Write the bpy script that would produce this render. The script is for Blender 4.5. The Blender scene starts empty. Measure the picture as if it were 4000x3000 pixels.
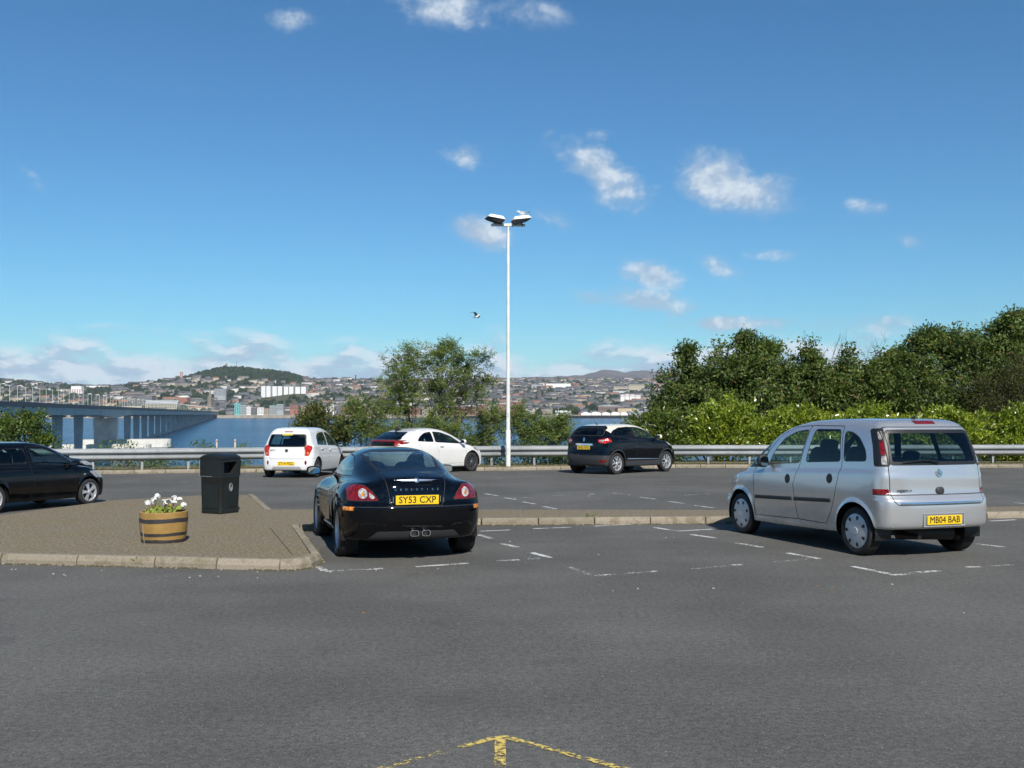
import bpy, math, random
import numpy as np
from mathutils import Matrix, Vector

# ------------------------------------------------------------------ camera, sky, sun, exposure
SC = bpy.context.scene
COL = SC.collection
EYE = 1.66            # eye height above the tarmac
SLOPE = 0.0225        # the car park falls gently towards the firth
WATER = -38.4         # water level below the car park
PITCH = math.atan(56 / 4000)

cam_data = bpy.data.cameras.new('camera')
cam_data.sensor_width = 36.0
cam_data.lens = 36.0
cam_data.clip_start = 0.1
cam_data.clip_end = 60000
cam = bpy.data.objects.new('camera', cam_data)
COL.objects.link(cam)
cam.location = (0, 0, EYE)
cam.rotation_euler = (math.pi / 2 + PITCH, 0, 0)
SC.camera = cam

SUN_AZ = math.radians(180 - 15)     # clockwise from +Y: behind the camera, a little to the right
SUN_EL = math.radians(41)
sun_dir = Vector((math.sin(SUN_AZ) * math.cos(SUN_EL), math.cos(SUN_AZ) * math.cos(SUN_EL), math.sin(SUN_EL)))
sun_data = bpy.data.lights.new('sun', 'SUN')
sun_data.energy = 4.8
sun_data.angle = math.radians(0.53)
sun_data.color = (1.0, 0.95, 0.87)
sun = bpy.data.objects.new('sun', sun_data)
COL.objects.link(sun)
sun.rotation_euler = (-sun_dir).to_track_quat('-Z', 'Y').to_euler()

SC.view_settings.view_transform = 'Standard'
SC.view_settings.look = 'None'
SC.view_settings.exposure = 0.25
SC.view_settings.gamma = 1.0
SC.view_settings.use_curve_mapping = False
SC.cycles.use_denoising = True
SC.cycles.use_adaptive_sampling = True
SC.cycles.adaptive_threshold = 0.02
SC.cycles.adaptive_min_samples = 12
SC.cycles.max_bounces = 8
SC.cycles.transparent_max_bounces = 16
SC.cycles.caustics_reflective = False
SC.cycles.caustics_refractive = False
SC.cycles.sample_clamp_indirect = 4.0


class NT:
    """small helper to write node trees"""
    def __init__(self, tree):
        self.t = tree
        tree.nodes.clear()

    def n(self, kind, **kw):
        nd = self.t.nodes.new(kind)
        for k, v in kw.items():
            if k == 'inp':
                for i, val in v.items():
                    s = nd.inputs[i]
                    if isinstance(val, bpy.types.NodeSocket):
                        self.t.links.new(val, s)
                    else:
                        s.default_value = val
            else:
                setattr(nd, k, v)
        return nd

    def m(self, op, a, b=None, c=None, clamp=False):
        nd = self.t.nodes.new('ShaderNodeMath')
        nd.operation = op
        nd.use_clamp = clamp
        for i, val in enumerate((a, b, c)):
            if val is None:
                continue
            if isinstance(val, bpy.types.NodeSocket):
                self.t.links.new(val, nd.inputs[i])
            else:
                nd.inputs[i].default_value = val
        return nd.outputs[0]

    def ss(self, x, lo, hi, a=0.0, b=1.0):
        nd = self.t.nodes.new('ShaderNodeMapRange')
        nd.interpolation_type = 'SMOOTHSTEP'
        for i, val in enumerate((x, lo, hi, a, b)):
            if isinstance(val, bpy.types.NodeSocket):
                self.t.links.new(val, nd.inputs[i])
            else:
                nd.inputs[i].default_value = val
        return nd.outputs[0]

    def mix(self, f, a, b, blend='MIX'):
        nd = self.t.nodes.new('ShaderNodeMix')
        nd.data_type = 'RGBA'
        nd.blend_type = blend
        for s, val in ((nd.inputs[0], f), (nd.inputs[6], a), (nd.inputs[7], b)):
            if isinstance(val, bpy.types.NodeSocket):
                self.t.links.new(val, s)
            else:
                if not isinstance(val, (int, float)) and len(val) == 3:
                    val = (*val, 1)
                s.default_value = val
        return nd.outputs[2]

    def noise(self, vec, scale, detail=3.0, rough=0.55, dim='3D', dist=0.0):
        nd = self.n('ShaderNodeTexNoise', noise_dimensions=dim)
        if vec is not None:
            self.t.links.new(vec, nd.inputs['Vector'])
        nd.inputs['Scale'].default_value = scale
        nd.inputs['Detail'].default_value = detail
        nd.inputs['Roughness'].default_value = rough
        nd.inputs['Distortion'].default_value = dist
        return nd.outputs[0]

    def link(self, a, b):
        self.t.links.new(a, b)


# ---- world: clear blue sky with a bank of cumulus low down and a few small clouds higher up
world = bpy.data.worlds.new('World')
SC.world = world
world.use_nodes = True
W = NT(world.node_tree)
sky = W.n('ShaderNodeTexSky', sky_type='NISHITA', sun_disc=False)
sky.sun_elevation = SUN_EL
sky.sun_rotation = SUN_AZ
sky.altitude = 40
sky.air_density = 1.0
sky.dust_density = 0.0
sky.ozone_density = 1.6
tc = W.n('ShaderNodeTexCoord')
sep = W.n('ShaderNodeSeparateXYZ', inp={0: tc.outputs['Generated']})
dx, dy, dz = sep.outputs
hyp = W.m('SQRT', W.m('ADD', W.m('MULTIPLY', dx, dx), W.m('MULTIPLY', dy, dy)))
EL = W.m('ARCTAN2', dz, hyp)                      # elevation, radians
AZ = W.m('ARCTAN2', dx, dy)                       # azimuth from +Y, radians
pc = W.n('ShaderNodeCombineXYZ', inp={0: AZ, 1: W.m('MULTIPLY', EL, 1.35), 2: 0.0}).outputs[0]
nn = W.noise(pc, 12.0, 5.0, 0.64, dim='2D')      # about 0.5
pc_up = W.n('ShaderNodeVectorMath', operation='ADD', inp={0: pc, 1: (0.006, 0.012, 0)}).outputs[0]
n_up = W.noise(pc_up, 12.0, 4.0, 0.64, dim='2D')
relief = W.m('SUBTRACT', nn, n_up)                # > 0 on the sides that face the light


def dir_of(px, py):
    v = (1500 - py) / 4000
    d = Vector(((px - 2000) / 4000, math.cos(PITCH) - v * math.sin(PITCH), math.sin(PITCH) + v * math.cos(PITCH)))
    return math.atan2(d.x, d.y), math.atan2(d.z, math.hypot(d.x, d.y))


# separate small clouds: centre, half size (in photo pixels), tilt, strength
CLOUDS = [(1105, 80, 95, 46, 0, .95), (1750, 20, 330, 62, -4, .95), (2370, 690, 205, 92, -32, 1.15), (2880, 735, 270, 82, -22, 1.1),
          (1830, 610, 110, 42, -18, .75), (1870, 910, 120, 50, -12, .95), (2190, 860, 95, 50, -30, .8), (2560, 1075, 105, 46, -12, 1.0),
          (2790, 1035, 120, 46, -28, .9), (3020, 990, 120, 30, -2, .8), (2280, 1160, 95, 46, -25, .85), (2530, 1185, 140, 48, -8, .85),
          (95, 660, 80, 36, -38, .7), (3370, 800, 90, 30, -15, .6), (2670, 900, 60, 36, 0, .6), (3520, 935, 70, 30, -20, .55),
          (2340, 530, 110, 34, 0, .6), (3200, 1270, 420, 34, 0, .7), (2950, 1265, 330, 26, 0, .8), (1810, 1020, 60, 24, 0, .5)]
best = None
for (px, py, rx, ry, tilt, st) in CLOUDS:
    a0, e0 = dir_of(px, py)
    ct, sn = math.cos(math.radians(tilt)), math.sin(math.radians(tilt))
    da = W.m('SUBTRACT', AZ, a0)
    de = W.m('SUBTRACT', EL, e0)
    u = W.m('DIVIDE', W.m('ADD', W.m('MULTIPLY', da, ct), W.m('MULTIPLY', de, sn)), rx / 4000)
    w = W.m('DIVIDE', W.m('SUBTRACT', W.m('MULTIPLY', de, ct), W.m('MULTIPLY', da, sn)), ry / 4000)
    r2 = W.m('ADD', W.m('MULTIPLY', u, u), W.m('MULTIPLY', w, w))
    g = W.m('MULTIPLY', W.m('POWER', 2.718, W.m('MULTIPLY', r2, -0.8)), st)
    best = g if best is None else W.m('MAXIMUM', best, g)
# the rest of the sky, away from the view, has the same kind of scattered small clouds
n_cov = W.noise(pc, 3.1, 1.0, 0.5, dim='2D')
away = W.ss(W.m('ABSOLUTE', AZ), 0.62, 0.95)
scat = W.m('MULTIPLY', W.m('MULTIPLY', W.ss(n_cov, 0.58, 0.72), away), 0.85)
best = W.m('MAXIMUM', best, scat)
d_small = W.ss(W.m('ADD', best, W.m('MULTIPLY', W.m('SUBTRACT', nn, 0.5), 2.6)), 0.22, 1.30)
d_small = W.m('MULTIPLY', d_small, W.ss(best, 0.06, 0.34))
# low bank of cumulus all round the horizon, its ragged top at 3 to 5 degrees
pcb = W.n('ShaderNodeCombineXYZ', inp={0: AZ, 1: W.m('MULTIPLY', EL, 2.6), 2: 3.7}).outputs[0]
nb1 = W.noise(pcb, 14.0, 5.0, 0.62, dim='2D')
nb_lo = W.noise(W.n('ShaderNodeCombineXYZ', inp={0: AZ, 1: 0.0, 2: 1.3}).outputs[0], 5.5, 1.0, 0.5, dim='2D')
top = W.m('ADD', 0.060, W.m('MULTIPLY', W.m('SUBTRACT', nb_lo, 0.5), 0.040))
edge = W.m('DIVIDE', W.m('SUBTRACT', top, EL), 0.013)
d_bank = W.ss(W.m('ADD', edge, W.m('MULTIPLY', W.m('SUBTRACT', nb1, 0.5), 6.0)), 0.0, 2.4)
holes = W.ss(W.noise(pcb, 19.0, 2.0, 0.5, dim='2D'), 0.28, 0.44, 0.70, 1.0)
d_bank = W.m('MULTIPLY', W.m('MULTIPLY', d_bank, holes), W.ss(EL, -0.01, 0.012, 0.75, 1.0))
pcb_up = W.n('ShaderNodeVectorMath', operation='ADD', inp={0: pcb, 1: (0.006, 0.022, 0)}).outputs[0]
relief_b = W.m('SUBTRACT', nb1, W.noise(pcb_up, 14.0, 4.0, 0.62, dim='2D'))
lit_s = W.ss(W.m('ADD', W.m('MULTIPLY', relief, 3.2), W.m('MULTIPLY', d_small, 0.42)), 0.05, 0.85)
lit_b = W.ss(W.m('ADD', W.m('MULTIPLY', relief_b, 3.6), W.ss(edge, 0.0, 4.5, 0.46, 0.14)), 0.0, 0.66)
CW, CG = (7.4, 8.2, 9.0, 1), (4.0, 5.5, 7.3, 1)
col_s = W.mix(lit_s, (4.3, 5.5, 7.0, 1), CW)
col_b = W.mix(lit_b, CG, (7.7, 8.6, 9.5, 1))
skc = W.mix(1.0, sky.outputs[0], (0.40, 0.785, 1.04, 1), 'MULTIPLY')
c1 = W.mix(W.m('MULTIPLY', d_bank, 0.92), skc, col_b)
c2 = W.mix(W.m('MULTIPLY', d_small, 0.92), c1, col_s)
bg = W.n('ShaderNodeBackground', inp={0: c2, 1: 0.083})
world.cycles.sampling_method = 'MANUAL'
world.cycles.sample_map_resolution = 256
wo = W.n('ShaderNodeOutputWorld', inp={0: bg.outputs[0]})

# ------------------------------------------------------------------ small helpers
R = math.radians
rng = np.random.default_rng(7)
random.seed(7)


def ray(px, py):
    v = (1500 - py) / 4000
    return Vector(((px - 2000) / 4000, math.cos(PITCH) - v * math.sin(PITCH), math.sin(PITCH) + v * math.cos(PITCH)))


def GP(px, py, lift=0.0):
    """where the line of sight through photo pixel px, py meets the tarmac"""
    d = ray(px, py)
    t = (EYE - lift) / (-SLOPE * d.y - d.z)
    return (t * d.x, t * d.y)


def PD(px, py, dist):
    """world point seen at photo pixel px, py at the given distance north"""
    d = ray(px, py)
    t = dist / d.y
    return Vector((t * d.x, dist, EYE + t * d.z))


def gz(y):
    return -SLOPE * y


def tag(o, label=None, cat=None, group=None, kind=None):
    if label:
        o['label'] = label
    if cat:
        o['category'] = cat
    if group:
        o['group'] = group
    if kind:
        o['kind'] = kind
    return o


def empty(name, loc=(0, 0, 0), rz=0.0):
    o = bpy.data.objects.new(name, None)
    COL.objects.link(o)
    o.location = loc
    o.rotation_euler = (0, 0, rz)
    o.empty_display_size = 0.2
    return o


def link(name, me, parent=None):
    o = bpy.data.objects.new(name, me)
    COL.objects.link(o)
    if parent is not None:
        o.parent = parent
    return o


def np_mesh(name, V, faces_flat, n_per, mats, smooth=False, normals=None, mat_idx=None, attr=None):
    """fast mesh from numpy; faces all have n_per corners"""
    V = np.asarray(V, np.float32).reshape(-1, 3)
    Fc = np.asarray(faces_flat, np.int32).reshape(-1, n_per)
    me = bpy.data.meshes.new(name)
    me.vertices.add(len(V))
    me.vertices.foreach_set('co', V.ravel())
    me.loops.add(Fc.size)
    me.loops.foreach_set('vertex_index', Fc.ravel())
    me.polygons.add(len(Fc))
    me.polygons.foreach_set('loop_start', np.arange(0, Fc.size, n_per, dtype=np.int32))
    if mat_idx is not None:
        me.polygons.foreach_set('material_index', np.asarray(mat_idx, np.int32))
    me.update(calc_edges=True)
    if smooth:
        me.polygons.foreach_set('use_smooth', np.ones(len(Fc), bool))
    for m in (mats if isinstance(mats, (list, tuple)) else [mats]):
        me.materials.append(m)
    if attr is not None:
        a = me.attributes.new('var', 'FLOAT', 'POINT')
        a.data.foreach_set('value', np.asarray(attr, np.float32))
    if normals is not None:
        me.normals_split_custom_set_from_vertices(np.asarray(normals, np.float32))
    return me


class MB:
    """collects boxes, prisms, tubes and lathes into one mesh"""
    def __init__(self):
        self.v, self.f, self.mi = [], [], []
        self.M = None

    def add(self, vs, fs, mi=0):
        b = len(self.v)
        if self.M is not None:
            vs = [tuple(self.M @ Vector(p)) for p in vs]
        self.v += [tuple(p) for p in vs]
        self.f += [[b + i for i in f] for f in fs]
        self.mi += [mi] * len(fs)
        return self

    def box(self, c, s, mi=0, rz=0.0):
        x, y, z = c
        a, b, h = s[0] / 2, s[1] / 2, s[2] / 2
        co, si = math.cos(rz), math.sin(rz)
        vs = []
        for k in (-h, h):
            for (p, q) in ((-a, -b), (a, -b), (a, b), (-a, b)):
                vs.append((x + p * co - q * si, y + p * si + q * co, z + k))
        return self.add(vs, [(3, 2, 1, 0), (4, 5, 6, 7), (0, 1, 5, 4), (1, 2, 6, 5), (2, 3, 7, 6), (3, 0, 4, 7)], mi)

    def cbox(self, c, s, ch, mi=0, rz=0.0):
        """box with chamfered edges"""
        x, y, z = c
        a, b, h = s[0] / 2, s[1] / 2, s[2] / 2
        co, si = math.cos(rz), math.sin(rz)
        def ring(p, q, zz, cc):
            pts = [(-p + cc, -q), (p - cc, -q), (p, -q + cc), (p, q - cc), (p - cc, q), (-p + cc, q), (-p, q - cc), (-p, -q + cc)]
            return [(x + u * co - w * si, y + u * si + w * co, z + zz) for u, w in pts]
        rings = [ring(a - ch, b - ch, -h, ch * .6), ring(a, b, -h + ch, ch), ring(a, b, h - ch, ch), ring(a - ch, b - ch, h, ch * .6)]
        vs = sum(rings, [])
        fs = [list(range(7, -1, -1)), list(range(24, 32))]
        for k in range(3):
            for i in range(8):
                j = (i + 1) % 8
                fs.append((k * 8 + i, k * 8 + j, k * 8 + 8 + j, k * 8 + 8 + i))
        return self.add(vs, fs, mi)

    def prism(self, poly, z0, z1, mi=0):
        """polygon (ccw, xy) extruded from z0 to z1; z0, z1 numbers or functions of (x, y)"""
        n = len(poly)
        f0 = z0 if callable(z0) else (lambda x, y: z0)
        f1 = z1 if callable(z1) else (lambda x, y: z1)
        vs = [(p[0], p[1], f0(*p)) for p in poly] + [(p[0], p[1], f1(*p)) for p in poly]
        fs = [list(range(n - 1, -1, -1)), list(range(n, 2 * n))]
        for i in range(n):
            j = (i + 1) % n
            fs.append((i, j, n + j, n + i))
        return self.add(vs, fs, mi)

    def tube(self, pts, rad, n=8, mi=0, cap=True):
        pts = [Vector(p) for p in pts]
        rad = rad if isinstance(rad, (list, tuple)) else [rad] * len(pts)
        vs, fs = [], []
        up = Vector((0, 0, 1))
        for i, p in enumerate(pts):
            d = (pts[min(i + 1, len(pts) - 1)] - pts[max(i - 1, 0)])
            d = d.normalized() if d.length > 1e-9 else Vector((0, 0, 1))
            a = d.cross(up)
            if a.length < 1e-3:
                a = d.cross(Vector((1, 0, 0)))
            a.normalize()
            b = a.cross(d)
            for k in range(n):
                t = 2 * math.pi * k / n
                vs.append(p + (a * math.cos(t) + b * math.sin(t)) * rad[i])
        for i in range(len(pts) - 1):
            for k in range(n):
                j = (k + 1) % n
                fs.append((i * n + k, i * n + j, (i + 1) * n + j, (i + 1) * n + k))
        if cap:
            fs.append(list(range(n - 1, -1, -1)))
            fs.append([(len(pts) - 1) * n + k for k in range(n)])
        return self.add(vs, fs, mi)

    def lathe(self, prof, n=24, axis='z', c=(0, 0, 0), mi=0):
        """prof: list of (r, h); revolve round an axis through c"""
        vs, fs = [], []
        for r, h in prof:
            for k in range(n):
                t = 2 * math.pi * k / n
                p, q = r * math.cos(t), r * math.sin(t)
                v = {'z': (p, q, h), 'y': (p, h, -q), 'x': (h, p, q)}[axis]
                vs.append((c[0] + v[0], c[1] + v[1], c[2] + v[2]))
        for i in range(len(prof) - 1):
            for k in range(n):
                j = (k + 1) % n
                fs.append((i * n + k, i * n + j, (i + 1) * n + j, (i + 1) * n + k))
        return self.add(vs, fs, mi)

    def mesh(self, name, mats, smooth=False, angle=None):
        me = bpy.data.meshes.new(name)
        me.from_pydata(self.v, [], self.f)
        for m in (mats if isinstance(mats, (list, tuple)) else [mats]):
            me.materials.append(m)
        me.polygons.foreach_set('material_index', np.array(self.mi, np.int32))
        if smooth:
            me.polygons.foreach_set('use_smooth', np.ones(len(self.f), bool))
            if angle is not None:
                me.set_sharp_from_angle(angle=math.radians(angle))
        me.update()
        return me

    def build(self, name, mats, parent=None, smooth=False, angle=35):
        return link(name, self.mesh(name, mats, smooth, angle), parent)


# ------------------------------------------------------------------ materials
MATS = {}


def pmat(name, col, rough=0.5, metal=0.0, spec=0.5, coat=0.0, emit=None, var=0.0, vscale=4.0, bump=0.0, bscale=60.0, coords='Object'):
    """Principled material with a little procedural colour variation and fine relief"""
    if name in MATS:
        return MATS[name]
    m = bpy.data.materials.new(name)
    m.use_nodes = True
    N = NT(m.node_tree)
    b = N.n('ShaderNodeBsdfPrincipled')
    out = N.n('ShaderNodeOutputMaterial', inp={0: b.outputs[0]})
    b.inputs['Base Color'].default_value = (*col, 1)
    b.inputs['Roughness'].default_value = rough
    b.inputs['Metallic'].default_value = metal
    b.inputs['Specular IOR Level'].default_value = spec
    b.inputs['Coat Weight'].default_value = coat
    b.inputs['Coat Roughness'].default_value = 0.03
    if emit:
        b.inputs['Emission Color'].default_value = (*emit[0], 1)
        b.inputs['Emission Strength'].default_value = emit[1]
    tcn = N.n('ShaderNodeTexCoord')
    if var > 0:
        nz = N.noise(tcn.outputs[coords], vscale, 5.0, 0.6)
        lo = tuple(c * (1 - var) for c in col)
        hi = tuple(min(c * (1 + var), 0.95) for c in col)
        N.link(N.mix(N.ss(nz, 0.25, 0.75), lo, hi), b.inputs['Base Color'])
    if bump > 0:
        bp = N.n('ShaderNodeBump', inp={'Strength': bump, 'Distance': 0.02, 'Height': N.noise(tcn.outputs[coords], bscale, 4.0, 0.6)})
        N.link(bp.outputs[0], b.inputs['Normal'])
    MATS[name] = m
    return m


def node_mat(name):
    m = bpy.data.materials.new(name)
    m.use_nodes = True
    N = NT(m.node_tree)
    b = N.n('ShaderNodeBsdfPrincipled')
    N.n('ShaderNodeOutputMaterial', inp={0: b.outputs[0]})
    g = N.n('ShaderNodeNewGeometry')
    MATS[name] = m
    return m, N, b, g.outputs['Position']
# ------------------------------------------------------------------ ground materials
def make_asphalt():
    m, N, b, pos = node_mat('asphalt')
    sc = N.n('ShaderNodeVectorMath', operation='MULTIPLY', inp={0: pos, 1: (1, 1, 0)}).outputs[0]
    big = N.noise(sc, 0.35, 4.0, 0.6)
    st = N.n('ShaderNodeVectorMath', operation='MULTIPLY', inp={0: sc, 1: (0.25, 1.6, 0)}).outputs[0]
    streak = N.noise(st, 1.2, 4.0, 0.6)
    fine = N.noise(sc, 75.0, 3.0, 0.65)
    mid = N.noise(sc, 22.0, 3.0, 0.6)
    vo = N.n('ShaderNodeTexVoronoi', inp={'Vector': sc, 'Scale': 44.0})
    chip = N.ss(vo.outputs['Distance'], 0.10, 0.30, 1.0, 0.0)
    sepc = N.n('ShaderNodeSeparateColor', inp={0: vo.outputs['Color']})
    chip = N.m('MULTIPLY', chip, N.ss(sepc.outputs[0], 0.80, 0.95))
    base = N.mix(N.ss(N.m('ADD', N.m('MULTIPLY', big, .84), N.m('MULTIPLY', streak, .16)), 0.36, 0.64), (0.095, 0.092, 0.083), (0.130, 0.126, 0.114))
    f = N.m('ADD', N.m('MULTIPLY', fine, .65), N.m('MULTIPLY', mid, .35))
    base = N.mix(N.ss(f, 0.36, 0.64), N.mix(1.0, base, (0.55, 0.55, 0.56), 'MULTIPLY'), N.mix(1.0, base, (1.34, 1.34, 1.33), 'MULTIPLY'))
    base = N.mix(N.m('MULTIPLY', chip, 0.75), base, (0.34, 0.35, 0.33))
    # dark damp patches and oil drips
    oil = N.ss(N.noise(sc, 1.1, 3.0, 0.5), 0.63, 0.72)
    base = N.mix(N.m('MULTIPLY', oil, 0.30), base, (0.045, 0.045, 0.045))
    N.link(base, b.inputs['Base Color'])
    b.inputs['Roughness'].default_value = 0.85
    b.inputs['Specular IOR Level'].default_value = 0.3
    bp = N.n('ShaderNodeBump', inp={'Strength': 0.9, 'Distance': 0.006, 'Height': N.m('ADD', fine, N.m('MULTIPLY', chip, .6))})
    N.link(bp.outputs[0], b.inputs['Normal'])
    return m


def make_paving():
    m, N, b, pos = node_mat('brown_paving')
    sc = N.n('ShaderNodeVectorMath', operation='MULTIPLY', inp={0: pos, 1: (1, 1, 0)}).outputs[0]
    br = N.n('ShaderNodeTexBrick', inp={'Vector': sc, 'Color1': (0.175, 0.145, 0.098, 1), 'Color2': (0.23, 0.195, 0.132, 1), 'Mortar': (0.11, 0.10, 0.05, 1),
                                        'Scale': 1.0, 'Mortar Size': 0.008, 'Brick Width': 0.2, 'Row Height': 0.1, 'Mortar Smooth': 0.4})
    fine = N.noise(sc, 24.0, 5.0, 0.75)
    big = N.noise(sc, 0.9, 4.0, 0.6)
    base = N.mix(0.68, br.outputs[0], N.mix(N.ss(fine, .36, .64), (0.080, 0.066, 0.046), (0.34, 0.285, 0.20)))
    moss = N.m('MULTIPLY', N.ss(big, 0.46, 0.72), N.ss(N.noise(sc, 14.0, 3.0, 0.6), 0.42, 0.66))
    base = N.mix(N.m('MULTIPLY', moss, 0.65), base, (0.20, 0.16, 0.05))
    N.link(base, b.inputs['Base Color'])
    b.inputs['Roughness'].default_value = 0.9
    b.inputs['Specular IOR Level'].default_value = 0.2
    bp = N.n('ShaderNodeBump', inp={'Strength': 0.8, 'Distance': 0.012, 'Height': N.m('ADD', fine, N.m('MULTIPLY', br.outputs['Fac'], -1.0))})
    N.link(bp.outputs[0], b.inputs['Normal'])
    return m


def make_kerb():
    m, N, b, pos = node_mat('kerb_concrete')
    oi = N.n('ShaderNodeObjectInfo')
    fine = N.noise(pos, 60.0, 4.0, 0.65)
    mid = N.noise(pos, 7.0, 4.0, 0.6)
    # dirt gathers irregularly over the stones
    tint = N.mix(oi.outputs['Random'], (0.275, 0.24, 0.185), (0.35, 0.30, 0.235))
    base = N.mix(N.ss(fine, .3, .7), N.mix(1.0, tint, (0.72, 0.72, 0.7), 'MULTIPLY'), tint)
    base = N.mix(N.m('MULTIPLY', N.ss(mid, 0.46, 0.66), 0.65), base, (0.15, 0.13, 0.08))
    N.link(base, b.inputs['Base Color'])
    b.inputs['Roughness'].default_value = 0.9
    b.inputs['Specular IOR Level'].default_value = 0.2
    bp = N.n('ShaderNodeBump', inp={'Strength': 0.6, 'Distance': 0.008, 'Height': fine})
    N.link(bp.outputs[0], b.inputs['Normal'])
    return m


def make_soil():
    m, N, b, pos = node_mat('dry_verge')
    fine = N.noise(pos, 26.0, 4.0, 0.65)
    mid = N.noise(pos, 2.4, 4.0, 0.6)
    base = N.mix(N.ss(fine, .3, .7), (0.10, 0.085, 0.05), (0.26, 0.215, 0.13))
    base = N.mix(N.m('MULTIPLY', N.ss(mid, 0.42, 0.62), 0.75), base, (0.10, 0.115, 0.03))
    N.link(base, b.inputs['Base Color'])
    b.inputs['Roughness'].default_value = 0.95
    bp = N.n('ShaderNodeBump', inp={'Strength': 1.0, 'Distance': 0.03, 'Height': fine})
    N.link(bp.outputs[0], b.inputs['Normal'])
    return m


def make_paint(name, col, wear):
    m, N, b, pos = node_mat(name)
    f1 = N.noise(pos, 34.0, 4.0, 0.7)
    f2 = N.noise(pos, 4.0, 3.0, 0.6)
    keep = N.ss(N.m('ADD', N.m('MULTIPLY', f1, .62), N.m('MULTIPLY', f2, .38)), wear, wear + 0.05)
    N.link(N.mix(N.ss(f1, .3, .7), tuple(c * .78 for c in col), col), b.inputs['Base Color'])
    b.inputs['Roughness'].default_value = 0.7
    N.link(keep, b.inputs['Alpha'])
    return m


M_ASPH, M_PAVE, M_KERB, M_SOIL = make_asphalt(), make_paving(), make_kerb(), make_soil()
M_WHITE_LINE = make_paint('worn_white_line', (0.66, 0.66, 0.62), 0.45)
M_WHITE_FAINT = make_paint('faint_white_line', (0.6, 0.6, 0.57), 0.525)
M_YELLOW_LINE = make_paint('worn_yellow_line', (0.66, 0.50, 0.13), 0.495)

# ------------------------------------------------------------------ tarmac, island, kerbs
FAR_KERB = [GP(-900, 1868), GP(400, 1852), GP(1000, 1845), GP(2000, 1838), GP(2640, 1828), GP(3900, 1827), GP(5200, 1826)]
FK = [(-40.0, 29.5)] + FAR_KERB[1:] + [(60.0, 37.2)]


def fk_y(x):
    return float(np.interp(x, [p[0] for p in FK], [p[1] for p in FK]))


def sheet(name, xs, y0, y1, lift, mat, ny=2):
    """ground sheet over columns xs between functions y0(x) and y1(x)"""
    V, Fc = [], []
    for x in xs:
        for k in range(ny):
            y = y0(x) + (y1(x) - y0(x)) * k / (ny - 1)
            V.append((x, y, gz(y) + lift))
    for i in range(len(xs) - 1):
        for k in range(ny - 1):
            a = i * ny + k
            Fc.append((a, a + ny, a + ny + 1, a + 1))
    return link(name, np_mesh(name, V, Fc, 4, mat))


xs = [-60.0] + [p[0] for p in FK] + [80.0]
car_park = sheet('car_park', sorted(xs), lambda x: -70.0, lambda x: fk_y(x) + 0.02, 0.0, M_ASPH)
tag(car_park, 'worn grey tarmac of the sloping car park', 'tarmac', kind='structure')

ISL_FRONT = [GP(-1500, 2180), GP(-500, 2194), GP(0, 2203), GP(600, 2217), GP(1090, 2229), GP(1150, 2228), GP(1215, 2219), GP(1258, 2199), GP(1172, 2079)]
STRIP_FRONT = [GP(1172, 2079), GP(1881, 2053), GP(2758, 2046), GP(3857, 2026), GP(5200, 2003)]
STRIP_BACK = [GP(5200, 1962, .1), GP(2900, 1991, .1), GP(1061, 1989, .1)]
ISL_BACK = [GP(1061, 1989, .1), GP(993, 1932, .1), GP(787, 1934, .1), GP(441, 1954, .1), GP(0, 2012, .1), GP(-1500, 2130, .1)]


def inset_line(pts, d):
    """move a polyline to its left by d"""
    out = []
    for i, p in enumerate(pts):
        a, c = pts[max(i - 1, 0)], pts[min(i + 1, len(pts) - 1)]
        t = Vector((c[0] - a[0], c[1] - a[1])).normalized()
        out.append((p[0] - t.y * d, p[1] + t.x * d))
    return out


isl_poly = inset_line(ISL_FRONT, 0.12)[:-1] + inset_line(STRIP_FRONT, 0.12)[0:] + inset_line(STRIP_BACK, 0.0) + ISL_BACK[1:]
pv = MB()
pv.prism(isl_poly, lambda x, y: gz(y) - 0.05, lambda x, y: gz(y) + 0.098)
paving = pv.build('pavement', M_PAVE)
tag(paving, 'brown block paved island and strip with moss in the joints', 'paving', kind='structure')
# one deeper joint line runs along the paving near its kerbed edge
jn = MB()
p0, p1 = GP(1055, 2062, .1), GP(1140, 2164, .1)
jn.tube([(p0[0], p0[1], gz(p0[1]) + .0985), (p1[0], p1[1], gz(p1[1]) + .0985)], 0.006, 6)
jn.build('joint', pmat('joint_dark', (0.05, 0.045, 0.03), 0.95), paving)

STONE = {}


def kerb_stone_mesh(length, height, batter):
    key = (round(length, 2), height, batter)
    if key not in STONE:
        L = key[0]
        prof = [(0.0, -0.12), (0.0, height * .45), (batter, height - .012), (batter + .014, height), (0.125, height), (0.125, -0.12)]
        n = len(prof)
        g = 0.007
        vs = []
        for x, sh in ((g, .006), (g + .008, 0), (L - g - .008, 0), (L - g, .006)):
            for (y, z) in prof:
                vs.append((x, y + (sh if y < .06 else -sh), z - (sh if z > 0 else 0)))
        fs = [list(range(n - 1, -1, -1)), list(range(3 * n, 4 * n))]
        for k in range(3):
            for i in range(n):
                j = (i + 1) % n
                fs.append((k * n + i, k * n + j, (k + 1) * n + j, (k + 1) * n + i))
        mb = MB().add(vs, fs)
        STONE[key] = mb.mesh('kerb_stone', M_KERB)
    return STONE[key]


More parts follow.
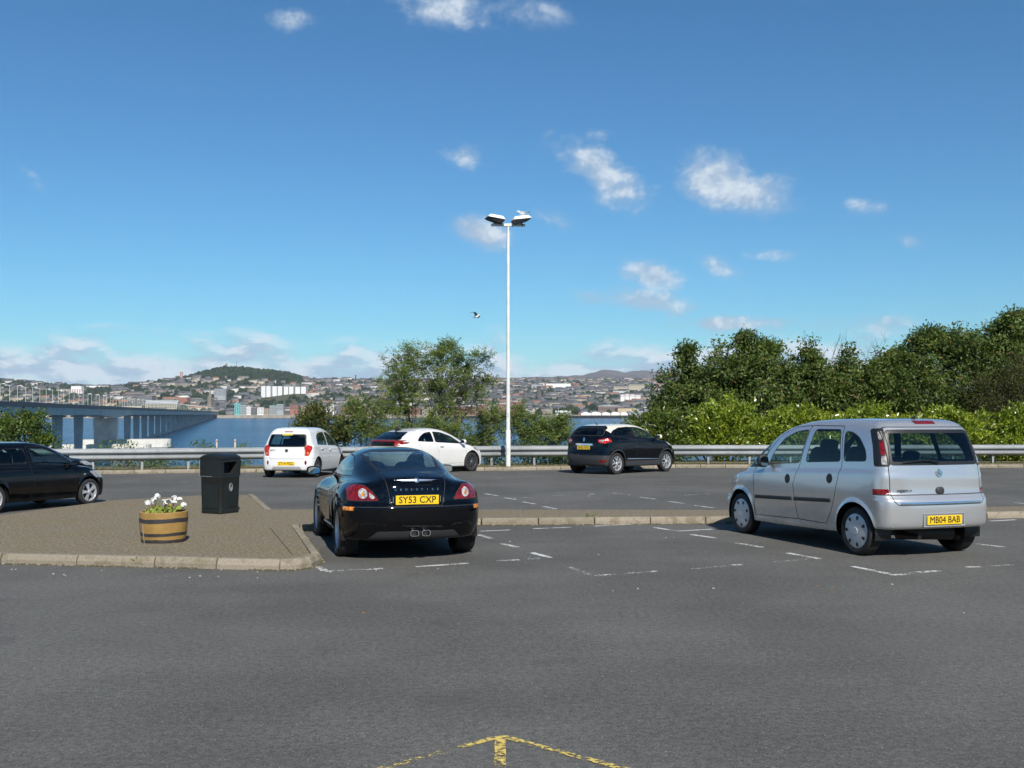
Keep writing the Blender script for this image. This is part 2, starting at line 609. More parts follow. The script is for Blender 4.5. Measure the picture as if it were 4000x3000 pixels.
def kerb(label, line, height=.115, batter=.02, stone=.915, top=0.0):
    root = empty('kerb')
    tag(root, label, 'kerb', kind='structure')
    rr = random.Random(len(line) * 31 + int(height * 1000))
    for a, c in zip(line[:-1], line[1:]):
        a, c = Vector(a), Vector(c)
        L = (c - a).length
        n = max(1, round(L / stone))
        for i in range(n):
            p = a + (c - a) * (i / n)
            t = (c - a).normalized()
            X = Vector((t.x, t.y, -SLOPE * t.y)).normalized()
            Y = Vector((-t.y, t.x, -SLOPE * t.x)).normalized()
            Z = X.cross(Y).normalized()
            o = link('kerb_stone', kerb_stone_mesh(L / n, height, batter), root)
            dz = rr.uniform(-.005, .005)
            o.matrix_local = Matrix(((X.x, Y.x, Z.x, p.x + Y.x * rr.uniform(0, .006)), (X.y, Y.y, Z.y, p.y + Y.y * rr.uniform(0, .006)),
                                     (X.z, Y.z, Z.z, gz(p.y) + dz + top), (0, 0, 0, 1)))
    return root


kerb('pale concrete kerb round the near edge of the paved island', ISL_FRONT, .118, .025)
kerb('concrete kerb along the paved strip between the parking rows', STRIP_FRONT, .112, .012)
kerb('concrete kerb stones at the far corner of the island', ISL_BACK[:2], .108, .006)
kerb('concrete kerb below the guardrail at the far edge', FK, .118, .03)

# verge beyond the far kerb and the bank that falls to the water
vx = list(np.linspace(-70, 90, 60))
verge = sheet('verge', vx, lambda x: fk_y(x) + 0.10, lambda x: fk_y(x) + 3.4, 0.1, M_SOIL, 6)
tag(verge, 'dry grassy verge under the guardrail', 'verge', kind='structure')
V, Fc = [], []
bx = np.linspace(-110, 130, 50)
ys = [0, 4, 10, 25, 45, 70, 100]
for x in bx:
    for k, d in enumerate(ys):
        y = fk_y(max(-60, min(60, x))) + 3.3 + d
        z0 = gz(fk_y(0) + 3.3) + .1
        V.append((x, y, z0 + (WATER - 2 - z0) * (d / 100) ** .8 + (0.5 * math.sin(x * .7 + d) if d else 0)))
for i in range(len(bx) - 1):
    for k in range(len(ys) - 1):
        a = i * len(ys) + k
        Fc.append((a, a + len(ys), a + len(ys) + 1, a + 1))
bank = link('bank', np_mesh('bank', V, Fc, 4, M_SOIL, True))
tag(bank, 'overgrown bank falling from the car park to the water', 'bank', kind='structure')

# ------------------------------------------------------------------ painted bay lines
LINES = [  # two ends in photo pixels, w = well kept, f = faint
    (1244, 2214, 1269, 2231, 'w'), (1269, 2233, 1300, 2231, 'w'), (1300, 2231, 1496, 2222, 'f'), (1400, 2227, 1496, 2222, 'w'), (1625, 2215, 1826, 2201, 'w'),
    (1943, 2192, 2030, 2188, 'w'), (2053, 2186, 2150, 2180, 'f'), (2077, 2160, 2150, 2180, 'w'), (1961, 2124, 2025, 2139, 'w'), (1871, 2090, 1921, 2105, 'w'),
    (1876, 2076, 1995, 2071, 'w'), (2082, 2066, 2232, 2061, 'w'), (2322, 2056, 2463, 2049, 'w'), (2555, 2061, 2640, 2075, 'w'), (2640, 2076, 2784, 2068, 'w'),
    (2700, 2089, 2796, 2103, 'w'), (2876, 2121, 2980, 2139, 'w'), (3077, 2161, 3202, 2184, 'w'), (3003, 2199, 3172, 2184, 'f'), (2702, 2224, 2896, 2206, 'f'),
    (2860, 2209, 2896, 2206, 'w'), (2225, 2216, 2317, 2249, 'f'), (2319, 2250, 2568, 2233, 'f'), (2545, 2234, 2568, 2233, 'w'), (3327, 2213, 3473, 2242, 'w'),
    (3477, 2247, 3525, 2246, 'w'), (3525, 2246, 3586, 2237, 'f'), (3586, 2237, 3673, 2231, 'w'), (3776, 2217, 3830, 2214, 'w'), (3830, 2214, 3949, 2207, 'f'),
    (3815, 2125, 3922, 2138, 'w'), (3559, 2085, 3657, 2099, 'w'), (3869, 2036, 3969, 2031, 'w'), (3957, 1964, 4030, 1969, 'w'),
    (1894, 1929, 1944, 1937, 'w'), (1973, 1945, 2014, 1952, 'w'), (2044, 1961, 2091, 1970, 'w'), (2122, 1979, 2173, 1989, 'w'), (2147, 1937, 2288, 1932, 'f'),
    (2420, 1929, 2464, 1935, 'f'), (2502, 1943, 2561, 1950, 'w'), (2611, 1959, 2670, 1967, 'w'), (2714, 1975, 2787, 1985, 'w'), (2670, 1935, 2770, 1930, 'f'),
    (2000, 1946, 2085, 1943, 'f'), (2300, 1931, 2322, 1930, 'w'), (2296, 1938, 2310, 1938, 'w'), (2393, 1927, 2410, 1927, 'w'), (1200, 1873, 1225, 1872, 'f'), (1640, 1875, 1700, 1873, 'f'),
    (2030, 1838, 2290, 1835, 'f'), (3000, 1828, 3060, 1827, 'w'), (1950, 1843, 1995, 1842, 'f')]


def stripe(a, c, width, mat, lift):
    a, c = Vector(a), Vector(c)
    t = (c - a).normalized()
    nrm = Vector((-t.y, t.x)) * width / 2
    V = []
    n = max(2, int((c - a).length / .12))
    for i in range(n + 1):
        p = a + (c - a) * i / n
        j = random.uniform(-.006, .006)
        V += [(p.x + nrm.x + j, p.y + nrm.y, gz(p.y + nrm.y) + lift), (p.x - nrm.x + j, p.y - nrm.y, gz(p.y - nrm.y) + lift)]
    Fc = [(2 * i, 2 * i + 1, 2 * i + 3, 2 * i + 2) for i in range(n)]
    return V, Fc


lift = .004
bay_lines = empty('bay_markings')
tag(bay_lines, 'worn white dashes marking the parking bays', 'road marking', kind='structure')
for i, (x0, y0, x1, y1, k) in enumerate(LINES):
    V, Fc = stripe(GP(x0, y0), GP(x1, y1), .085, None, lift + .0004 * (i % 4))
    link('painted_dash', np_mesh('painted_dash', V, Fc, 4, M_WHITE_LINE if k == 'w' else M_WHITE_FAINT), bay_lines)
yl = empty('yellow_marking')
tag(yl, 'worn yellow painted chevron with a centre line on near tarmac', 'road marking', kind='structure')
for i, (x0, y0, x1, y1, wd) in enumerate([(1519, 2997, 1930, 2884, .05), (1140, 3105, 1519, 2997, .05), (1990, 2886, 2400, 2997, .05), (2400, 2997, 2780, 3105, .05), (1930, 2887, 1994, 2883, .06), (1957, 2884, 1957, 3150, .056)]):
    V, Fc = stripe(GP(x0, y0), GP(x1, y1), wd, None, lift + .0005 * i)
    link('painted_line', np_mesh('painted_line', V, Fc, 4, M_YELLOW_LINE), yl)

# litter: pale chips and fallen leaves on the tarmac
chips = MB()
for k in range(130):
    if k < 85:
        x, y = random.uniform(-9, 16), random.uniform(9, 34)
    else:
        px = random.uniform(0, 3900)
        x, y = GP(px, random.uniform(1850, 2400) if px > 1300 else random.uniform(2225, 2260))
    s = random.uniform(.004, .013)
    a = random.uniform(0, 6.28)
    pts = [(x + s * math.cos(a + q) * random.uniform(.6, 1.3), y + s * math.sin(a + q) * random.uniform(.6, 1.3)) for q in (0, 1.3, 2.7, 4.2)]
    chips.prism(pts, lambda x, y: gz(y) + .001, lambda x, y: gz(y) + .008, 0 if random.random() < .7 else 1)
tag(chips.build('litter', [pmat('pale_chip', (.55, .54, .5), .8), pmat('dead_leaf', (.30, .16, .06), .8)]), 'pale chips and dead leaves scattered over the tarmac', 'litter', kind='stuff')

# ------------------------------------------------------------------ guardrail
def make_galv():
    m, N, b, pos = node_mat('galvanised_steel')
    st = N.n('ShaderNodeVectorMath', operation='MULTIPLY', inp={0: pos, 1: (5.0, 5.0, .7)}).outputs[0]
    n1 = N.noise(st, 1.0, 5.0, 0.65)
    n2 = N.noise(pos, .45, 3.0, 0.6)
    base = N.mix(N.ss(n2, .3, .7), (.23, .245, .25), (.33, .345, .35))
    base = N.mix(N.m('MULTIPLY', N.ss(n1, .52, .72), .45), base, (.16, .15, .13))
    base = N.mix(N.m('MULTIPLY', N.ss(n1, .70, .80), .6), base, (.20, .11, .05))
    N.link(base, b.inputs['Base Color'])
    b.inputs['Roughness'].default_value = .62
    b.inputs['Metallic'].default_value = .1
    return m


M_GALV = make_galv()
RAIL = [GP(-1500, 1856, .1), GP(461, 1837, .1), GP(1000, 1829, .1), GP(2000, 1818, .1), GP(2687, 1813, .1), GP(3960, 1810, .1), GP(5600, 1808, .1)]
guard = empty('guardrail', (RAIL[3][0], RAIL[3][1], gz(RAIL[3][1])))
tag(guard, 'long galvanised steel guardrail on posts along the far edge', 'guardrail')
g_off = Vector(guard.location)
prof = [(d_, .30 + (z_ - .30) * .90) for d_, z_ in [(0.035, .30), (0.0, .315), (-.035, .345), (-.075, .375), (-.08, .42), (-.075, .455), (-.01, .482), (0.03, .50), (0.03, .54), (-.01, .558), (-.075, .585), (-.08, .625), (-.075, .66), (-.035, .69), (0.0, .72), (0.035, .735)]]
acc = 0.0
for a, c in zip(RAIL[:-1], RAIL[1:]):
    a, c = Vector(a), Vector(c)
    L = (c - a).length
    t = (c - a).normalized()
    nin = Vector((-t.y, t.x))
    nseg = max(1, round(L / 4.6))
    for s in range(nseg):
        p, q = a + (c - a) * (s / nseg), a + (c - a) * ((s + 1) / nseg) + t * .12
        vs = []
        dpt = .006 * (s % 2)
        for e in (p, q):
            for (d, z) in prof:
                vs.append((e.x + nin.x * (d + dpt) - g_off.x, e.y + nin.y * (d + dpt) - g_off.y, gz(e.y) + .1 + z - g_off.z))
        n = len(prof)
        fs = [(i, n + i, n + i + 1, i + 1) for i in range(n - 1)]
        link('rail', MB().add(vs, fs).mesh('rail', M_GALV, True, 60), guard)
    npost = max(1, round(L / 1.5))
    for s in range(npost):
        p = a + (c - a) * ((s + .5) / npost) + nin * .10
        pb = MB()
        pb.box((0, 0, .2), (.012, .11, 1.0))
        pb.box((0, -.052, .2), (.075, .008, 1.0))
        pb.box((0, .052, .2), (.075, .008, 1.0))
        o = pb.build('post', M_GALV, guard)
        o.location = (p.x - g_off.x, p.y - g_off.y, gz(p.y) + .1 - g_off.z)
        o.rotation_euler = (R(random.uniform(-1.5, 1.5)), R(random.uniform(-1.5, 1.5)), math.atan2(t.y, t.x))

# two pale marker posts beyond the rail
for px, y0, lab in ((847, 1716, 'pale marker post beyond the guardrail, nearer the bridge'), (919, 1716, 'pale marker post beyond the guardrail, nearer the white hatchback')):
    tp = PD(px, y0, 41.0)
    pm = MB()
    pm.cbox((0, 0, 0), (.07, .07, 1.6), .012, 0)
    pm.box((0, 0, .72), (.078, .078, .05), 1)
    o = pm.build('marker_post', [pmat('pale_post', (.55, .5, .44), .8, var=.25, vscale=9), pmat('rust_band', (.33, .2, .12), .8)])
    o.location = (tp.x, tp.y, tp.z - .8)
    tag(o, lab, 'post', 'marker posts')

# moss, grit and dead leaves gathered along the foot of the kerbs
def gutter(lines, n, seed):
    rg_m = np.random.default_rng(seed)
    P = []
    for line in lines:
        for a, c in zip(line[:-1], line[1:]):
            a, c = np.array(a), np.array(c)
            L = np.linalg.norm(c - a)
            if L > 25:
                L = 25
            t = (c - a) / np.linalg.norm(c - a)
            for _ in range(int(L * n)):
                s_ = rg_m.random() * np.linalg.norm(c - a)
                if math.sin(s_ * 2.1 + a[0]) + math.sin(s_ * 5.3) < rg_m.uniform(-1.4, 1.2):
                    continue
                q = a + t * s_ + np.array([t[1], -t[0]]) * abs(rg_m.normal()) * .022
                P.append((q[0], q[1], gz(q[1]) + .003))
    return np.array(P)


gp0 = gutter([ISL_FRONT[1:], STRIP_FRONT[:-1]], 110, 3)
gmo = MB()
for q in gp0:
    s_ = random.uniform(.006, .022)
    a_ = random.uniform(0, 6.28)
    pts = [(q[0] + s_ * math.cos(a_ + w) * random.uniform(.6, 1.3), q[1] + s_ * .7 * math.sin(a_ + w)) for w in (0, 1.6, 3.1, 4.7)]
    gmo.prism(pts, lambda x, y: gz(y) + .001, lambda x, y: gz(y) + random.uniform(.004, .018), random.choice((0, 0, 1, 1, 2)))
tag(gmo.build('gutter_moss', [pmat('moss', (.09, .085, .025), .95), pmat('grit', (.11, .085, .06), .95), pmat('pale_grit', (.30, .27, .22), .95)]), 'moss and grit gathered along the foot of the kerbs', 'moss', kind='stuff')
# ------------------------------------------------------------------ water
def make_water():
    m, N, b, pos = node_mat('firth_water')
    b.inputs['Base Color'].default_value = (0.008, 0.050, 0.115, 1)
    b.inputs['Roughness'].default_value = 0.2
    b.inputs['Specular IOR Level'].default_value = 0.32
    b.inputs['IOR'].default_value = 1.33
    st = N.n('ShaderNodeVectorMath', operation='MULTIPLY', inp={0: pos, 1: (1, .55, 1)}).outputs[0]
    w1 = N.noise(st, 0.22, 4.0, 0.65)
    w2 = N.noise(pos, 0.012, 3.0, 0.55)
    w3 = N.noise(st, 0.05, 3.0, 0.6)
    cur = N.n('ShaderNodeVectorMath', operation='MULTIPLY', inp={0: pos, 1: (.0022, .012, 1)}).outputs[0]
    band = N.noise(cur, 1.0, 4.0, 0.6)
    h = N.m('ADD', N.m('MULTIPLY', w1, 1.0), N.m('MULTIPLY', w3, 2.2))
    bp = N.n('ShaderNodeBump', inp={'Strength': 1.0, 'Distance': N.ss(N.m('ADD', N.m('MULTIPLY', w2, .3), N.m('MULTIPLY', band, .7)), 0.35, 0.65, 1.0, 2.4), 'Height': h})
    N.link(bp.outputs[0], b.inputs['Normal'])
    return m


wv = [(-9000, 60, WATER), (9000, 60, WATER), (9000, 2600, WATER), (-9000, 2600, WATER)]
water = link('water', np_mesh('water', wv, [(0, 1, 2, 3)], 4, make_water()))
tag(water, 'wide blue firth with small ripples', 'water', kind='structure')

# ------------------------------------------------------------------ land across the water
SHORE = 2100.0
HZ = 1556.0


def elev(px_y, dist):
    """height above the water that shows at photo row px_y at this distance"""
    return 40.0 + (HZ - px_y) / 4000.0 * dist


SKY_X = [-900, 0, 100, 230, 300, 430, 560, 640, 700, 740, 800, 870, 930, 1000, 1060, 1130, 1180, 1260, 1340, 1460, 1600, 1800, 2000, 2300, 2560, 3200, 4200]
SKY_Y = [1492, 1487, 1496, 1510, 1516, 1516, 1503, 1492, 1484, 1474, 1458, 1441, 1440, 1449, 1453, 1464, 1482, 1490, 1490, 1490, 1487, 1486, 1485, 1485, 1484, 1487, 1490]
SKY_D = [3600, 3600, 3500, 3500, 3500, 3500, 3500, 3500, 3500, 3500, 3600, 3600, 3600, 3600, 3600, 3500, 3500, 3500, 3500, 3700, 4000, 4200, 4300, 4400, 4400, 4400, 4400]


def hill_h(px, dist):
    """land height above the water along the sight line through photo column px"""
    yt, dt = np.interp(px, SKY_X, SKY_Y), np.interp(px, SKY_X, SKY_D)
    top = 40.0 + (HZ - yt) / 4000.0 * dt
    t = np.clip((dist - (SHORE + 60)) / (dt - SHORE - 60), 0, 1.6)
    # the shore strip is flat, then the town climbs; the wooded hill is steeper near its top
    hump = np.clip((1486 - yt) / 45.0, 0, 1)
    e = 1.15 + 0.9 * hump
    rise = np.where(t <= 1, t ** e, 1 - 0.6 * (t - 1))
    h = 4.0 + (top - 4.0) * rise
    # keep the middle of the slope above the shore buildings
    return h


cols = np.arange(-900, 4300, 26)
dists = np.concatenate([np.linspace(SHORE, 3000, 16), np.linspace(3060, 4700, 26)])
V = []
for px in cols:
    for d in dists:
        h = float(hill_h(px, d))
        if d > SHORE + 1:
            h += 2.0 * math.sin(px * .021 + d * .01) * min(1, (d - SHORE) / 900)
        V.append(((px - 2000) / 4000 * d, d, WATER + h))
n = len(dists)
Fc = [(i * n + k, (i + 1) * n + k, (i + 1) * n + k + 1, i * n + k + 1) for i in range(len(cols) - 1) for k in range(n - 1)]


def make_land():
    m, N, b, pos = node_mat('far_land')
    a = N.noise(pos, 0.012, 4.0, 0.6)
    c = N.noise(pos, 0.06, 3.0, 0.6)
    base = N.mix(N.ss(a, .35, .65), (0.035, 0.055, 0.022), (0.11, 0.105, 0.065))
    base = N.mix(N.m('MULTIPLY', N.ss(c, .45, .7), .5), base, (0.16, 0.145, 0.12))
    N.link(base, b.inputs['Base Color'])
    b.inputs['Roughness'].default_value = 1.0
    b.inputs['Specular IOR Level'].default_value = 0.0
    return m


land = link('hills', np_mesh('hills', V, Fc, 4, make_land(), True))
tag(land, 'town hillside rising behind the far shore', 'hillside', kind='structure')

# more distant moorland hills
def far_ridge(pts, dist, label, col, jag):
    V, rr = [], random.Random(len(label))
    xs = np.arange(pts[0][0], pts[-1][0] + 1, 12)
    for x in xs:
        y = np.interp(x, [p[0] for p in pts], [p[1] for p in pts])
        top = elev(y, dist) + jag * (math.sin(x * .11) + rr.uniform(-1, 1)) * .6
        X = (x - 2000) / 4000
        V += [(X * dist * .80, dist * .80, WATER + 20), (X * dist * .9, dist * .9, WATER + 20 + (top - 20) * .55 + rr.uniform(-1, 1) * jag), (X * dist, dist, WATER + top), (X * dist * 1.15, dist * 1.15, WATER + top * .5)]
    Fc = [(i * 4 + k, i * 4 + 4 + k, i * 4 + 5 + k, i * 4 + 1 + k) for i in range(len(xs) - 1) for k in range(3)]
    m, N, b, pos = node_mat('moor_' + str(dist))
    nz = N.noise(pos, 0.0022, 5.0, 0.65)
    N.link(N.mix(N.ss(nz, .35, .65), tuple(c * .6 for c in col), tuple(c * 1.35 for c in col)), b.inputs['Base Color'])
    b.inputs['Roughness'].default_value = 1.0
    b.inputs['Specular IOR Level'].default_value = 0.0
    o = link('hills', np_mesh('hills', V, Fc, 4, m, True))
    return tag(o, label, 'hills', kind='structure')


far_ridge([(1990, 1492), (2059, 1482), (2180, 1469), (2271, 1466), (2310, 1458), (2343, 1446), (2384, 1443), (2434, 1454), (2470, 1451), (2506, 1446), (2565, 1450), (2700, 1458), (2900, 1450), (3200, 1462), (3600, 1458), (4200, 1470)], 9500, 'heather brown moorland hills on the skyline, with a craggy knoll', (.105, .085, .075), 4)
far_ridge([(-900, 1490), (0, 1510), (180, 1512), (230, 1504), (300, 1498), (360, 1503), (480, 1503), (600, 1498), (760, 1510), (1200, 1506), (1460, 1498), (2000, 1502)], 9000, 'low brown hills far behind the bridge', (.12, .105, .085), 2)

# stone sea wall along the far shore
M_STONEWALL = pmat('sea_wall', (.26, .225, .175), .9, var=.35, vscale=.12)
sw = MB()
for i in range(60):
    x0 = -1250 + i * 52
    sw.add([(x0, SHORE - 6, WATER - 1), (x0 + 52, SHORE - 6, WATER - 1), (x0 + 52, SHORE - 3, WATER + 5.2 + (i % 3) * .12), (x0, SHORE - 3, WATER + 5.2 + (i % 3) * .12),
            (x0, SHORE + 30, WATER + 5.2), (x0 + 52, SHORE + 30, WATER + 5.2)], [(0, 1, 2, 3), (3, 2, 5, 4)])
tag(sw.build('sea_wall', M_STONEWALL), 'long stone sea wall along the far waterfront', 'wall')

# ------------------------------------------------------------------ road bridge
def br_x(y):
    return -122.2 - .2337 * y


def br_z(y):
    """deck level above the water"""
    return np.interp(y, [300, 460, 900, 2100, 2200], [39.0, 37.4, 30.5, 11.6, 10.0])


BDIR = Vector((-.2337, 1, 0)).normalized()
BN = Vector((1, .2337, 0)).normalized()
M_CONC = pmat('bridge_concrete', (.40, .41, .39), .85, var=.18, vscale=.15)
M_GIRDER = pmat('bridge_girder', (.50, .52, .46), .6, var=.1, vscale=.1)
M_PARA = pmat('bridge_parapet', (.07, .078, .08), .6)
M_FENDER = pmat('fender_concrete', (.66, .63, .56), .85, var=.15, vscale=.2)
bridge = empty('road_bridge', (br_x(760), 760, WATER))
tag(bridge, 'long concrete road bridge on many piers, receding across the firth', 'bridge')
bo = Vector(bridge.location)
PIER_Y = [300, 357, 414, 471, 528, 582, 645, 751, 862] + [862 + 57 * k for k in range(1, 22)]
gy = sorted(set(list(np.arange(300, 2190, 15)) + PIER_Y))


def strip_along(name, prof_fn, mat, ya=300, yb=2190):
    ysx = [y for y in gy if ya <= y <= yb]
    vs, n = [], None
    for y in ysx:
        pr = prof_fn(y)
        n = len(pr)
        c = Vector((br_x(y), y, WATER + float(br_z(y))))
        for (u, z) in pr:
            p = c + BN * u - bo
            vs.append((p.x, p.y, p.z + z))
    fs = []
    for i in range(len(ysx) - 1):
        for k in range(n):
            j = (k + 1) % n
            fs.append((i * n + k, (i + 1) * n + k, (i + 1) * n + j, i * n + j))
    fs += [list(range(n)), [(len(ysx) - 1) * n + k for k in range(n)][::-1]]
    return MB().add(vs, fs).build(name, mat, bridge)


def gdepth(y):
    d = abs(y - 751)
    return 4.9 + 2.4 * max(0, 1 - d / 75) ** 1.3


strip_along('deck', lambda y: [(-8.6, .05), (-8.6, -.95), (8.6, -.95), (8.6, .05)], M_PARA)
strip_along('girder', lambda y: [(2.2, -.98), (2.4, -gdepth(y)), (7.4, -gdepth(y)), (8.0, -.98)], M_GIRDER)
strip_along('girder', lambda y: [(-8.0, -.98), (-7.4, -gdepth(y)), (-2.4, -gdepth(y)), (-2.2, -.98)], M_GIRDER)
strip_along('parapet', lambda y: [(8.3, .06), (8.3, 1.15), (8.55, 1.15), (8.55, .06)], M_PARA)
strip_along('parapet', lambda y: [(-8.55, .06), (-8.55, 1.15), (-8.3, 1.15), (-8.3, .06)], M_PARA)
for y in PIER_Y:
    c = Vector((br_x(y), y, WATER)) - bo
    top = float(br_z(y)) - gdepth(y) - .02
    ang = math.atan2(BN.y, BN.x)
    nav = abs(y - 751) < 1
    pr = MB()
    for u in (0,):
        w0, w1, l0, l1 = ((2.35, 3.0, 1.7, 2.0) if not nav else (8.0, 9.0, 3.4, 3.8))
        vs = []
        for (zz, w, l) in ((-3, w0, l0), (top * .5, (w0 + w1) / 2 * .98, (l0 + l1) / 2), (top, w1, l1)):
            for k in range(12):
                t = 2 * math.pi * k / 12
                a, q = w * 1.0 * math.copysign(abs(math.cos(t)) ** .6, math.cos(t)), l * math.copysign(abs(math.sin(t)) ** .6, math.sin(t))
                p = c + BN * (u + a) + BDIR * q
                vs.append((p.x, p.y, p.z + zz))
        fs = [(r * 12 + k, r * 12 + (k + 1) % 12, r * 12 + 12 + (k + 1) % 12, r * 12 + 12 + k) for r in range(2) for k in range(12)]
        pr.add(vs, fs)
    if not nav:
        p = c
        pr.box((p.x, p.y, p.z + top - .7), (9.0, 2.6, 1.1), 0, ang)
        pr.box((p.x, p.y, p.z + .9), (9.0, 5.2, 1.8), 0, ang)
    pier = pr.build('pier', M_CONC, bridge, smooth=True, angle=40)
for (yy, u0, u1, hh, wd) in ((735, -28, 26, 7.0, 7.5), (812, -22, 32, 7.5, 8.0)):
    fb = MB()
    c = Vector((br_x(yy), yy, WATER)) - bo
    vs = []
    for zz, k2 in ((-1.0, .92), (1.2, .93), (1.25, 1.0), (hh, 1.0)):
        ring = []
        for k in range(16):
            t = math.pi * k / 15 - math.pi / 2
            ring.append((u1 + wd * k2 * math.cos(t), wd * k2 * math.sin(t)))
        for k in range(16):
            t = math.pi * k / 15 + math.pi / 2
            ring.append((u0 + wd * k2 * math.cos(t), wd * k2 * math.sin(t)))
        for (u, q) in ring:
            p = c + BN * u + BDIR * q
            vs.append((p.x, p.y, p.z + zz))
    fs = [(r * 32 + k, r * 32 + (k + 1) % 32, r * 32 + 32 + (k + 1) % 32, r * 32 + 32 + k) for r in range(3) for k in range(32)] + [[96 + k for k in range(32)]]
    fb.add(vs, fs)
    fb.build('fender', M_FENDER, bridge, smooth=True, angle=40)

# lamp posts in pairs along the bridge
M_LAMPCOL = pmat('bridge_lamp_column', (.52, .56, .46), .6)
M_LAMPHD = pmat('bridge_lamp_head', (.8, .82, .8), .4)
lm = MB()
lm.tube([(0, 0, 0), (0, 0, 9.0)], [.135, .10], 6)
lm_me = lm.mesh('column', M_LAMPCOL, True, 50)
hd = MB()
hd.tube([(-1.5, 0, 9.15), (0, 0, 9.0), (.4, 0, 9.0)], .07, 5)
hd.box((-1.6, 0, 9.2), (1.1, .4, .25))
hd_me = hd.mesh('lamp_head', M_LAMPHD)
yl0 = 452.0


def nth(n):
    one = ['', 'first', 'second', 'third', 'fourth', 'fifth', 'sixth', 'seventh', 'eighth', 'ninth', 'tenth', 'eleventh', 'twelfth', 'thirteenth', 'fourteenth', 'fifteenth', 'sixteenth', 'seventeenth', 'eighteenth', 'nineteenth']
    if n < 20:
        return one[n]
    t, r = n // 10, n % 10
    return (['twent', 'thirt', 'fort', 'fift', 'sixt'][t - 2] + 'ieth') if r == 0 else ['twenty', 'thirty', 'forty', 'fifty', 'sixty'][t - 2] + '-' + one[r]


k = 0
while yl0 < 2150:
    for side in (1, -1):
        y = yl0 + (4 if side > 0 else -4)
        o = link('bridge_lamp', lm_me)
        p = Vector((br_x(y), y, WATER + float(br_z(y)))) + BN * (0.75 * side)
        o.location = p
        o.rotation_euler = (0, 0, math.atan2(BN.y, BN.x) + (0 if side < 0 else math.pi))
        link('lamp_head', hd_me, o)
        tag(o, 'pale bridge street lamp, %s from the shore in the row on the %s side' % (nth(k + 1), 'near' if side > 0 else 'far'), 'street lamp', 'street lamps along the bridge')
    yl0 += 31.0
    k += 1
# ------------------------------------------------------------------ car bodies: a smooth solid is described by profiles, skinned,
# then windows, doors, lamps and seams are cut into the skin as separate parts
class Spl:
    """monotone cubic through points; returns value and slope"""
    def __init__(self, xs, ys):
        self.x, self.y = np.array(xs, float), np.array(ys, float)
        h = np.diff(self.x)
        d = np.diff(self.y) / h
        m = np.zeros(len(self.x))
        m[0], m[-1] = d[0], d[-1]
        for i in range(1, len(self.x) - 1):
            if d[i - 1] * d[i] > 0:
                w1, w2 = 2 * h[i] + h[i - 1], h[i] + 2 * h[i - 1]
                m[i] = (w1 + w2) / (w1 / d[i - 1] + w2 / d[i])
        self.m, self.h = m, h

    def __call__(self, q):
        q = np.clip(q, self.x[0], self.x[-1])
        i = np.clip(np.searchsorted(self.x, q) - 1, 0, len(self.h) - 1)
        h = self.h[i]
        t = (q - self.x[i]) / h
        y0, y1, m0, m1 = self.y[i], self.y[i + 1], self.m[i] * h, self.m[i + 1] * h
        a, b = 2 * (y0 - y1) + m0 + m1, 3 * (y1 - y0) - 2 * m0 - m1
        return ((a * t + b) * t + m0) * t + y0, ((3 * a * t + 2 * b) * t + m0) / h


def smax(a, b, k):
    if k <= 0:
        return np.maximum(a, b)
    h = np.maximum(k - np.abs(a - b), 0) / k
    return np.maximum(a, b) + h * h * k * .25


def smin(a, b, k):
    return -smax(-a, -b, k)


def car_solid(S):
    sp = {k: Spl(*S[k]) for k in ('top', 'plan', 'sect', 'rear', 'front', 'roof', 'gplan')}
    gt = Spl(*S['gtum'])
    bot = Spl(*S['bot'])

    def Fn(P):
        x, y, z = P[:, 0], P[:, 1], P[:, 2]
        ay = np.abs(y)
        pw, dp = sp['plan'](x)
        sw, ds = sp['sect'](z)
        W = pw + sw
        if S.get('flare', 0) > 0:
            for xw in S['axles']:
                r = np.sqrt((x - xw) ** 2 + (z - S['rw']) ** 2)
                W = W + S['flare'] / (1 + np.exp(np.clip((r - S['Rf'] + .02) / .011, -40, 40)))
        side = (ay - W) / np.sqrt(1 + dp * dp + ds * ds)
        tz, dt = sp['top'](x)
        top = (z - tz + S['crown'] * ay * ay) / np.sqrt(1 + dt * dt)
        rx, dr = sp['rear'](z)
        rear = (rx + S['kr'] * ay ** S['pr'] - x) / np.sqrt(1 + dr * dr + (S['kr'] * S['pr'] * ay ** (S['pr'] - 1)) ** 2)
        fx, df = sp['front'](z)
        front = (x - fx + S['kf'] * ay ** S['pf']) / np.sqrt(1 + df * df + (S['kf'] * S['pf'] * ay ** (S['pf'] - 1)) ** 2)
        b = smax(side, top, S['k_st'])
        b = smax(b, rear, S['k_sr'])
        b = smax(b, front, S['k_sf'])
        gw, dg = sp['gplan'](x)
        tw, dtw = gt(z)
        gs = (ay - gw - tw) / np.sqrt(1 + dg * dg + dtw * dtw)
        rz, drz = sp['roof'](x)
        gtop = (z - rz + S['gcrown'] * ay * ay) / np.sqrt(1 + drz * drz)
        g = smax(gs, gtop, S['k_g'])
        if S.get('gfull', True):
            g = smax(smax(g, rear, S.get('k_gr', .06)), front, .05)
        f = smin(b, g, S['k_fil'])
        if 'extra' in S:
            f = S['extra'](f, x, ay, z, W)
        bz, _ = bot(x)
        f = smax(f, bz - z, .05)
        for xw in S['axles']:
            r = np.sqrt((x - xw) ** 2 + (z - S['rw']) ** 2)
            f = smax(f, np.minimum(S['Ra'] - r, ay - S['inner']), .012)
        return f
    return Fn


def grad(Fn, P, e=1.5e-3):
    g = np.empty_like(P)
    for a in range(3):
        q = P.copy()
        q[:, a] += e
        p = P.copy()
        p[:, a] -= e
        g[:, a] = (Fn(q) - Fn(p)) / (2 * e)
    return g


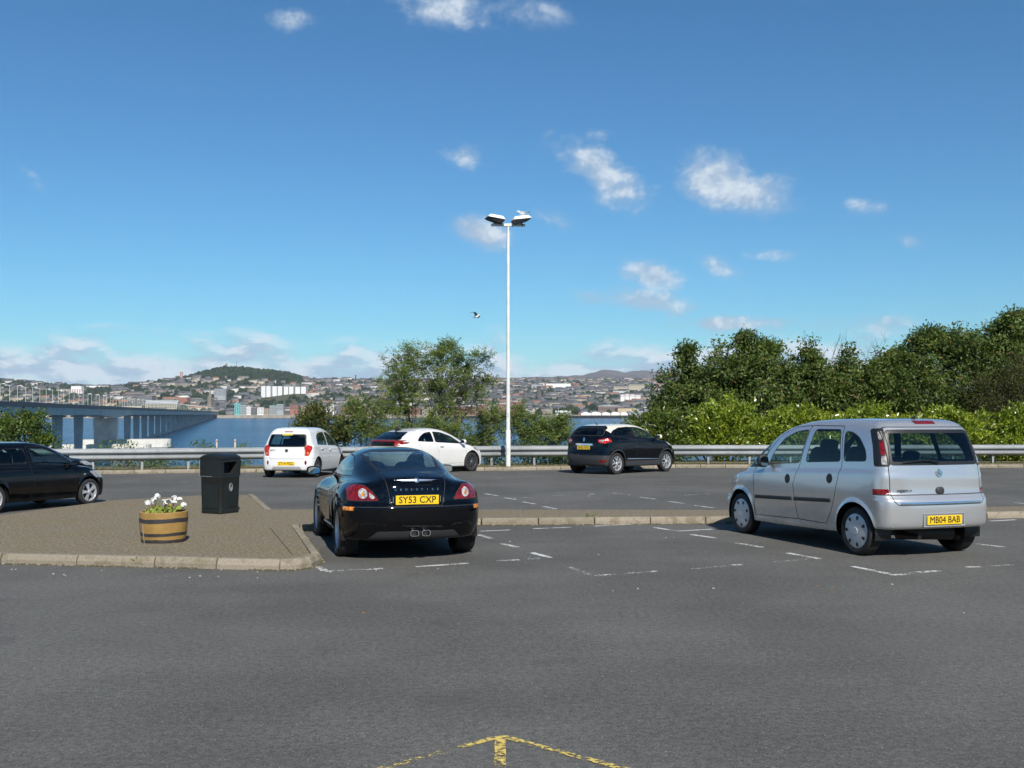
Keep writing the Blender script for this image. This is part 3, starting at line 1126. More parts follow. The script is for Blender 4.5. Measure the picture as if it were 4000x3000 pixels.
def project(Fn, P, it=3, lim=.03):
    P = P.copy()
    for _ in range(it):
        f = Fn(P)
        g = grad(Fn, P)
        st = (f / np.maximum((g * g).sum(1), .05))[:, None] * g
        ln = np.linalg.norm(st, axis=1, keepdims=True)
        P -= st * np.minimum(1, lim / np.maximum(ln, 1e-9))
    return P


def skin(Fn, x0, x1, wy, z0, z1, h):
    xs = np.arange(x0, x1, h)
    yh = (np.arange(int(wy / h) + 1) + .5) * h
    zs = np.arange(z0, z1, h)
    X, Y, Z = np.meshgrid(xs, yh, zs, indexing='ij')
    D = Fn(np.stack([X.ravel(), Y.ravel(), Z.ravel()], 1)).reshape(X.shape)
    D = np.concatenate([D[:, ::-1], D], axis=1)
    ys = np.concatenate([-yh[::-1], yh])
    s = D < 0
    n = (D.shape[0] - 1, D.shape[1] - 1, D.shape[2] - 1)
    cnt = np.zeros(n, np.int8)
    offs = [(a, b, c) for a in (0, 1) for b in (0, 1) for c in (0, 1)]
    for a, b, c in offs:
        cnt += s[a:a + n[0], b:b + n[1], c:c + n[2]]
    act = np.argwhere((cnt > 0) & (cnt < 8))
    vid = -np.ones(n, np.int64)
    vid[act[:, 0], act[:, 1], act[:, 2]] = np.arange(len(act))
    acc, num = np.zeros((len(act), 3)), np.zeros(len(act))
    for i in range(8):
        for a in range(3):
            if offs[i][a] == 0:
                o1 = np.array(offs[i])
                o2 = o1.copy()
                o2[a] = 1
                d1 = D[tuple((act + o1).T)]
                d2 = D[tuple((act + o2).T)]
                m = (d1 < 0) != (d2 < 0)
                t = np.where(m, d1 / np.where(m, d1 - d2, 1), 0)
                p = np.repeat(o1[None].astype(float), len(act), 0)
                p[:, a] += t
                acc[m] += p[m]
                num[m] += 1
    loc = act + acc / num[:, None]
    V = np.stack([xs[0] + loc[:, 0] * h, ys[0] + loc[:, 1] * h, zs[0] + loc[:, 2] * h], 1)
    T = []
    for a in range(3):
        b, c = (a + 1) % 3, (a + 2) % 3
        sl1, sl2 = [slice(None)] * 3, [slice(None)] * 3
        sl1[a], sl2[a] = slice(0, -1), slice(1, None)
        ch = np.argwhere(s[tuple(sl1)] != s[tuple(sl2)])
        ch = ch[(ch[:, b] > 0) & (ch[:, c] > 0) & (ch[:, b] < n[b]) & (ch[:, c] < n[c])]
        ins = s[tuple(ch.T)]
        q = []
        for (ob_, oc_) in ((1, 1), (0, 1), (0, 0), (1, 0)):
            i = ch.copy()
            i[:, b] -= ob_
            i[:, c] -= oc_
            q.append(vid[tuple(i.T)])
        q = np.stack(q, 1)
        q[~ins] = q[~ins][:, ::-1]
        T.append(q)
    Q = np.concatenate(T)
    V = project(Fn, V)
    d1 = np.linalg.norm(V[Q[:, 0]] - V[Q[:, 2]], axis=1)
    d2 = np.linalg.norm(V[Q[:, 1]] - V[Q[:, 3]], axis=1)
    sw = d1 > d2
    Q[sw] = np.roll(Q[sw], 1, axis=1)
    return V, np.concatenate([Q[:, [0, 1, 2]], Q[:, [0, 2, 3]]])


def chaikin(poly, it=2, q=.25):
    p = np.array(poly, float)
    for _ in range(it):
        nx = np.roll(p, -1, 0)
        p = np.stack([p * (1 - q) + nx * q, p * q + nx * (1 - q)], 1).reshape(-1, 2)
    return p


def round_poly(poly, r, n=5):
    """polygon with its corners rounded to about radius r"""
    p = np.array(poly, float)
    out = []
    for i in range(len(p)):
        a, b, c = p[i - 1], p[i], p[(i + 1) % len(p)]
        la, lc = np.linalg.norm(a - b), np.linalg.norm(c - b)
        if la < 1e-6 or lc < 1e-6:
            continue
        q0, q1 = b + (a - b) / la * min(r, la * .45), b + (c - b) / lc * min(r, lc * .45)
        for t in np.linspace(0, 1, n):
            out.append((1 - t) ** 2 * q0 + 2 * t * (1 - t) * b + t * t * q1)
    return np.array(out)


def sdf_poly(p, poly):
    """signed distance to a closed polygon, negative inside"""
    d = np.full(len(p), 1e9)
    ins = np.zeros(len(p), bool)
    for a, b in zip(poly, np.roll(poly, -1, 0)):
        e, w = b - a, p - a
        L = max((e * e).sum(), 1e-12)
        t = np.clip((w @ e) / L, 0, 1)
        d = np.minimum(d, np.hypot(w[:, 0] - e[0] * t, w[:, 1] - e[1] * t))
        c = ((a[1] > p[:, 1]) != (b[1] > p[:, 1]))
        if abs(e[1]) > 1e-12:
            ins ^= c & (p[:, 0] < a[0] + (p[:, 1] - a[1]) / e[1] * e[0])
    return np.where(ins, -d, d)


class Skin:
    def __init__(self, Fn, V, T):
        self.F, self.V, self.T = Fn, V, T
        self.lab = np.zeros(len(T), np.int32)      # which part
        self.gro = np.zeros(len(T), bool)          # seam
        self.N = None
        self.push = np.zeros(len(V))
        self.x0 = V[:, 0].min()
        self.normals()

    def normals(self):
        g = grad(self.F, self.V)
        self.N = g / np.maximum(np.linalg.norm(g, axis=1, keepdims=True), 1e-9)

    def region(self, view, s=1):
        V, N = self.V, self.N
        if view == 'side':
            return (V[:, 1] * s > .2) & (N[:, 1] * s > .22)
        if view == 'corner':
            return (V[:, 1] * s > .3) & (V[:, 0] < -.6) & ((N[:, 1] * s - N[:, 0]) > .35)
        if view == 'arch':
            return V[:, 1] * s > .5
        if view == 'all':
            return np.ones(len(V), bool)
        if view == 'rear':
            return (V[:, 0] < -.3) & ((N[:, 0] < -.12) | ((V[:, 0] < self.x0 + .30 + .55 * np.maximum(V[:, 2] - 1.0, 0)) & (N[:, 0] < .25)))
        if view == 'front':
            return (V[:, 0] > .2) & (N[:, 0] > .12)
        return N[:, 2] > .35

    def coords(self, view, s=1):
        V = self.V
        if view == 'corner':
            return np.stack([(V[:, 0] + s * V[:, 1]) * .70711, V[:, 2]], 1)
        return {'side': V[:, [0, 2]], 'arch': V[:, [0, 2]], 'all': V[:, [0, 2]], 'rear': V[:, [1, 2]], 'front': V[:, [1, 2]], 'top': V[:, [0, 1]]}[view]

    def phi(self, view, poly, reg, s=1):
        f = np.full(len(self.V), 9.0)
        c = self.coords(view, s)
        lo, hi = poly.min(0) - .12, poly.max(0) + .12
        m = reg & (c[:, 0] > lo[0]) & (c[:, 0] < hi[0]) & (c[:, 1] > lo[1]) & (c[:, 1] < hi[1])
        f[m] = sdf_poly(c[m], poly)
        return f, m

    def cut(self, f, ok):
        """split the triangles that the zero line of f crosses"""
        T = self.T
        sg = f > 0
        tm = ok[T].all(1)
        k = sg[T].sum(1)
        mix = np.where(tm & (k > 0) & (k < 3))[0]
        if len(mix) == 0:
            return np.zeros(0, np.int64)
        t = T[mix].copy()
        s3 = sg[t]
        lone = np.where(s3.sum(1) == 1, s3.argmax(1), (~s3).argmax(1))
        r = np.arange(len(t))
        a, b, c = t[r, lone], t[r, (lone + 1) % 3], t[r, (lone + 2) % 3]
        E = np.concatenate([np.stack([a, b], 1), np.stack([a, c], 1)])
        Es = np.sort(E, 1)
        key = Es[:, 0] * (len(self.V) + 1) + Es[:, 1]
        u, first, inv = np.unique(key, return_index=True, return_inverse=True)
        e = Es[first]
        tt = f[e[:, 0]] / (f[e[:, 0]] - f[e[:, 1]])
        NV = self.V[e[:, 0]] * (1 - tt[:, None]) + self.V[e[:, 1]] * tt[:, None]
        NV = project(self.F, NV, 1, .01)
        base = len(self.V)
        g = grad(self.F, NV)
        NN = g / np.maximum(np.linalg.norm(g, axis=1, keepdims=True), 1e-9)
        self.V = np.concatenate([self.V, NV])
        self.N = np.concatenate([self.N, NN])
        self.push = np.concatenate([self.push, self.push[e].max(1) * 0])
        m = len(t)
        p, q = base + inv[:m], base + inv[m:]
        self.T[mix] = np.stack([a, p, q], 1)
        self.T = np.concatenate([self.T, np.stack([p, b, c], 1), np.stack([p, c, q], 1)])
        self.lab = np.concatenate([self.lab, self.lab[mix], self.lab[mix]])
        self.gro = np.concatenate([self.gro, self.gro[mix], self.gro[mix]])
        return base + np.arange(len(NV))

    def carve(self, view, poly, label, s=1, over=None, inset=0.0, seam=0.0):
        """give the faces inside poly (shrunk by inset) the label; seam > 0 also cuts a gap of that half width along the outline"""
        poly = np.asarray(poly, float)
        for lev in ([inset] if seam == 0 else [inset - seam, inset, inset + seam]):
            reg = self.region(view, s)
            f, m = self.phi(view, poly, reg, s)
            new = self.cut(f + lev, m)
            if seam > 0 and lev == inset and len(new):
                self.push[new] = .014
        reg = self.region(view, s)
        f, m = self.phi(view, poly, reg, s)
        fm = f[self.T].mean(1)
        tm = m[self.T].all(1)
        ov = np.ones(len(self.T), bool) if over is None else np.isin(self.lab, over)
        if label is not None:
            self.lab[tm & ov & (fm < -inset)] = label
        if seam > 0:
            self.gro[tm & ov & (np.abs(fm + inset) < seam)] = True
        return self

    def part(self, lab):
        sel = self.lab == lab
        T, gr = self.T[sel], self.gro[sel]
        if len(T) == 0:
            return None
        u, inv = np.unique(T, return_inverse=True)
        V = self.V[u] - self.N[u] * self.push[u][:, None]
        return V, inv.reshape(-1, 3), self.N[u], gr.astype(np.int32)


def surf_pts(Fn, view, pts, s=1):
    """points of the skin seen at 2-D positions pts in a side, rear or top view"""
    pts = np.asarray(pts, float)
    if view == 'side':
        P, d = np.stack([pts[:, 0], np.full(len(pts), 1.05 * s), pts[:, 1]], 1), np.array([0, -s, 0.])
    elif view == 'rear':
        P, d = np.stack([np.full(len(pts), -2.3), pts[:, 0], pts[:, 1]], 1), np.array([1., 0, 0])
    else:
        P, d = np.stack([pts[:, 0], pts[:, 1], np.full(len(pts), 1.9)], 1), np.array([0, 0, -1.])
    for _ in range(26):
        P = P + d * (Fn(P) * .9)[:, None]
    g = grad(Fn, P)
    return P, g / np.maximum(np.linalg.norm(g, axis=1, keepdims=True), 1e-9)


def strip_on(Fn, car, view, line, width, name, mat, s=1, proud=.006, n=14):
    """raised strip (moulding, chrome, lamp bar) that follows the skin along a line"""
    L = np.array(line, float)
    seg = np.concatenate([[0], np.cumsum(np.linalg.norm(np.diff(L, axis=0), axis=1))])
    t = np.linspace(0, seg[-1], n)
    C = np.stack([np.interp(t, seg, L[:, 0]), np.interp(t, seg, L[:, 1])], 1)
    T = np.gradient(C, axis=0)
    T /= np.maximum(np.linalg.norm(T, axis=1, keepdims=True), 1e-9)
    Nn = np.stack([-T[:, 1], T[:, 0]], 1)
    wd = width if isinstance(width, (list, tuple)) else (width, width)
    W_ = np.linspace(wd[0], wd[1], n)[:, None]
    po = ((-.5, -.003), (-.5, .7 * proud), (-.36, proud), (.36, proud), (.5, .7 * proud), (.5, -.003))
    P, N = surf_pts(Fn, view, np.concatenate([C + Nn * W_ * o for o, _ in po]), s)
    V = (P + N * np.repeat([pr for _, pr in po], n)[:, None]).reshape(6, n, 3).transpose(1, 0, 2).reshape(-1, 3)
    Fc = [(i * 6 + k, i * 6 + k + 1, i * 6 + 7 + k, i * 6 + 6 + k) for i in range(n - 1) for k in range(5)]
    mb = MB().add([tuple(v) for v in V], Fc + [[0, 1, 2, 3, 4, 5], [(n - 1) * 6 + k for k in range(6)][::-1]])
    return mb.build(name, mat, car, True, 50)


# ---- car materials
def car_paint(name, col, metal=0.0, rough=.3, coat=1.0, flake=False, dirt=.0):
    m = bpy.data.materials.new(name)
    m.use_nodes = True
    N = NT(m.node_tree)
    b = N.n('ShaderNodeBsdfPrincipled')
    g = N.n('ShaderNodeNewGeometry')
    inner = N.n('ShaderNodeBsdfDiffuse', inp={0: (.025, .026, .028, 1)})
    mx = N.n('ShaderNodeMixShader', inp={0: g.outputs['Backfacing'], 1: b.outputs[0], 2: inner.outputs[0]})
    N.n('ShaderNodeOutputMaterial', inp={0: mx.outputs[0]})
    tcn = N.n('ShaderNodeTexCoord')
    dust = N.noise(tcn.outputs['Object'], 3.0, 5.0, .65)
    sepz = N.n('ShaderNodeSeparateXYZ', inp={0: tcn.outputs['Object']})
    low = N.ss(sepz.outputs[2], .25, .62, 1.0, 0.12)
    df = N.m('MULTIPLY', N.m('MULTIPLY', N.ss(dust, .35, .75), low), dirt)
    N.link(N.mix(df, col, tuple(min(.22, c * .5 + .10) for c in (.9, .8, .7))), b.inputs['Base Color'])
    b.inputs['Metallic'].default_value = metal
    N.link(N.ss(N.m('ADD', df, N.m('MULTIPLY', dust, .06)), 0.0, 1.0, rough, .75), b.inputs['Roughness'])
    b.inputs['Coat Weight'].default_value = coat
    b.inputs['Coat Roughness'].default_value = 0.04
    b.inputs['Specular IOR Level'].default_value = 0.15 if col[0] > .05 else 0.0
    return m


def car_glass(name, tint, refl=1.0):
    m = bpy.data.materials.new(name)
    m.use_nodes = True
    N = NT(m.node_tree)
    tr = N.n('ShaderNodeBsdfTransparent', inp={0: (*tint, 1)})
    gl = N.n('ShaderNodeBsdfGlossy', inp={0: (1, 1, 1, 1), 1: 0.015})
    fr = N.n('ShaderNodeLayerWeight', inp={0: .5})
    fz = N.m('ADD', .045, N.m('MULTIPLY', N.m('POWER', fr.outputs['Facing'], 5.0), .9))
    mx = N.n('ShaderNodeMixShader', inp={0: N.m('MULTIPLY', fz, refl), 1: tr.outputs[0], 2: gl.outputs[0]})
    N.n('ShaderNodeOutputMaterial', inp={0: mx.outputs[0]})
    return m


def lens_mat(name, col, rough=.12):
    """coloured lamp lens with moulded ribs"""
    m, N, b, pos = node_mat(name)
    tcn = N.n('ShaderNodeTexCoord')
    nz = N.noise(tcn.outputs['Object'], 26.0, 2.0, .5)
    N.link(N.mix(N.ss(nz, .35, .65), tuple(c * .45 for c in col), col), b.inputs['Base Color'])
    b.inputs['Roughness'].default_value = rough
    b.inputs['Coat Weight'].default_value = .6
    wv_ = N.n('ShaderNodeTexWave', inp={'Vector': tcn.outputs['Object'], 'Scale': 38.0})
    bp = N.n('ShaderNodeBump', inp={'Strength': .25, 'Distance': .004, 'Height': wv_.outputs[0]})
    N.link(bp.outputs[0], b.inputs['Normal'])
    return m


M_SEAM = pmat('seam', (.008, .008, .009), .8)
M_TRIM = pmat('black_trim', (.012, .012, .013), .45)
M_PLASTIC = pmat('dark_plastic', (.03, .031, .033), .6, bump=.05, bscale=300)
M_TYRE = pmat('tyre_rubber', (.022, .022, .022), .8, var=.3, vscale=12, bump=.3, bscale=90)
M_ALLOY = pmat('alloy', (.66, .67, .69), .32, .6)
M_ALLOY_D = pmat('dark_alloy', (.22, .225, .235), .35, .8)
M_HUBCAP = pmat('hubcap_silver', (.60, .62, .64), .35, .35)
M_CHROME = pmat('chrome', (.85, .86, .88), .16, 1.0)
M_SEAT = pmat('seat_cloth', (.022, .023, .027), .9)
M_SEAT2 = pmat('seat_grey', (.06, .062, .068), .9)
M_PLATE = pmat('yellow_plate', (.80, .52, .01), .4, coat=.4)
M_INK = pmat('plate_ink', (.012, .012, .013), .5)
M_RED = lens_mat('red_lens', (.22, .004, .004))
M_REDB = lens_mat('bright_red_lens', (.62, .022, .010))
M_AMBER = lens_mat('amber_lens', (.85, .28, .03))
M_CLEAR = lens_mat('clear_lens', (.52, .50, .48))
M_MIRROR = pmat('mirror_glass', (.8, .85, .86), .02, 1.0)
G_CLEAR = car_glass('window_glass', (.74, .84, .81))
G_DARK = car_glass('tinted_glass', (.42, .52, .53))
G_PRIV = car_glass('privacy_glass', (.05, .055, .06))


def text_obj(txt, size, mat, parent, M, extrude=.002, bold=.0, width=None, name='lettering'):
    cu = bpy.data.curves.new(name, 'FONT')
    cu.body = txt
    cu.size = size
    cu.align_x, cu.align_y = 'CENTER', 'CENTER'
    cu.extrude = extrude
    cu.bevel_depth = bold
    cu.bevel_resolution = 0
    cu.resolution_u = 3
    tmp = bpy.data.objects.new(name, cu)
    me = bpy.data.meshes.new_from_object(tmp)
    bpy.data.objects.remove(tmp)
    bpy.data.curves.remove(cu)
    me.materials.clear()
    me.materials.append(mat)
    o = link(name, me, parent)
    if width is not None:
        co = np.empty(len(me.vertices) * 3, np.float32)
        me.vertices.foreach_get('co', co)
        w = np.ptp(co[0::3])
        if w > 1e-6:
            M = M @ Matrix.Diagonal((width / float(w), 1, 1, 1))
    o.matrix_local = M
    return o


def face_rear(x, y, z, tilt=0.0, yaw=0.0):
    """frame whose x runs to the viewer's right when looking at a car's back, y up, z outwards"""
    Rm = Matrix(((0, 0, -1), (-1, 0, 0), (0, 1, 0))).to_4x4()
    return Matrix.Translation((x, y, z)) @ Matrix.Rotation(yaw, 4, 'Z') @ Matrix.Rotation(tilt, 4, 'Y') @ Rm


def face_right(x, y, z):
    """frame for a car's right side (looking at it, the front is to the right)"""
    return Matrix.Translation((x, y, z)) @ Matrix(((1, 0, 0), (0, 0, -1), (0, 1, 0))).to_4x4()


def face_left(x, y, z):
    return Matrix.Translation((x, y, z)) @ Matrix(((-1, 0, 0), (0, 0, 1), (0, 1, 0))).to_4x4()


def number_plate(car, txt, x, y, z, tilt=0.0, w=.52, h=.111, yaw=0.0):
    M = face_rear(x, y, z, tilt, yaw)
    mb = MB()
    mb.M = M
    mb.cbox((0, 0, 0), (w, h, .008), .0035)
    pl = mb.build('number_plate', M_PLATE, car)
    text_obj(txt, h * 1.0, M_INK, pl, M @ Matrix.Translation((0, 0, .0055)), .0006, .0012, w * .86, 'plate_lettering')
    return pl


def wheel(car, x, y, r, w, rim_r, style, mat, out):
    """tyre as a part, rim and hub as its sub-parts; out = +1 left side, -1 right"""
    mb = MB()
    hw = w / 2
    mb.lathe([(rim_r * .96, -hw * .7), (rim_r, -hw * .86), (rim_r + (r - rim_r) * .45, -hw), (r - .018, -hw * .93), (r - .003, -hw * .75), (r, 0),
              (r - .003, hw * .75), (r - .018, hw * .93), (rim_r + (r - rim_r) * .45, hw), (rim_r, hw * .86), (rim_r * .96, hw * .7)], 40, 'y')
    for g in (-.45, -.15, .15, .45):
        mb.lathe([(r + .0006, hw * (g - .05)), (r + .0006, hw * (g + .05))], 40, 'y', mi=1)
    me = mb.mesh('wheel', [M_TYRE, M_SEAM], True, 40)
    o = link('wheel', me, car)
    o.location = (x, y, r)
    d = 1 * out
    rb = MB()
    f = hw * .72
    rr = rim_r
    rb.lathe([(rr * 1.0, d * hw * .84), (rr * .965, d * hw * .86), (rr * .93, d * hw * .70), (rr * .90, d * f * .45), (rr * .88, -d * hw * .5)], 40, 'y')
    rb.lathe([(0.0, -d * .02), (rr * .9, -d * .02)], 24, 'y', mi=1)

    def spoke(a, r0, r1, w0, w1, y0, y1, th=.03):
        ca, sa = math.cos(a), math.sin(a)
        vs = []
        for (q, wd, yy) in ((r0, w0, y0), (r1, w1, y1)):
            for (u, dep) in ((-wd / 2, 0), (wd / 2, 0), (wd / 2 * .8, -th), (-wd / 2 * .8, -th)):
                px, pz = q * ca - u * sa, q * sa + u * ca
                vs.append((px, d * (yy + dep), pz))
        rb.add(vs, [(0, 1, 5, 4), (1, 2, 6, 5), (2, 3, 7, 6), (3, 0, 4, 7), (4, 5, 6, 7)])

    yo, yi = hw * .80, hw * .66
    kind, n = style
    if kind == 'cap':
        rb = MB()
        rb.lathe([(rr * 1.0, d * hw * .84), (rr * .97, d * hw * .90), (rr * .88, d * hw * .93), (rr * .5, d * hw * .99), (rr * .22, d * hw * 1.0), (rr * .2, d * hw * 1.06), (0, d * hw * 1.06)], 40, 'y')
        for k in range(n):
            a = 2 * math.pi * k / n + .2
            ca, sa = math.cos(a), math.sin(a)
            vs = []
            for t in np.linspace(0, 2 * math.pi, 12, endpoint=False):
                q, u = rr * (.77 + .135 * math.cos(t)), rr * (.095 + .035 * math.cos(t)) * math.sin(t)
                vs.append((q * ca - u * sa, d * (hw * .985 + .002), q * sa + u * ca))
            rb.add(vs, [list(range(12))], 1)
    elif kind == 'plain':
        for k in range(n):
            a = 2 * math.pi * k / n + .3
            spoke(a, rr * .12, rr * .93, rr * .30, rr * .34, yo, yi)
    elif kind == 'multi':
        for k in range(n):
            a = 2 * math.pi * k / n + .15
            spoke(a, rr * .12, rr * .93, rr * .17, rr * .13, yo, yi)
    elif kind == 'twin':
        for k in range(n):
            a = 2 * math.pi * k / n + .3
            for s_ in (-.13, .13):
                spoke(a + s_, rr * .14, rr * .93, rr * .15, rr * .17, yo, yi)
    elif kind == 'y':
        for k in range(n):
            a = 2 * math.pi * k / n + .3
            spoke(a, rr * .12, rr * .56, rr * .16, rr * .20, yo, yo * .96)
            for s_ in (-1, 1):
                ca, sa = math.cos(a), math.sin(a)
                vs = []
                for (q, u0, yy) in ((rr * .50, .02 * s_, yo * .96), (rr * .93, rr * .34 * s_, yi)):
                    for (du, dep) in ((-rr * .08, 0), (rr * .08, 0), (rr * .06, -.03), (-rr * .06, -.03)):
                        u = u0 + du
                        vs.append((q * ca - u * sa, d * (yy + dep), q * sa + u * ca))
                rb.add(vs, [(0, 1, 5, 4), (1, 2, 6, 5), (2, 3, 7, 6), (3, 0, 4, 7)])
    if kind != 'cap':
        rb.lathe([(rr * .2, d * yi), (rr * .2, d * (yo + .006)), (rr * .17, d * (yo + .012)), (0, d * (yo + .012))], 16, 'y')
    rm = link('rim', rb.mesh('rim', [mat, M_TRIM], True, 35), o)
    rm.rotation_euler = (0, random.uniform(0, 1.2), 0)
    return o


def soft_box(mb, c, s, k=.25, mi=0, tilt=0.0):
    """cushion-like rounded block (superellipsoid)"""
    vs, fs = [], []
    n, m_ = 10, 7
    def sg(v, e):
        return math.copysign(abs(v) ** e, v)
    for i in range(m_ + 1):
        ph = -math.pi / 2 + math.pi * i / m_
        for j in range(n):
            th = 2 * math.pi * j / n + .1
            x = sg(math.cos(ph), k) * sg(math.cos(th), k) * s[0] / 2
            y = sg(math.cos(ph), k) * sg(math.sin(th), k) * s[1] / 2
            z = sg(math.sin(ph), k) * s[2] / 2
            x, z = x * math.cos(tilt) + z * math.sin(tilt), -x * math.sin(tilt) + z * math.cos(tilt)
            vs.append((c[0] + x, c[1] + y, c[2] + z))
    for i in range(m_):
        for j in range(n):
            q = (j + 1) % n
            fs.append((i * n + j, i * n + q, (i + 1) * n + q, (i + 1) * n + j))
    mb.add(vs, fs, mi)


def interior(car, xf, xr, w, zc, zt, dash_x, rhd=True, mat=None, rear_hr=True):
    """seats with head rests, dashboard, steering wheel and cabin floor"""
    mat = mat or M_SEAT
    fl = MB()
    xb = xr if xr is not None else xf - .6
    fl.box(((dash_x + xb) / 2 - .1, 0, zc - .34), (dash_x - xb + .9, w * 1.6, .04))
    fl.build('cabin_floor', M_TRIM, car)
    for s in (1, -1):
        mb = MB()
        soft_box(mb, (xf + .22, s * w * .46, zc - .2), (.5, .48, .18), .4)
        soft_box(mb, (xf - .10, s * w * .46, zc + .10), (.14, .46, .60), .4, 0, -.25)
        soft_box(mb, (xf - .24, s * w * .46, zt - .10), (.10, .27, .19), .5, 0, -.2)
        mb.tube([(xf - .2, s * w * .46 - .06, zt - .3), (xf - .23, s * w * .46 - .06, zt - .14)], .007, 5)
        mb.tube([(xf - .2, s * w * .46 + .06, zt - .3), (xf - .23, s * w * .46 + .06, zt - .14)], .007, 5)
        mb.build('seat', mat, car, True, 60)
    if xr is not None:
        mb = MB()
        soft_box(mb, (xr + .2, 0, zc - .2), (.45, w * 1.5, .16), .35)
        soft_box(mb, (xr - .08, 0, zc + .02), (.14, w * 1.5, .52), .35, 0, -.25)
        if rear_hr:
            for s in (1, -1):
                soft_box(mb, (xr - .17, s * w * .46, zt - .22), (.09, .25, .15), .5, 0, -.2)
        mb.build('rear_bench', mat, car, True, 60)
    db = MB()
    soft_box(db, (dash_x, 0, zc - .06), (.46, w * 1.62, .34), .35)
    db.build('dashboard', M_PLASTIC, car, True, 60)
    sw_ = MB()
    yy = -w * .46 if rhd else w * .46
    ring = [(.0, .18 * math.cos(t), .18 * math.sin(t)) for t in np.linspace(0, 2 * math.pi, 22)]
    sw_.M = Matrix.Translation((dash_x - .33, yy, zc + .02)) @ Matrix.Rotation(-.45, 4, 'Y')
    sw_.tube(ring, .016, 6, cap=False)
    sw_.tube([(0, -.18, 0), (0, .18, 0)], .02, 5)
    sw_.tube([(0, 0, 0), (0, 0, -.18)], .02, 5)
    sw_.build('steering_wheel', M_TRIM, car, True, 60)


def wing_mirror(car, x, y, z, s, shell, size=(.10, .22, .15), arm=.10):
    mb = MB()
    soft_box(mb, (x, y + s * (arm + size[1] / 2), z), size, .62)
    mb.tube([(x + .03, y - s * .03, z - .04), (x + .02, y + s * (arm + .06), z - .02)], [.03, .022], 7, 1)
    o = mb.build('wing_mirror', [shell, M_TRIM], car, True, 60)
    g = MB()
    pts = [(x - size[0] * .515, y + s * (arm + size[1] / 2) + size[1] * .40 * math.copysign(abs(math.cos(t)) ** .6, math.cos(t)), z + size[2] * .38 * math.copysign(abs(math.sin(t)) ** .6, math.sin(t))) for t in np.linspace(0, 2 * math.pi, 16, endpoint=False)]
    g.add(pts, [list(range(16))])
    g.build('mirror_glass', M_MIRROR, o)
    return o


def put_car(car, x, y, yaw, scale=1.0, sink=0.0):
    """stand a car on the sloping tarmac, nose towards yaw (0 = straight away from the camera, + = left)"""
    up = Vector((0, SLOPE, 1)).normalized()
    fw = Vector((-math.sin(yaw), math.cos(yaw), 0))
    fw = (fw - up * fw.dot(up)).normalized()
    lf = up.cross(fw)
    M = Matrix(((fw.x, lf.x, up.x, x), (fw.y, lf.y, up.y, y), (fw.z, lf.z, up.z, gz(y) - sink), (0, 0, 0, 1)))
    car.matrix_world = M @ Matrix.Diagonal((scale, scale, scale, 1))


def emit_parts(car, sk, names, paint):
    """names: label -> (object name, materials, parent label or None)"""
    objs = {}
    for lab in sorted(names):
        nm, mats, par = names[lab]
        pt = sk.part(lab)
        if pt is None:
            continue
        V, T, N, gr = pt
        mats = mats if isinstance(mats, list) else [mats, M_SEAM]
        me = np_mesh(nm, V, T, 3, mats, True, N, gr)
        objs[lab] = link(nm, me, objs.get(par, car) if par is not None else car)
    return objs


def badge(car, x, y, z, r, view='rear', tilt=0.0, name='badge'):
    """round chrome badge ring with a bar device inside"""
    M = face_rear(x, y, z, tilt) if view == 'rear' else face_left(x, y, z)
    mb = MB()
    mb.M = M
    n = 20
    ring = [(r * math.cos(t), r * math.sin(t), .004) for t in np.linspace(0, 2 * math.pi, n)]
    mb.tube(ring, r * .13, 6, cap=False)
    return mb, M
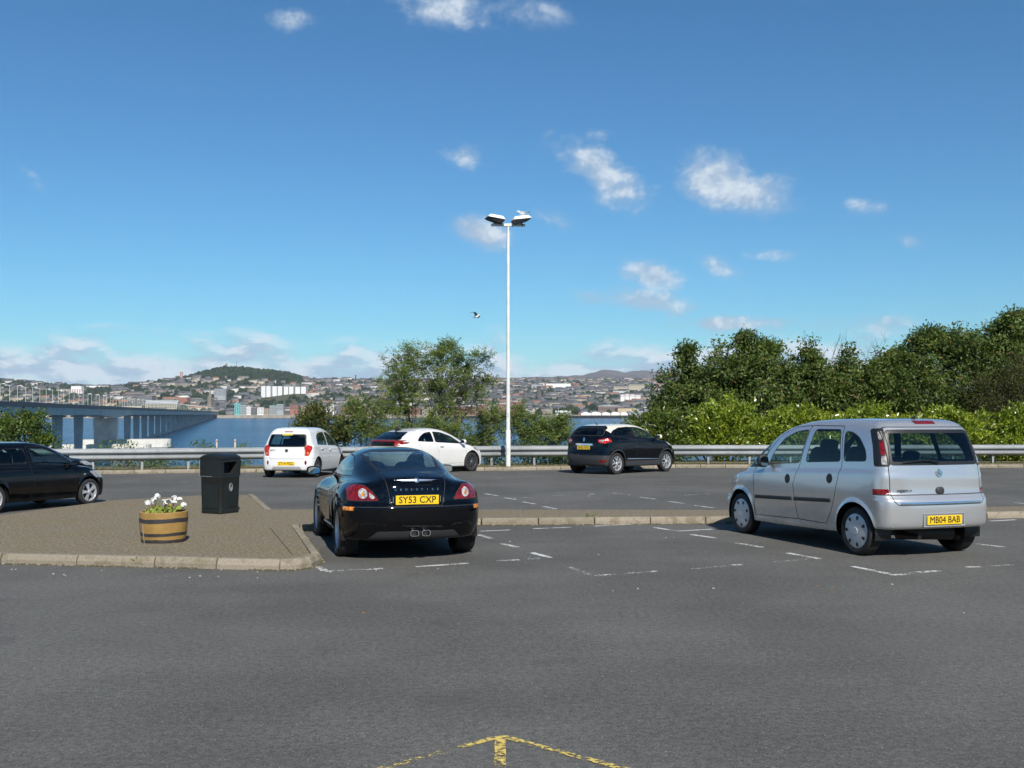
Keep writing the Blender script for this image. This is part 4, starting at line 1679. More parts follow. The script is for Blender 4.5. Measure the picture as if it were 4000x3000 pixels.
# ------------------------------------------------------------------ the parked cars
class CarBuild:
    """labels: 0 body; each carve() makes a new part"""
    def __init__(self, S, h=.028):
        self.S = S
        Fn = car_solid(S)
        V, T = skin(Fn, S['x0'] - .1, S['x1'] + .12, S['w'] + .12, .08, S['H'] + .1, h)
        self.sk = Skin(Fn, V, T)
        self.names = {0: ('body', [S['paint'], M_SEAM], None)}
        self.n = 0

    def new(self, name, mats, parent=None):
        self.n += 1
        self.names[self.n] = (name, mats if isinstance(mats, list) else [mats, M_SEAM], parent)
        return self.n

    def part(self, view, poly, name, mat, s=1, seam=0.0, rnd=2, over=None, parent=None, inset=0.0):
        lab = self.new(name, mat, parent)
        p = round_poly(poly, .02 * rnd) if rnd else np.array(poly, float)
        self.sk.carve(view, p, lab, s, over, inset, seam)
        return lab

    def both(self, poly, name, mat, **k):
        return [self.part('side', poly, name, mat, s, **k) for s in (1, -1)]

    def pair(self, view, poly, name, mat, **k):
        """left and right copies on the rear, front or top"""
        out = []
        for s in (1, -1):
            q = [(a * s, b) for a, b in poly] if view in ('rear', 'front') else [(a, b * s) for a, b in poly]
            out.append(self.part(view, q, name, mat, **k))
        return out

    def window(self, view, poly, glass, s=1, rim=.014, rnd=2, trim=None, name='window'):
        p = round_poly(poly, .03 * rnd) if rnd else np.array(poly, float)
        lt = self.new('window_seal', trim or M_TRIM)
        self.sk.carve(view, p, lt, s)
        lg = self.new(name, glass, lt)
        self.sk.carve(view, p, lg, s, None, rim)
        return lg

    def windows(self, poly, glass, **k):
        for s in (1, -1):
            self.window('side', poly, glass, s, **k)

    def seam_line(self, view, poly, s=1, g=.0035, over=(0,)):
        self.sk.carve(view, round_poly(poly, .03), None, s, list(over) if over else None, 0.0, g)

    def arch(self):
        S = self.S
        for xw in S['axles']:
            for s in (1, -1):
                lab = 900
                self.sk.carve('arch', np.array([(xw + (S['Ra'] + .024) * math.cos(t), S['rw'] + (S['Ra'] + .024) * math.sin(t)) for t in np.linspace(0, 2 * math.pi, 48, endpoint=False)]), lab, s)

    def finish(self, name, label, cat='car', group='cars parked in the car park'):
        self.arch()
        car = empty(name)
        self.Fn = self.sk.F
        tag(car, label, cat, group)
        self.objs = emit_parts(car, self.sk, self.names, self.S['paint'])
        self.car = car
        return car


def wheels4(car, S, rim_r, w, style, mat, rear=None):
    for xw in S['axles']:
        for s in (1, -1):
            ww, rr, rim = (w, S['rw'], rim_r) if (rear is None or xw > 0) else rear
            wheel(car, xw, s * (S['trk'] - ww / 2), rr, ww, rim, style, mat, s)
    ub = MB()
    ub.box((.1, 0, .29), (S['x1'] - S['x0'] - 1.0, S['inner'] * 2 - .05, .10))
    for xw in S['axles']:
        ub.tube([(xw, -S['trk'] + .12, S['rw']), (xw, S['trk'] - .12, S['rw'])], .05, 8)
        for s in (1, -1):
            ring = [(xw + (S['Ra'] + .02) * math.cos(t), S['rw'] + (S['Ra'] + .02) * math.sin(t)) for t in np.linspace(-.25, math.pi + .25, 18)]
            vs = [(a, s * (S['inner'] - .02), b) for a, b in ring] + [(a, s * (S['trk'] - .015), b) for a, b in ring]
            ub.add(vs, [(k, k + 1, 19 + k, 18 + k) for k in range(17)] + [list(range(18))])
    ub.build('underbody', M_TRIM, car)


P_SILVER = car_paint('silver_paint', (.60, .605, .605), .66, .26, 1.0, dirt=.15)
P_BLACK = car_paint('black_paint', (.0015, .0018, .003), 0.0, .2, .9, dirt=.0)
P_WHITE = car_paint('white_paint', (.74, .74, .73), 0.0, .3, 1.0, dirt=.12)
P_PEARL = car_paint('pearl_white_paint', (.72, .71, .68), 0.0, .3, 1.0, dirt=.10)
P_BLUEBLACK = car_paint('blue_black_paint', (.0016, .0020, .004), 0.0, .2, .9, dirt=.0)
P_CREAM = car_paint('cream_paint', (.74, .68, .54), 0.0, .3, 1.0)
P_BLACK2 = car_paint('dusty_black_paint', (.002, .0022, .003), 0.0, .22, .95, dirt=.03)
P_GREYBLUE = car_paint('grey_blue_paint', (.03, .04, .055), .4, .3, 1.0)


def silver_mpv():
    S = dict(x0=-1.95, x1=2.12, w=.86, H=1.73, paint=P_SILVER, axles=(-1.315, 1.315), rw=.30, Ra=.338, Rf=.40, flare=.020, inner=.58, trk=.815,
             top=([-1.95, -1.6, -1.0, 0, .6, .95, 1.25, 1.55, 1.8, 1.96, 2.06, 2.14], [1.08, 1.09, 1.075, 1.04, 1.01, .985, .955, .905, .84, .76, .66, .5]), crown=.06,
             plan=([-1.95, -1.6, -1.2, 0, 1.2, 1.6, 1.9, 2.12], [.79, .818, .83, .835, .825, .80, .75, .68]),
             sect=([.15, .3, .5, .75, .95, 1.1, 1.3], [-.065, -.03, -.006, 0, -.012, -.03, -.06]),
             rear=([.2, .32, .45, .6, .70, .745, .80, 1.0, 1.15, 1.4, 1.56, 1.66, 1.75], [-1.80, -1.89, -1.93, -1.935, -1.925, -1.895, -1.862, -1.855, -1.835, -1.755, -1.69, -1.62, -1.5]),
             kr=.22, pr=3.0, front=([.15, .35, .55, .75, .95, 1.2], [2.02, 2.10, 2.11, 2.07, 1.98, 1.8]), kf=.52, pf=2.2,
             bot=([-1.95, -1.5, -1.0, 1.5, 2.1], [.36, .34, .25, .21, .22]),
             roof=([-1.95, -1.7, -1.4, -.8, -.2, .3, .8, 1.2, 1.5, 1.8], [1.615, 1.665, 1.695, 1.705, 1.685, 1.595, 1.32, 1.03, .8, .6]), gcrown=.06,
             gplan=([-1.95, -1.5, -.5, .3, .8, 1.2, 1.5], [.775, .795, .80, .80, .795, .785, .74]),
             gtum=([.9, 1.1, 1.3, 1.5, 1.6, 1.75], [.005, -.015, -.05, -.10, -.14, -.22]), k_st=.05, k_sr=.13, k_sf=.30, k_g=.12, k_fil=.03, k_gr=.10, k_tr=.05)
    B = CarBuild(S, .026)
    sm = .005
    bum = B.part('rear', [(-1.2, .1), (1.2, .1), (1.2, .772), (-1.2, .772)], 'bumper', P_SILVER, rnd=0, seam=sm, over=[0])
    tg = B.part('rear', [(-.62, .652), (.62, .652), (.672, .70), (.68, .80), (.678, 1.1), (.66, 1.555), (.60, 1.59), (-.60, 1.59), (-.66, 1.555), (-.678, 1.1), (-.68, .80), (-.672, .70)], 'tailgate', P_SILVER, seam=sm, rnd=1)
    B.pair('rear', [(.69, .776), (.86, .776), (.86, .842), (.69, .842)], 'reflector', M_RED, rnd=0)
    for s in (1, -1):
        B.part('corner', [(-.795, 1.115), (-.61, 1.115), (-.592, 1.35), (-.55, 1.565), (-.70, 1.575), (-.77, 1.35)], 'lamp_housing', M_TRIM, s, rnd=1, seam=.004)
        B.part('corner', [(-.765, 1.14), (-.70, 1.135), (-.693, 1.235), (-.752, 1.245)], 'lamp_lens', M_CLEAR, s, rnd=.4)
        B.part('corner', [(-.750, 1.258), (-.69, 1.248), (-.664, 1.42), (-.715, 1.43)], 'tail_lamp', M_RED, s, rnd=.4)
        B.part('corner', [(-.712, 1.445), (-.660, 1.435), (-.634, 1.535), (-.684, 1.545)], 'lamp_lens', M_CLEAR, s, rnd=.4)
    B.window('rear', [(-.668, 1.125), (.668, 1.125), (.65, 1.40), (.625, 1.56), (-.625, 1.56), (-.65, 1.40)], G_DARK, rim=.045, rnd=2, name='rear_window')
    fd = [(.93, .315), (.955, .97), (.64, 1.22), (.40, 1.47), (.13, 1.58), (-.25, 1.605), (-.20, 1.35), (-.14, 1.09), (-.03, .80), (-.13, .345)]
    rd = [(-.13, .345), (-.03, .80), (-.14, 1.09), (-.20, 1.35), (-.25, 1.605), (-.93, 1.60), (-1.03, 1.12), (-.945, .75), (-.86, .52), (-.74, .34)]
    d1 = B.both(fd, 'door', P_SILVER, seam=sm, rnd=1)
    d2 = B.both(rd, 'door', P_SILVER, seam=sm, rnd=1)
    for k, s in enumerate((1, -1)):
        for (cx, cz, dd) in ((.10, .875, d1[k]), (-.82, .925, d2[k])):
            B.part('side', [(cx + .06 * math.cos(t), cz + .062 * math.sin(t)) for t in np.linspace(0, 2 * math.pi, 14, endpoint=False)], 'door_handle', M_TRIM, s, rnd=0, parent=dd, seam=.003)
    B.windows([(1.14, .99), (.58, 1.43), (.625, 1.29), (.68, 1.12), (.72, 1.01)], G_CLEAR, rim=.012, rnd=1)
    B.windows([(.60, 1.055), (.52, 1.22), (.30, 1.43), (.05, 1.525), (-.23, 1.555), (-.185, 1.35), (-.13, 1.095)], G_CLEAR, rim=.012)
    B.windows([(-.25, 1.11), (-.29, 1.31), (-.36, 1.56), (-.90, 1.56), (-1.0, 1.145)], G_CLEAR, rim=.012)
    B.windows([(-1.05, 1.15), (-.985, 1.54), (-1.14, 1.53), (-1.30, 1.46), (-1.45, 1.31), (-1.50, 1.165)], G_DARK, rim=.012)
    B.window('front', [(-.70, 1.02), (.70, 1.02), (.60, 1.53), (-.60, 1.53)], G_CLEAR, name='windscreen')
    B.pair('front', [(.42, .62), (.80, .70), (.80, .86), (.55, .82)], 'headlamp', M_CLEAR)
    car = B.finish('parked_car', 'silver five-door people carrier parked with its back towards us')
    wheels4(car, S, .215, .185, ('cap', 7), M_HUBCAP)
    strip_on(B.Fn, car, 'rear', [(-.60, .672), (.60, .672)], .024, 'chrome_strip', M_CHROME)
    strip_on(B.Fn, car, 'rear', [(-.15, 1.645), (.15, 1.645)], .036, 'brake_lamp', M_RED, proud=.012)
    for s in (1, -1):
        strip_on(B.Fn, car, 'side', [(.90, .578), (.0, .61)], .05, 'rub_strip', M_PLASTIC, s, .012)
        strip_on(B.Fn, car, 'side', [(-.06, .613), (-.85, .645)], .05, 'rub_strip', M_PLASTIC, s, .012)
    interior(car, .12, -.85, .66, .92, 1.42, .95, True, M_SEAT)
    number_plate(car, 'MB04 BAB', -1.948, 0.0, .468, -.03)
    pr = MB()
    for (a, c, w_) in (((-1.944, 0, .545), (.012, .62, .02), 0), ((-1.944, 0, .395), (.012, .62, .018), 0), ((-1.942, .30, .47), (.012, .02, .15), 0), ((-1.942, -.30, .47), (.012, .02, .15), 0)):
        pr.cbox(a, c, .004)
    pr.build('plate_surround', P_SILVER, car)
    tgo = B.objs[tg]
    mb, M = badge(car, -1.866, 0, 1.035, .044, tilt=.08)
    mb.M = M
    mb.tube([(-.03, .017, .005), (-.004, .017, .005), (.022, -.014, .005), (.034, -.014, .005)], .008, 6)
    mb.tube([(-.015, -.035, .004), (-.015, .035, .004)], .006, 5)
    mb.build('badge', M_CHROME, tgo, True, 60)
    hd_ = MB()
    soft_box(hd_, (-1.872, 0, .815), (.04, .13, .10), .8)
    hd_.build('tailgate_handle', M_PLASTIC, tgo, True, 60)
    text_obj('MERIVA', .05, M_PLASTIC, tgo, face_rear(-1.848, .50, .818, 0, -.05), .002, 0.0, .21, 'lettering')
    wp = MB()
    wp.tube([(-1.868, 0, 1.16), (-1.862, .12, 1.185), (-1.845, .50, 1.175)], [.014, .010, .008], 6)
    wp.build('wiper', M_TRIM, car, True, 60)
    ae = MB()
    ae.tube([(-1.42, 0, 1.685), (-1.45, 0, 1.72)], [.03, .012], 8)
    ae.tube([(-1.45, 0, 1.72), (-1.53, 0, 1.80)], [.007, .004], 6)
    ae.build('aerial', M_TRIM, car, True, 60)
    for s in (1, -1):
        wing_mirror(car, .60, s * .795, 1.10, s, M_PLASTIC, (.10, .16, .18), .02)
    ex = MB()
    ex.tube([(-1.5, .25, .27), (-1.80, .25, .26)], .03, 10)
    ex.tube([(-1.55, -.45, .26), (-1.4, .25, .27)], .09, 10)
    ex.build('exhaust', M_TRIM, car, True, 60)
    return car


def black_coupe():
    S = dict(x0=-2.04, x1=2.04, w=.90, H=1.32, paint=P_BLACK, axles=(-1.2, 1.2), rw=.325, Ra=.365, Rf=.43, flare=.012, inner=.56, trk=.86,
             top=([-2.06, -1.95, -1.7, -1.35, -.9, -.4, .2, .8, 1.2, 1.6, 1.85, 2.04], [.80, .885, .945, .965, .945, .905, .885, .895, .875, .80, .72, .56]), crown=.05,
             plan=([-2.05, -1.9, -1.6, -1.2, -.6, 0, .6, 1.2, 1.6, 1.85, 2.05], [.77, .815, .865, .885, .858, .835, .845, .87, .84, .78, .70]),
             sect=([.15, .3, .45, .62, .75, .9, 1.0], [-.075, -.04, -.012, 0, -.008, -.04, -.07]),
             rear=([.15, .26, .36, .5, .62, .655, .70, .80, .9, 1.0, 1.2], [-1.82, -1.90, -1.96, -2.005, -2.01, -1.995, -1.965, -1.955, -1.945, -1.90, -1.70]),
             kr=.42, pr=3.0, front=([.12, .3, .5, .65, .8], [1.92, 2.0, 2.03, 1.99, 1.85]), kf=.62, pf=2.2,
             bot=([-2.05, -1.7, -1.2, 1.5, 2.05], [.25, .24, .18, .16, .18]),
             roof=([-2.1, -1.95, -1.75, -1.45, -1.1, -.7, -.3, 0, .3, .6, .95, 1.15, 1.4], [.885, .955, 1.005, 1.065, 1.15, 1.25, 1.305, 1.31, 1.27, 1.13, .93, .84, .7]), gcrown=.11,
             gplan=([-2.1, -1.9, -1.6, -1.2, -.8, -.3, .3, .7, 1.1], [.40, .46, .555, .63, .67, .69, .685, .67, .63]),
             gtum=([.8, .9, 1.05, 1.2, 1.32], [.02, 0, -.06, -.15, -.25]), gfull=True, k_st=.22, k_sr=.16, k_sf=.30, k_g=.16, k_fil=.07, k_gr=.10, k_tr=.05)
    B = CarBuild(S, .024)
    sm = .005
    B.part('rear', [(-1.2, .1), (1.2, .1), (1.2, .648), (-1.2, .648)], 'bumper', P_BLACK, rnd=0, seam=sm, over=[0])
    B.part('rear', [(-.50, .10), (.50, .10), (.58, .25), (.46, .36), (-.46, .36), (-.58, .25)], 'diffuser', M_PLASTIC, rnd=1)
    tg = B.part('rear', [(-.30, .655), (.30, .655), (.335, .80), (.36, .95), (.40, 1.06), (.485, 1.27), (-.485, 1.27), (-.40, 1.06), (-.36, .95), (-.335, .80)], 'tailgate', P_BLACK, seam=.005, rnd=1)
    lamps = B.pair('rear', [(.735, .915), (.60, .90), (.515, .825), (.445, .722), (.80, .715), (.80, .86)], 'tail_lamp', M_RED, rnd=.5, seam=.005)
    for k, s in enumerate((1, -1)):
        B.part('rear', [(s * (.625 + .052 * math.cos(t)), .805 + .06 * math.sin(t)) for t in np.linspace(0, 2 * math.pi, 16, endpoint=False)], 'lamp_lens', M_CLEAR, rnd=0, parent=lamps[k])
        B.part('rear', [(s * (.625 + .020 * math.cos(t)), .795 + .024 * math.sin(t)) for t in np.linspace(0, 2 * math.pi, 12, endpoint=False)], 'indicator', M_AMBER, rnd=0, parent=lamps[k])
    B.part('rear', [(.565, .83), (.545, .745), (.475, .742), (.53, .80)], 'reversing_lamp', M_CLEAR, rnd=1, parent=lamps[0])
    B.window('top', [(-.50, -.47), (-.50, .47), (-.9, .45), (-1.41, .385), (-1.41, -.385), (-.9, -.45)], G_DARK, rim=.03, rnd=1, name='rear_window')
    dd = B.both([(.62, .30), (.70, .60), (.70, .905), (-.48, .93), (-.50, .70), (-.44, .45), (-.36, .30)], 'door', P_BLACK, seam=sm, rnd=1)
    B.windows([(.80, .93), (.40, 1.15), (.05, 1.225), (-.40, 1.205), (-.80, 1.105), (-1.0, 1.01), (-.98, .965), (-.5, .945)], G_DARK, rim=.014)
    B.window('front', [(-.62, .95), (.62, .95), (.50, 1.255), (-.50, 1.255)], G_DARK, name='windscreen')
    B.pair('front', [(.45, .60), (.74, .66), (.74, .78), (.55, .74)], 'headlamp', M_CLEAR)
    car = B.finish('parked_car', 'shiny black two-door coupe parked with its back towards us')
    wheels4(car, S, .235, .225, ('plain', 7), M_ALLOY, (.255, .325, .245))
    for s in (1, -1):
        strip_on(B.Fn, car, 'side', [(.60, .275), (-.75, .275)], .03, 'sill_strip', M_CHROME, s)
        strip_on(B.Fn, car, 'side', [(-1.67, .625), (-1.83, .625)], .045, 'side_marker', M_AMBER, s, .004, 5)
        for q in range(4):
            strip_on(B.Fn, car, 'side', [(.96 - .02 * q, .67 - .065 * q), (.80 - .02 * q, .67 - .065 * q)], .016, 'wing_louvre', M_CHROME, s, .01, 5)
    interior(car, .0, None, .60, .72, 1.13, .72, True)
    number_plate(car, 'SY53 CXP', -1.998, 0, .728, -.03)
    tgo = B.objs[tg]
    wb_ = MB()
    wb_.M = face_rear(-1.925, 0, .955, .42)
    for s in (1, -1):
        wb_.add([(s * .03, -.016, 0), (s * .03, .014, 0), (s * .26, .010, -.012), (s * .27, .004, -.012), (s * .03, -.012, .014), (s * .03, .010, .014), (s * .25, .006, .004)], [(0, 1, 2, 3), (4, 6, 5), (0, 4, 5, 1), (1, 5, 6, 2), (0, 3, 6, 4)])
        wb_.tube([(s * .03, -.010, .01), (s * .19, -.008, .004)], .005, 5)
    wb_.lathe([(.034, 0), (.034, .012), (.024, .018), (0, .018)], 16, 'z')
    wb_.build('winged_badge', M_CHROME, tgo, True, 40)
    xs_ = np.linspace(.255, -.255, 9)
    for ch, yy in zip('CROSSFIRE', xs_):
        text_obj(ch, .036, M_CHROME, tgo, face_rear(-1.963, float(yy), .848, .1), .002, .001, None, 'lettering')
    ck = MB()
    for s in (1, -1):
        ck.box((-1.972, s * .285, .715), (.006, .008, .11))
        ck.box((-1.972, s * .325, .70), (.006, .006, .10))
    ck.build('chrome_trim', M_CHROME, car)
    ex = MB()
    for yy in (.035, -.105):
        pts = []
        for (dx_, k_) in ((0, 1), (-.12, 1), (-.12, .86), (-.02, .84)):
            for t in np.linspace(0, 2 * math.pi, 14, endpoint=False):
                pts.append((-1.90 + dx_, yy + .052 * k_ * math.copysign(abs(math.cos(t)) ** .55, math.cos(t)), .335 + .036 * k_ * math.copysign(abs(math.sin(t)) ** .55, math.sin(t))))
        fs = [(r * 14 + k, r * 14 + (k + 1) % 14, r * 14 + 14 + (k + 1) % 14, r * 14 + 14 + k) for r in range(3) for k in range(14)]
        ex.add(pts, fs)
        ex.add(pts[-14:], [list(range(14))], 1)
    ex.build('exhaust', [M_CHROME, M_TRIM], car, True, 50)
    for s in (1, -1):
        wing_mirror(car, .62, s * .72, .975, s, P_BLACK, (.13, .20, .12), .13)
        hb = MB()
        soft_box(hb, (-.30, s * .845, .80), (.15, .035, .03), .6)
        hb.build('door_handle', M_CHROME, B.objs.get(dd[0 if s > 0 else 1], car), True, 60)
    return car


def white_city_car():
    S = dict(x0=-1.76, x1=1.87, w=.82, H=1.50, paint=P_WHITE, axles=(-1.1925, 1.1925), rw=.285, Ra=.322, Rf=.37, flare=.012, inner=.55, trk=.785,
             top=([-1.76, -1.5, -1.0, -.3, .5, .95, 1.2, 1.45, 1.7, 1.86], [.98, 1.0, .97, .93, .90, .89, .87, .83, .74, .56]), crown=.06,
             plan=([-1.76, -1.5, -1.1, 0, 1.1, 1.45, 1.7, 1.87], [.755, .785, .80, .79, .795, .77, .72, .65]),
             sect=([.12, .3, .5, .7, .9, 1.1], [-.06, -.02, 0, -.004, -.018, -.06]),
             rear=([.15, .25, .4, .55, .65, .75, .9, 1.1, 1.3, 1.42, 1.55], [-1.66, -1.71, -1.735, -1.735, -1.715, -1.705, -1.70, -1.645, -1.545, -1.47, -1.36]),
             kr=.26, pr=3.0, front=([.12, .3, .5, .7, .9], [1.78, 1.85, 1.86, 1.82, 1.72]), kf=.50, pf=2.1, bot=([-1.76, -1.3, 1.4, 1.86], [.22, .20, .18, .2]),
             roof=([-1.8, -1.5, -1.2, -.7, -.2, .2, .6, .95, 1.2, 1.5], [1.36, 1.44, 1.475, 1.49, 1.48, 1.42, 1.22, .99, .82, .6]), gcrown=.07,
             gplan=([-1.76, -1.3, -.5, .2, .7, 1.1], [.71, .745, .765, .755, .73, .70]), gtum=([.8, .95, 1.15, 1.3, 1.4, 1.5], [.01, -.015, -.075, -.135, -.18, -.23]),
             k_st=.05, k_sr=.14, k_sf=.30, k_g=.13, k_fil=.035, k_gr=.12, k_tr=.05)
    B = CarBuild(S, .03)
    sm = .0032
    B.part('rear', [(-1, .05), (1, .05), (1, .585), (-1, .585)], 'bumper', P_WHITE, rnd=0, seam=sm, over=[0])
    B.part('rear', [(-.42, .15), (.42, .15), (.46, .25), (.40, .335), (-.40, .335), (-.46, .25)], 'lower_valance', pmat('grey_valance', (.33, .33, .33), .6), rnd=1)
    tg = B.part('rear', [(-.50, .56), (.50, .56), (.54, .66), (.53, .90), (.545, 1.3), (.48, 1.40), (-.48, 1.40), (-.545, 1.3), (-.53, .90), (-.54, .66)], 'tailgate', P_WHITE, rnd=1, seam=sm)
    lamps = B.pair('rear', [(.50, .96), (.57, .985), (.73, .93), (.735, .85), (.66, .65), (.545, .64), (.555, .80)], 'tail_lamp', M_REDB, rnd=1)
    for k, s in enumerate((1, -1)):
        B.part('rear', [(s * a, b) for a, b in ((.60, .69), (.655, .70), (.66, .76), (.60, .76))], 'indicator', M_AMBER, rnd=1, parent=lamps[k])
        B.part('rear', [(s * (.575 + .032 * math.cos(t)), .45 + .07 * math.sin(t)) for t in np.linspace(0, 2 * math.pi, 12, endpoint=False)], 'reflector', M_RED, rnd=0)
    B.window('rear', [(-.56, .905), (.56, .905), (.60, 1.0), (.535, 1.285), (-.535, 1.285), (-.60, 1.0)], G_DARK, rim=.03, name='rear_window')
    d1 = B.both([(.80, .26), (.84, .60), (.85, .86), (.50, 1.16), (.12, 1.36), (-.22, 1.375), (-.20, .90), (-.10, .60), (-.16, .26)], 'door', P_WHITE, seam=sm, rnd=1)
    d2 = B.both([(-.16, .26), (-.10, .60), (-.20, .90), (-.22, 1.375), (-.78, 1.35), (-1.0, 1.22), (-1.06, .92), (-.96, .66), (-.78, .48), (-.72, .27)], 'door', P_WHITE, seam=sm, rnd=1)
    B.windows([(-1.10, .965), (-1.02, 1.21), (-.76, 1.32), (-.25, 1.345), (-.23, .935)], G_CLEAR, rim=.012)
    B.windows([(-.17, .93), (-.18, 1.345), (.12, 1.325), (.45, 1.165), (.78, .95), (.78, .905)], G_CLEAR, rim=.012)
    B.window('front', [(-.64, .90), (.64, .90), (.54, 1.37), (-.54, 1.37)], G_CLEAR, name='windscreen')
    B.pair('front', [(.45, .58), (.76, .66), (.76, .84), (.60, .78)], 'headlamp', M_CLEAR)
    car = B.finish('parked_car', 'small white five-door hatchback with yellow tag on its rear window')
    wheels4(car, S, .195, .175, ('multi', 8), M_ALLOY_D)
    interior(car, .08, -.72, .60, .80, 1.28, .85, True)
    strip_on(B.Fn, car, 'rear', [(-.13, 1.35), (.13, 1.35)], .03, 'brake_lamp', M_RED)
    number_plate(car, 'ST14 MZL', -1.742, 0, .425, 0)
    tgo = B.objs[tg]
    em = MB()
    em.M = face_rear(-1.712, 0, .80, 0)
    em.lathe([(.0, .008), (.04, .008), (.05, 0)], 16, 'z')
    em.M = em.M @ Matrix.Diagonal((1, .6, 1, 1))
    em.build('badge', M_TRIM, tgo)
    text_obj('KIA', .026, M_CHROME, tgo, face_rear(-1.722, 0, .80, 0), .001, .001, .05, 'lettering')
    text_obj('picanto', .05, M_CHROME, tgo, face_rear(-1.70, .42, .82, 0), .002, .001, .17, 'lettering')
    tgl = MB()
    tgl.M = face_rear(-1.565, .02, 1.275, .42)
    tgl.box((0, 0, .004), (.30, .055, .004))
    yt_ = tgl.build('yellow_tag', pmat('yellow_tag', (.85, .62, .03), .5), car)
    text_obj('Arnold Clark', .035, M_INK, yt_, face_rear(-1.572, .02, 1.275, .42), .0008, .0008, .26, 'lettering')
    ae = MB()
    ae.tube([(-1.2, .12, 1.47), (-1.28, .12, 1.66)], [.009, .004], 6)
    ae.build('aerial', M_TRIM, car)
    hs = MB()
    soft_box(hs, (-1.70, -.0, .54), (.04, .5, .03), .7)
    for s in (1, -1):
        wing_mirror(car, .72, s * .75, .96, s, M_TRIM, (.10, .19, .14), .05)
        for k, xx, zz in ((d1, -.05, .80), (d2, -.82, .84)):
            hb = MB()
            soft_box(hb, (xx, s * .80, zz), (.17, .04, .035), .6)
            hb.build('door_handle', P_WHITE, B.objs.get(k[0 if s > 0 else 1], car), True, 60)
    return car


def black_crossover():
    S = dict(x0=-2.0, x1=2.16, w=.90, H=1.60, paint=P_BLUEBLACK, axles=(-1.303, 1.303), rw=.34, Ra=.385, Rf=.46, flare=.018, inner=.58, trk=.865,
             top=([-2.0, -1.7, -1.2, -.5, .4, .9, 1.2, 1.5, 1.85, 2.1], [1.12, 1.165, 1.15, 1.12, 1.10, 1.08, 1.06, 1.02, .93, .70]), crown=.06,
             plan=([-2.0, -1.7, -1.3, -.5, 0, 1.2, 1.6, 1.9, 2.15], [.83, .87, .885, .865, .86, .88, .86, .80, .72]),
             sect=([.15, .3, .45, .6, .75, .95, 1.15, 1.3], [-.06, -.03, -.035, -.02, 0, -.008, -.03, -.07]),
             rear=([.2, .35, .5, .62, .72, .85, 1.0, 1.15, 1.3, 1.45, 1.6], [-1.86, -1.93, -1.965, -1.96, -1.93, -1.91, -1.90, -1.87, -1.77, -1.63, -1.5]),
             kr=.28, pr=2.8, front=([.15, .35, .6, .8, 1.0], [2.04, 2.13, 2.14, 2.10, 1.98]), kf=.48, pf=2.2, bot=([-2, -1.5, 1.6, 2.15], [.28, .24, .22, .26]),
             roof=([-2, -1.75, -1.5, -1.0, -.4, .1, .5, .9, 1.2, 1.5], [1.40, 1.47, 1.525, 1.575, 1.58, 1.53, 1.38, 1.15, .98, .8]), gcrown=.07,
             gplan=([-2, -1.5, -.5, .2, .7, 1.1], [.77, .81, .82, .81, .78, .75]), gtum=([1.0, 1.15, 1.3, 1.45, 1.6], [.02, -.01, -.06, -.13, -.23]),
             k_st=.09, k_sr=.16, k_sf=.30, k_g=.13, k_fil=.05, k_gr=.12, k_tr=.05)
    B = CarBuild(S, .03)
    sm = .0032
    B.both([(-2.1, .1), (2.2, .1), (2.2, .40), (.95, .40), (-.9, .42), (-2.1, .60)], 'side_cladding', M_PLASTIC, rnd=0)
    B.part('rear', [(-1, .05), (1, .05), (1, .60), (-1, .60)], 'bumper', M_PLASTIC, rnd=0)
    for xw in S['axles']:
        B.both([(xw + .445 * math.cos(t), .34 + .445 * math.sin(t)) for t in np.linspace(-.3, math.pi + .3, 20)], 'arch_trim', M_PLASTIC, rnd=0)
    B.pair('rear', [(.62, .36), (.80, .40), (.82, .46), (.62, .44)], 'reflector', M_RED, rnd=1)
    tg = B.part('rear', [(-.56, .66), (.56, .66), (.60, .85), (.62, 1.15), (.63, 1.45), (.5, 1.52), (-.5, 1.52), (-.63, 1.45), (-.62, 1.15), (-.60, .85)], 'tailgate', P_BLUEBLACK, rnd=1, seam=sm)
    # cream roof with a wedge down the rear pillar
    roof_l = B.new('roof', P_CREAM)
    B.sk.carve('all', np.array([(-2.1, 1.485), (-1.70, 1.465), (-1.50, 1.29), (-1.36, 1.38), (-1.08, 1.455), (-.45, 1.485), (.02, 1.46), (.40, 1.35), (.80, 1.15), (.92, 1.09), (1.05, 1.2), (.4, 1.8), (-2.1, 1.8)]), roof_l, 1, [0])
    lamps = B.pair('rear', [(.52, 1.09), (.70, 1.12), (.90, 1.15), (.86, 1.02), (.75, .965), (.55, 1.0)], 'tail_lamp', M_REDB, rnd=1)
    for k, s in enumerate((1, -1)):
        B.part('rear', [(s * a, b) for a, b in ((.575, 1.075), (.72, 1.085), (.72, 1.02), (.59, 1.025))], 'lamp_lens', M_CLEAR, rnd=1, parent=lamps[k])
    B.window('rear', [(-.67, 1.20), (.67, 1.20), (.66, 1.34), (.54, 1.47), (-.54, 1.47), (-.66, 1.34)], G_PRIV, rim=.03, name='rear_window')
    B.part('rear', [(-.37, .905), (.37, .905), (.34, .965), (-.34, .965)], 'chrome_strip', M_CHROME, rnd=1, parent=tg)
    d1 = B.both([(.92, .45), (.96, .75), (.95, 1.09), (.45, 1.38), (.05, 1.505), (-.42, 1.525), (-.36, 1.12), (-.26, .8), (-.30, .45)], 'door', P_BLUEBLACK, seam=sm, rnd=1, over=[0])
    d2 = B.both([(-.30, .45), (-.26, .8), (-.36, 1.12), (-.42, 1.525), (-1.02, 1.49), (-1.18, 1.30), (-1.12, .95), (-.98, .75), (-.86, .45)], 'door', P_BLUEBLACK, seam=sm, rnd=1, over=[0])
    B.windows([(-1.40, 1.19), (-1.33, 1.36), (-1.08, 1.465), (-.49, 1.495), (-.41, 1.15)], G_PRIV, rim=.012)
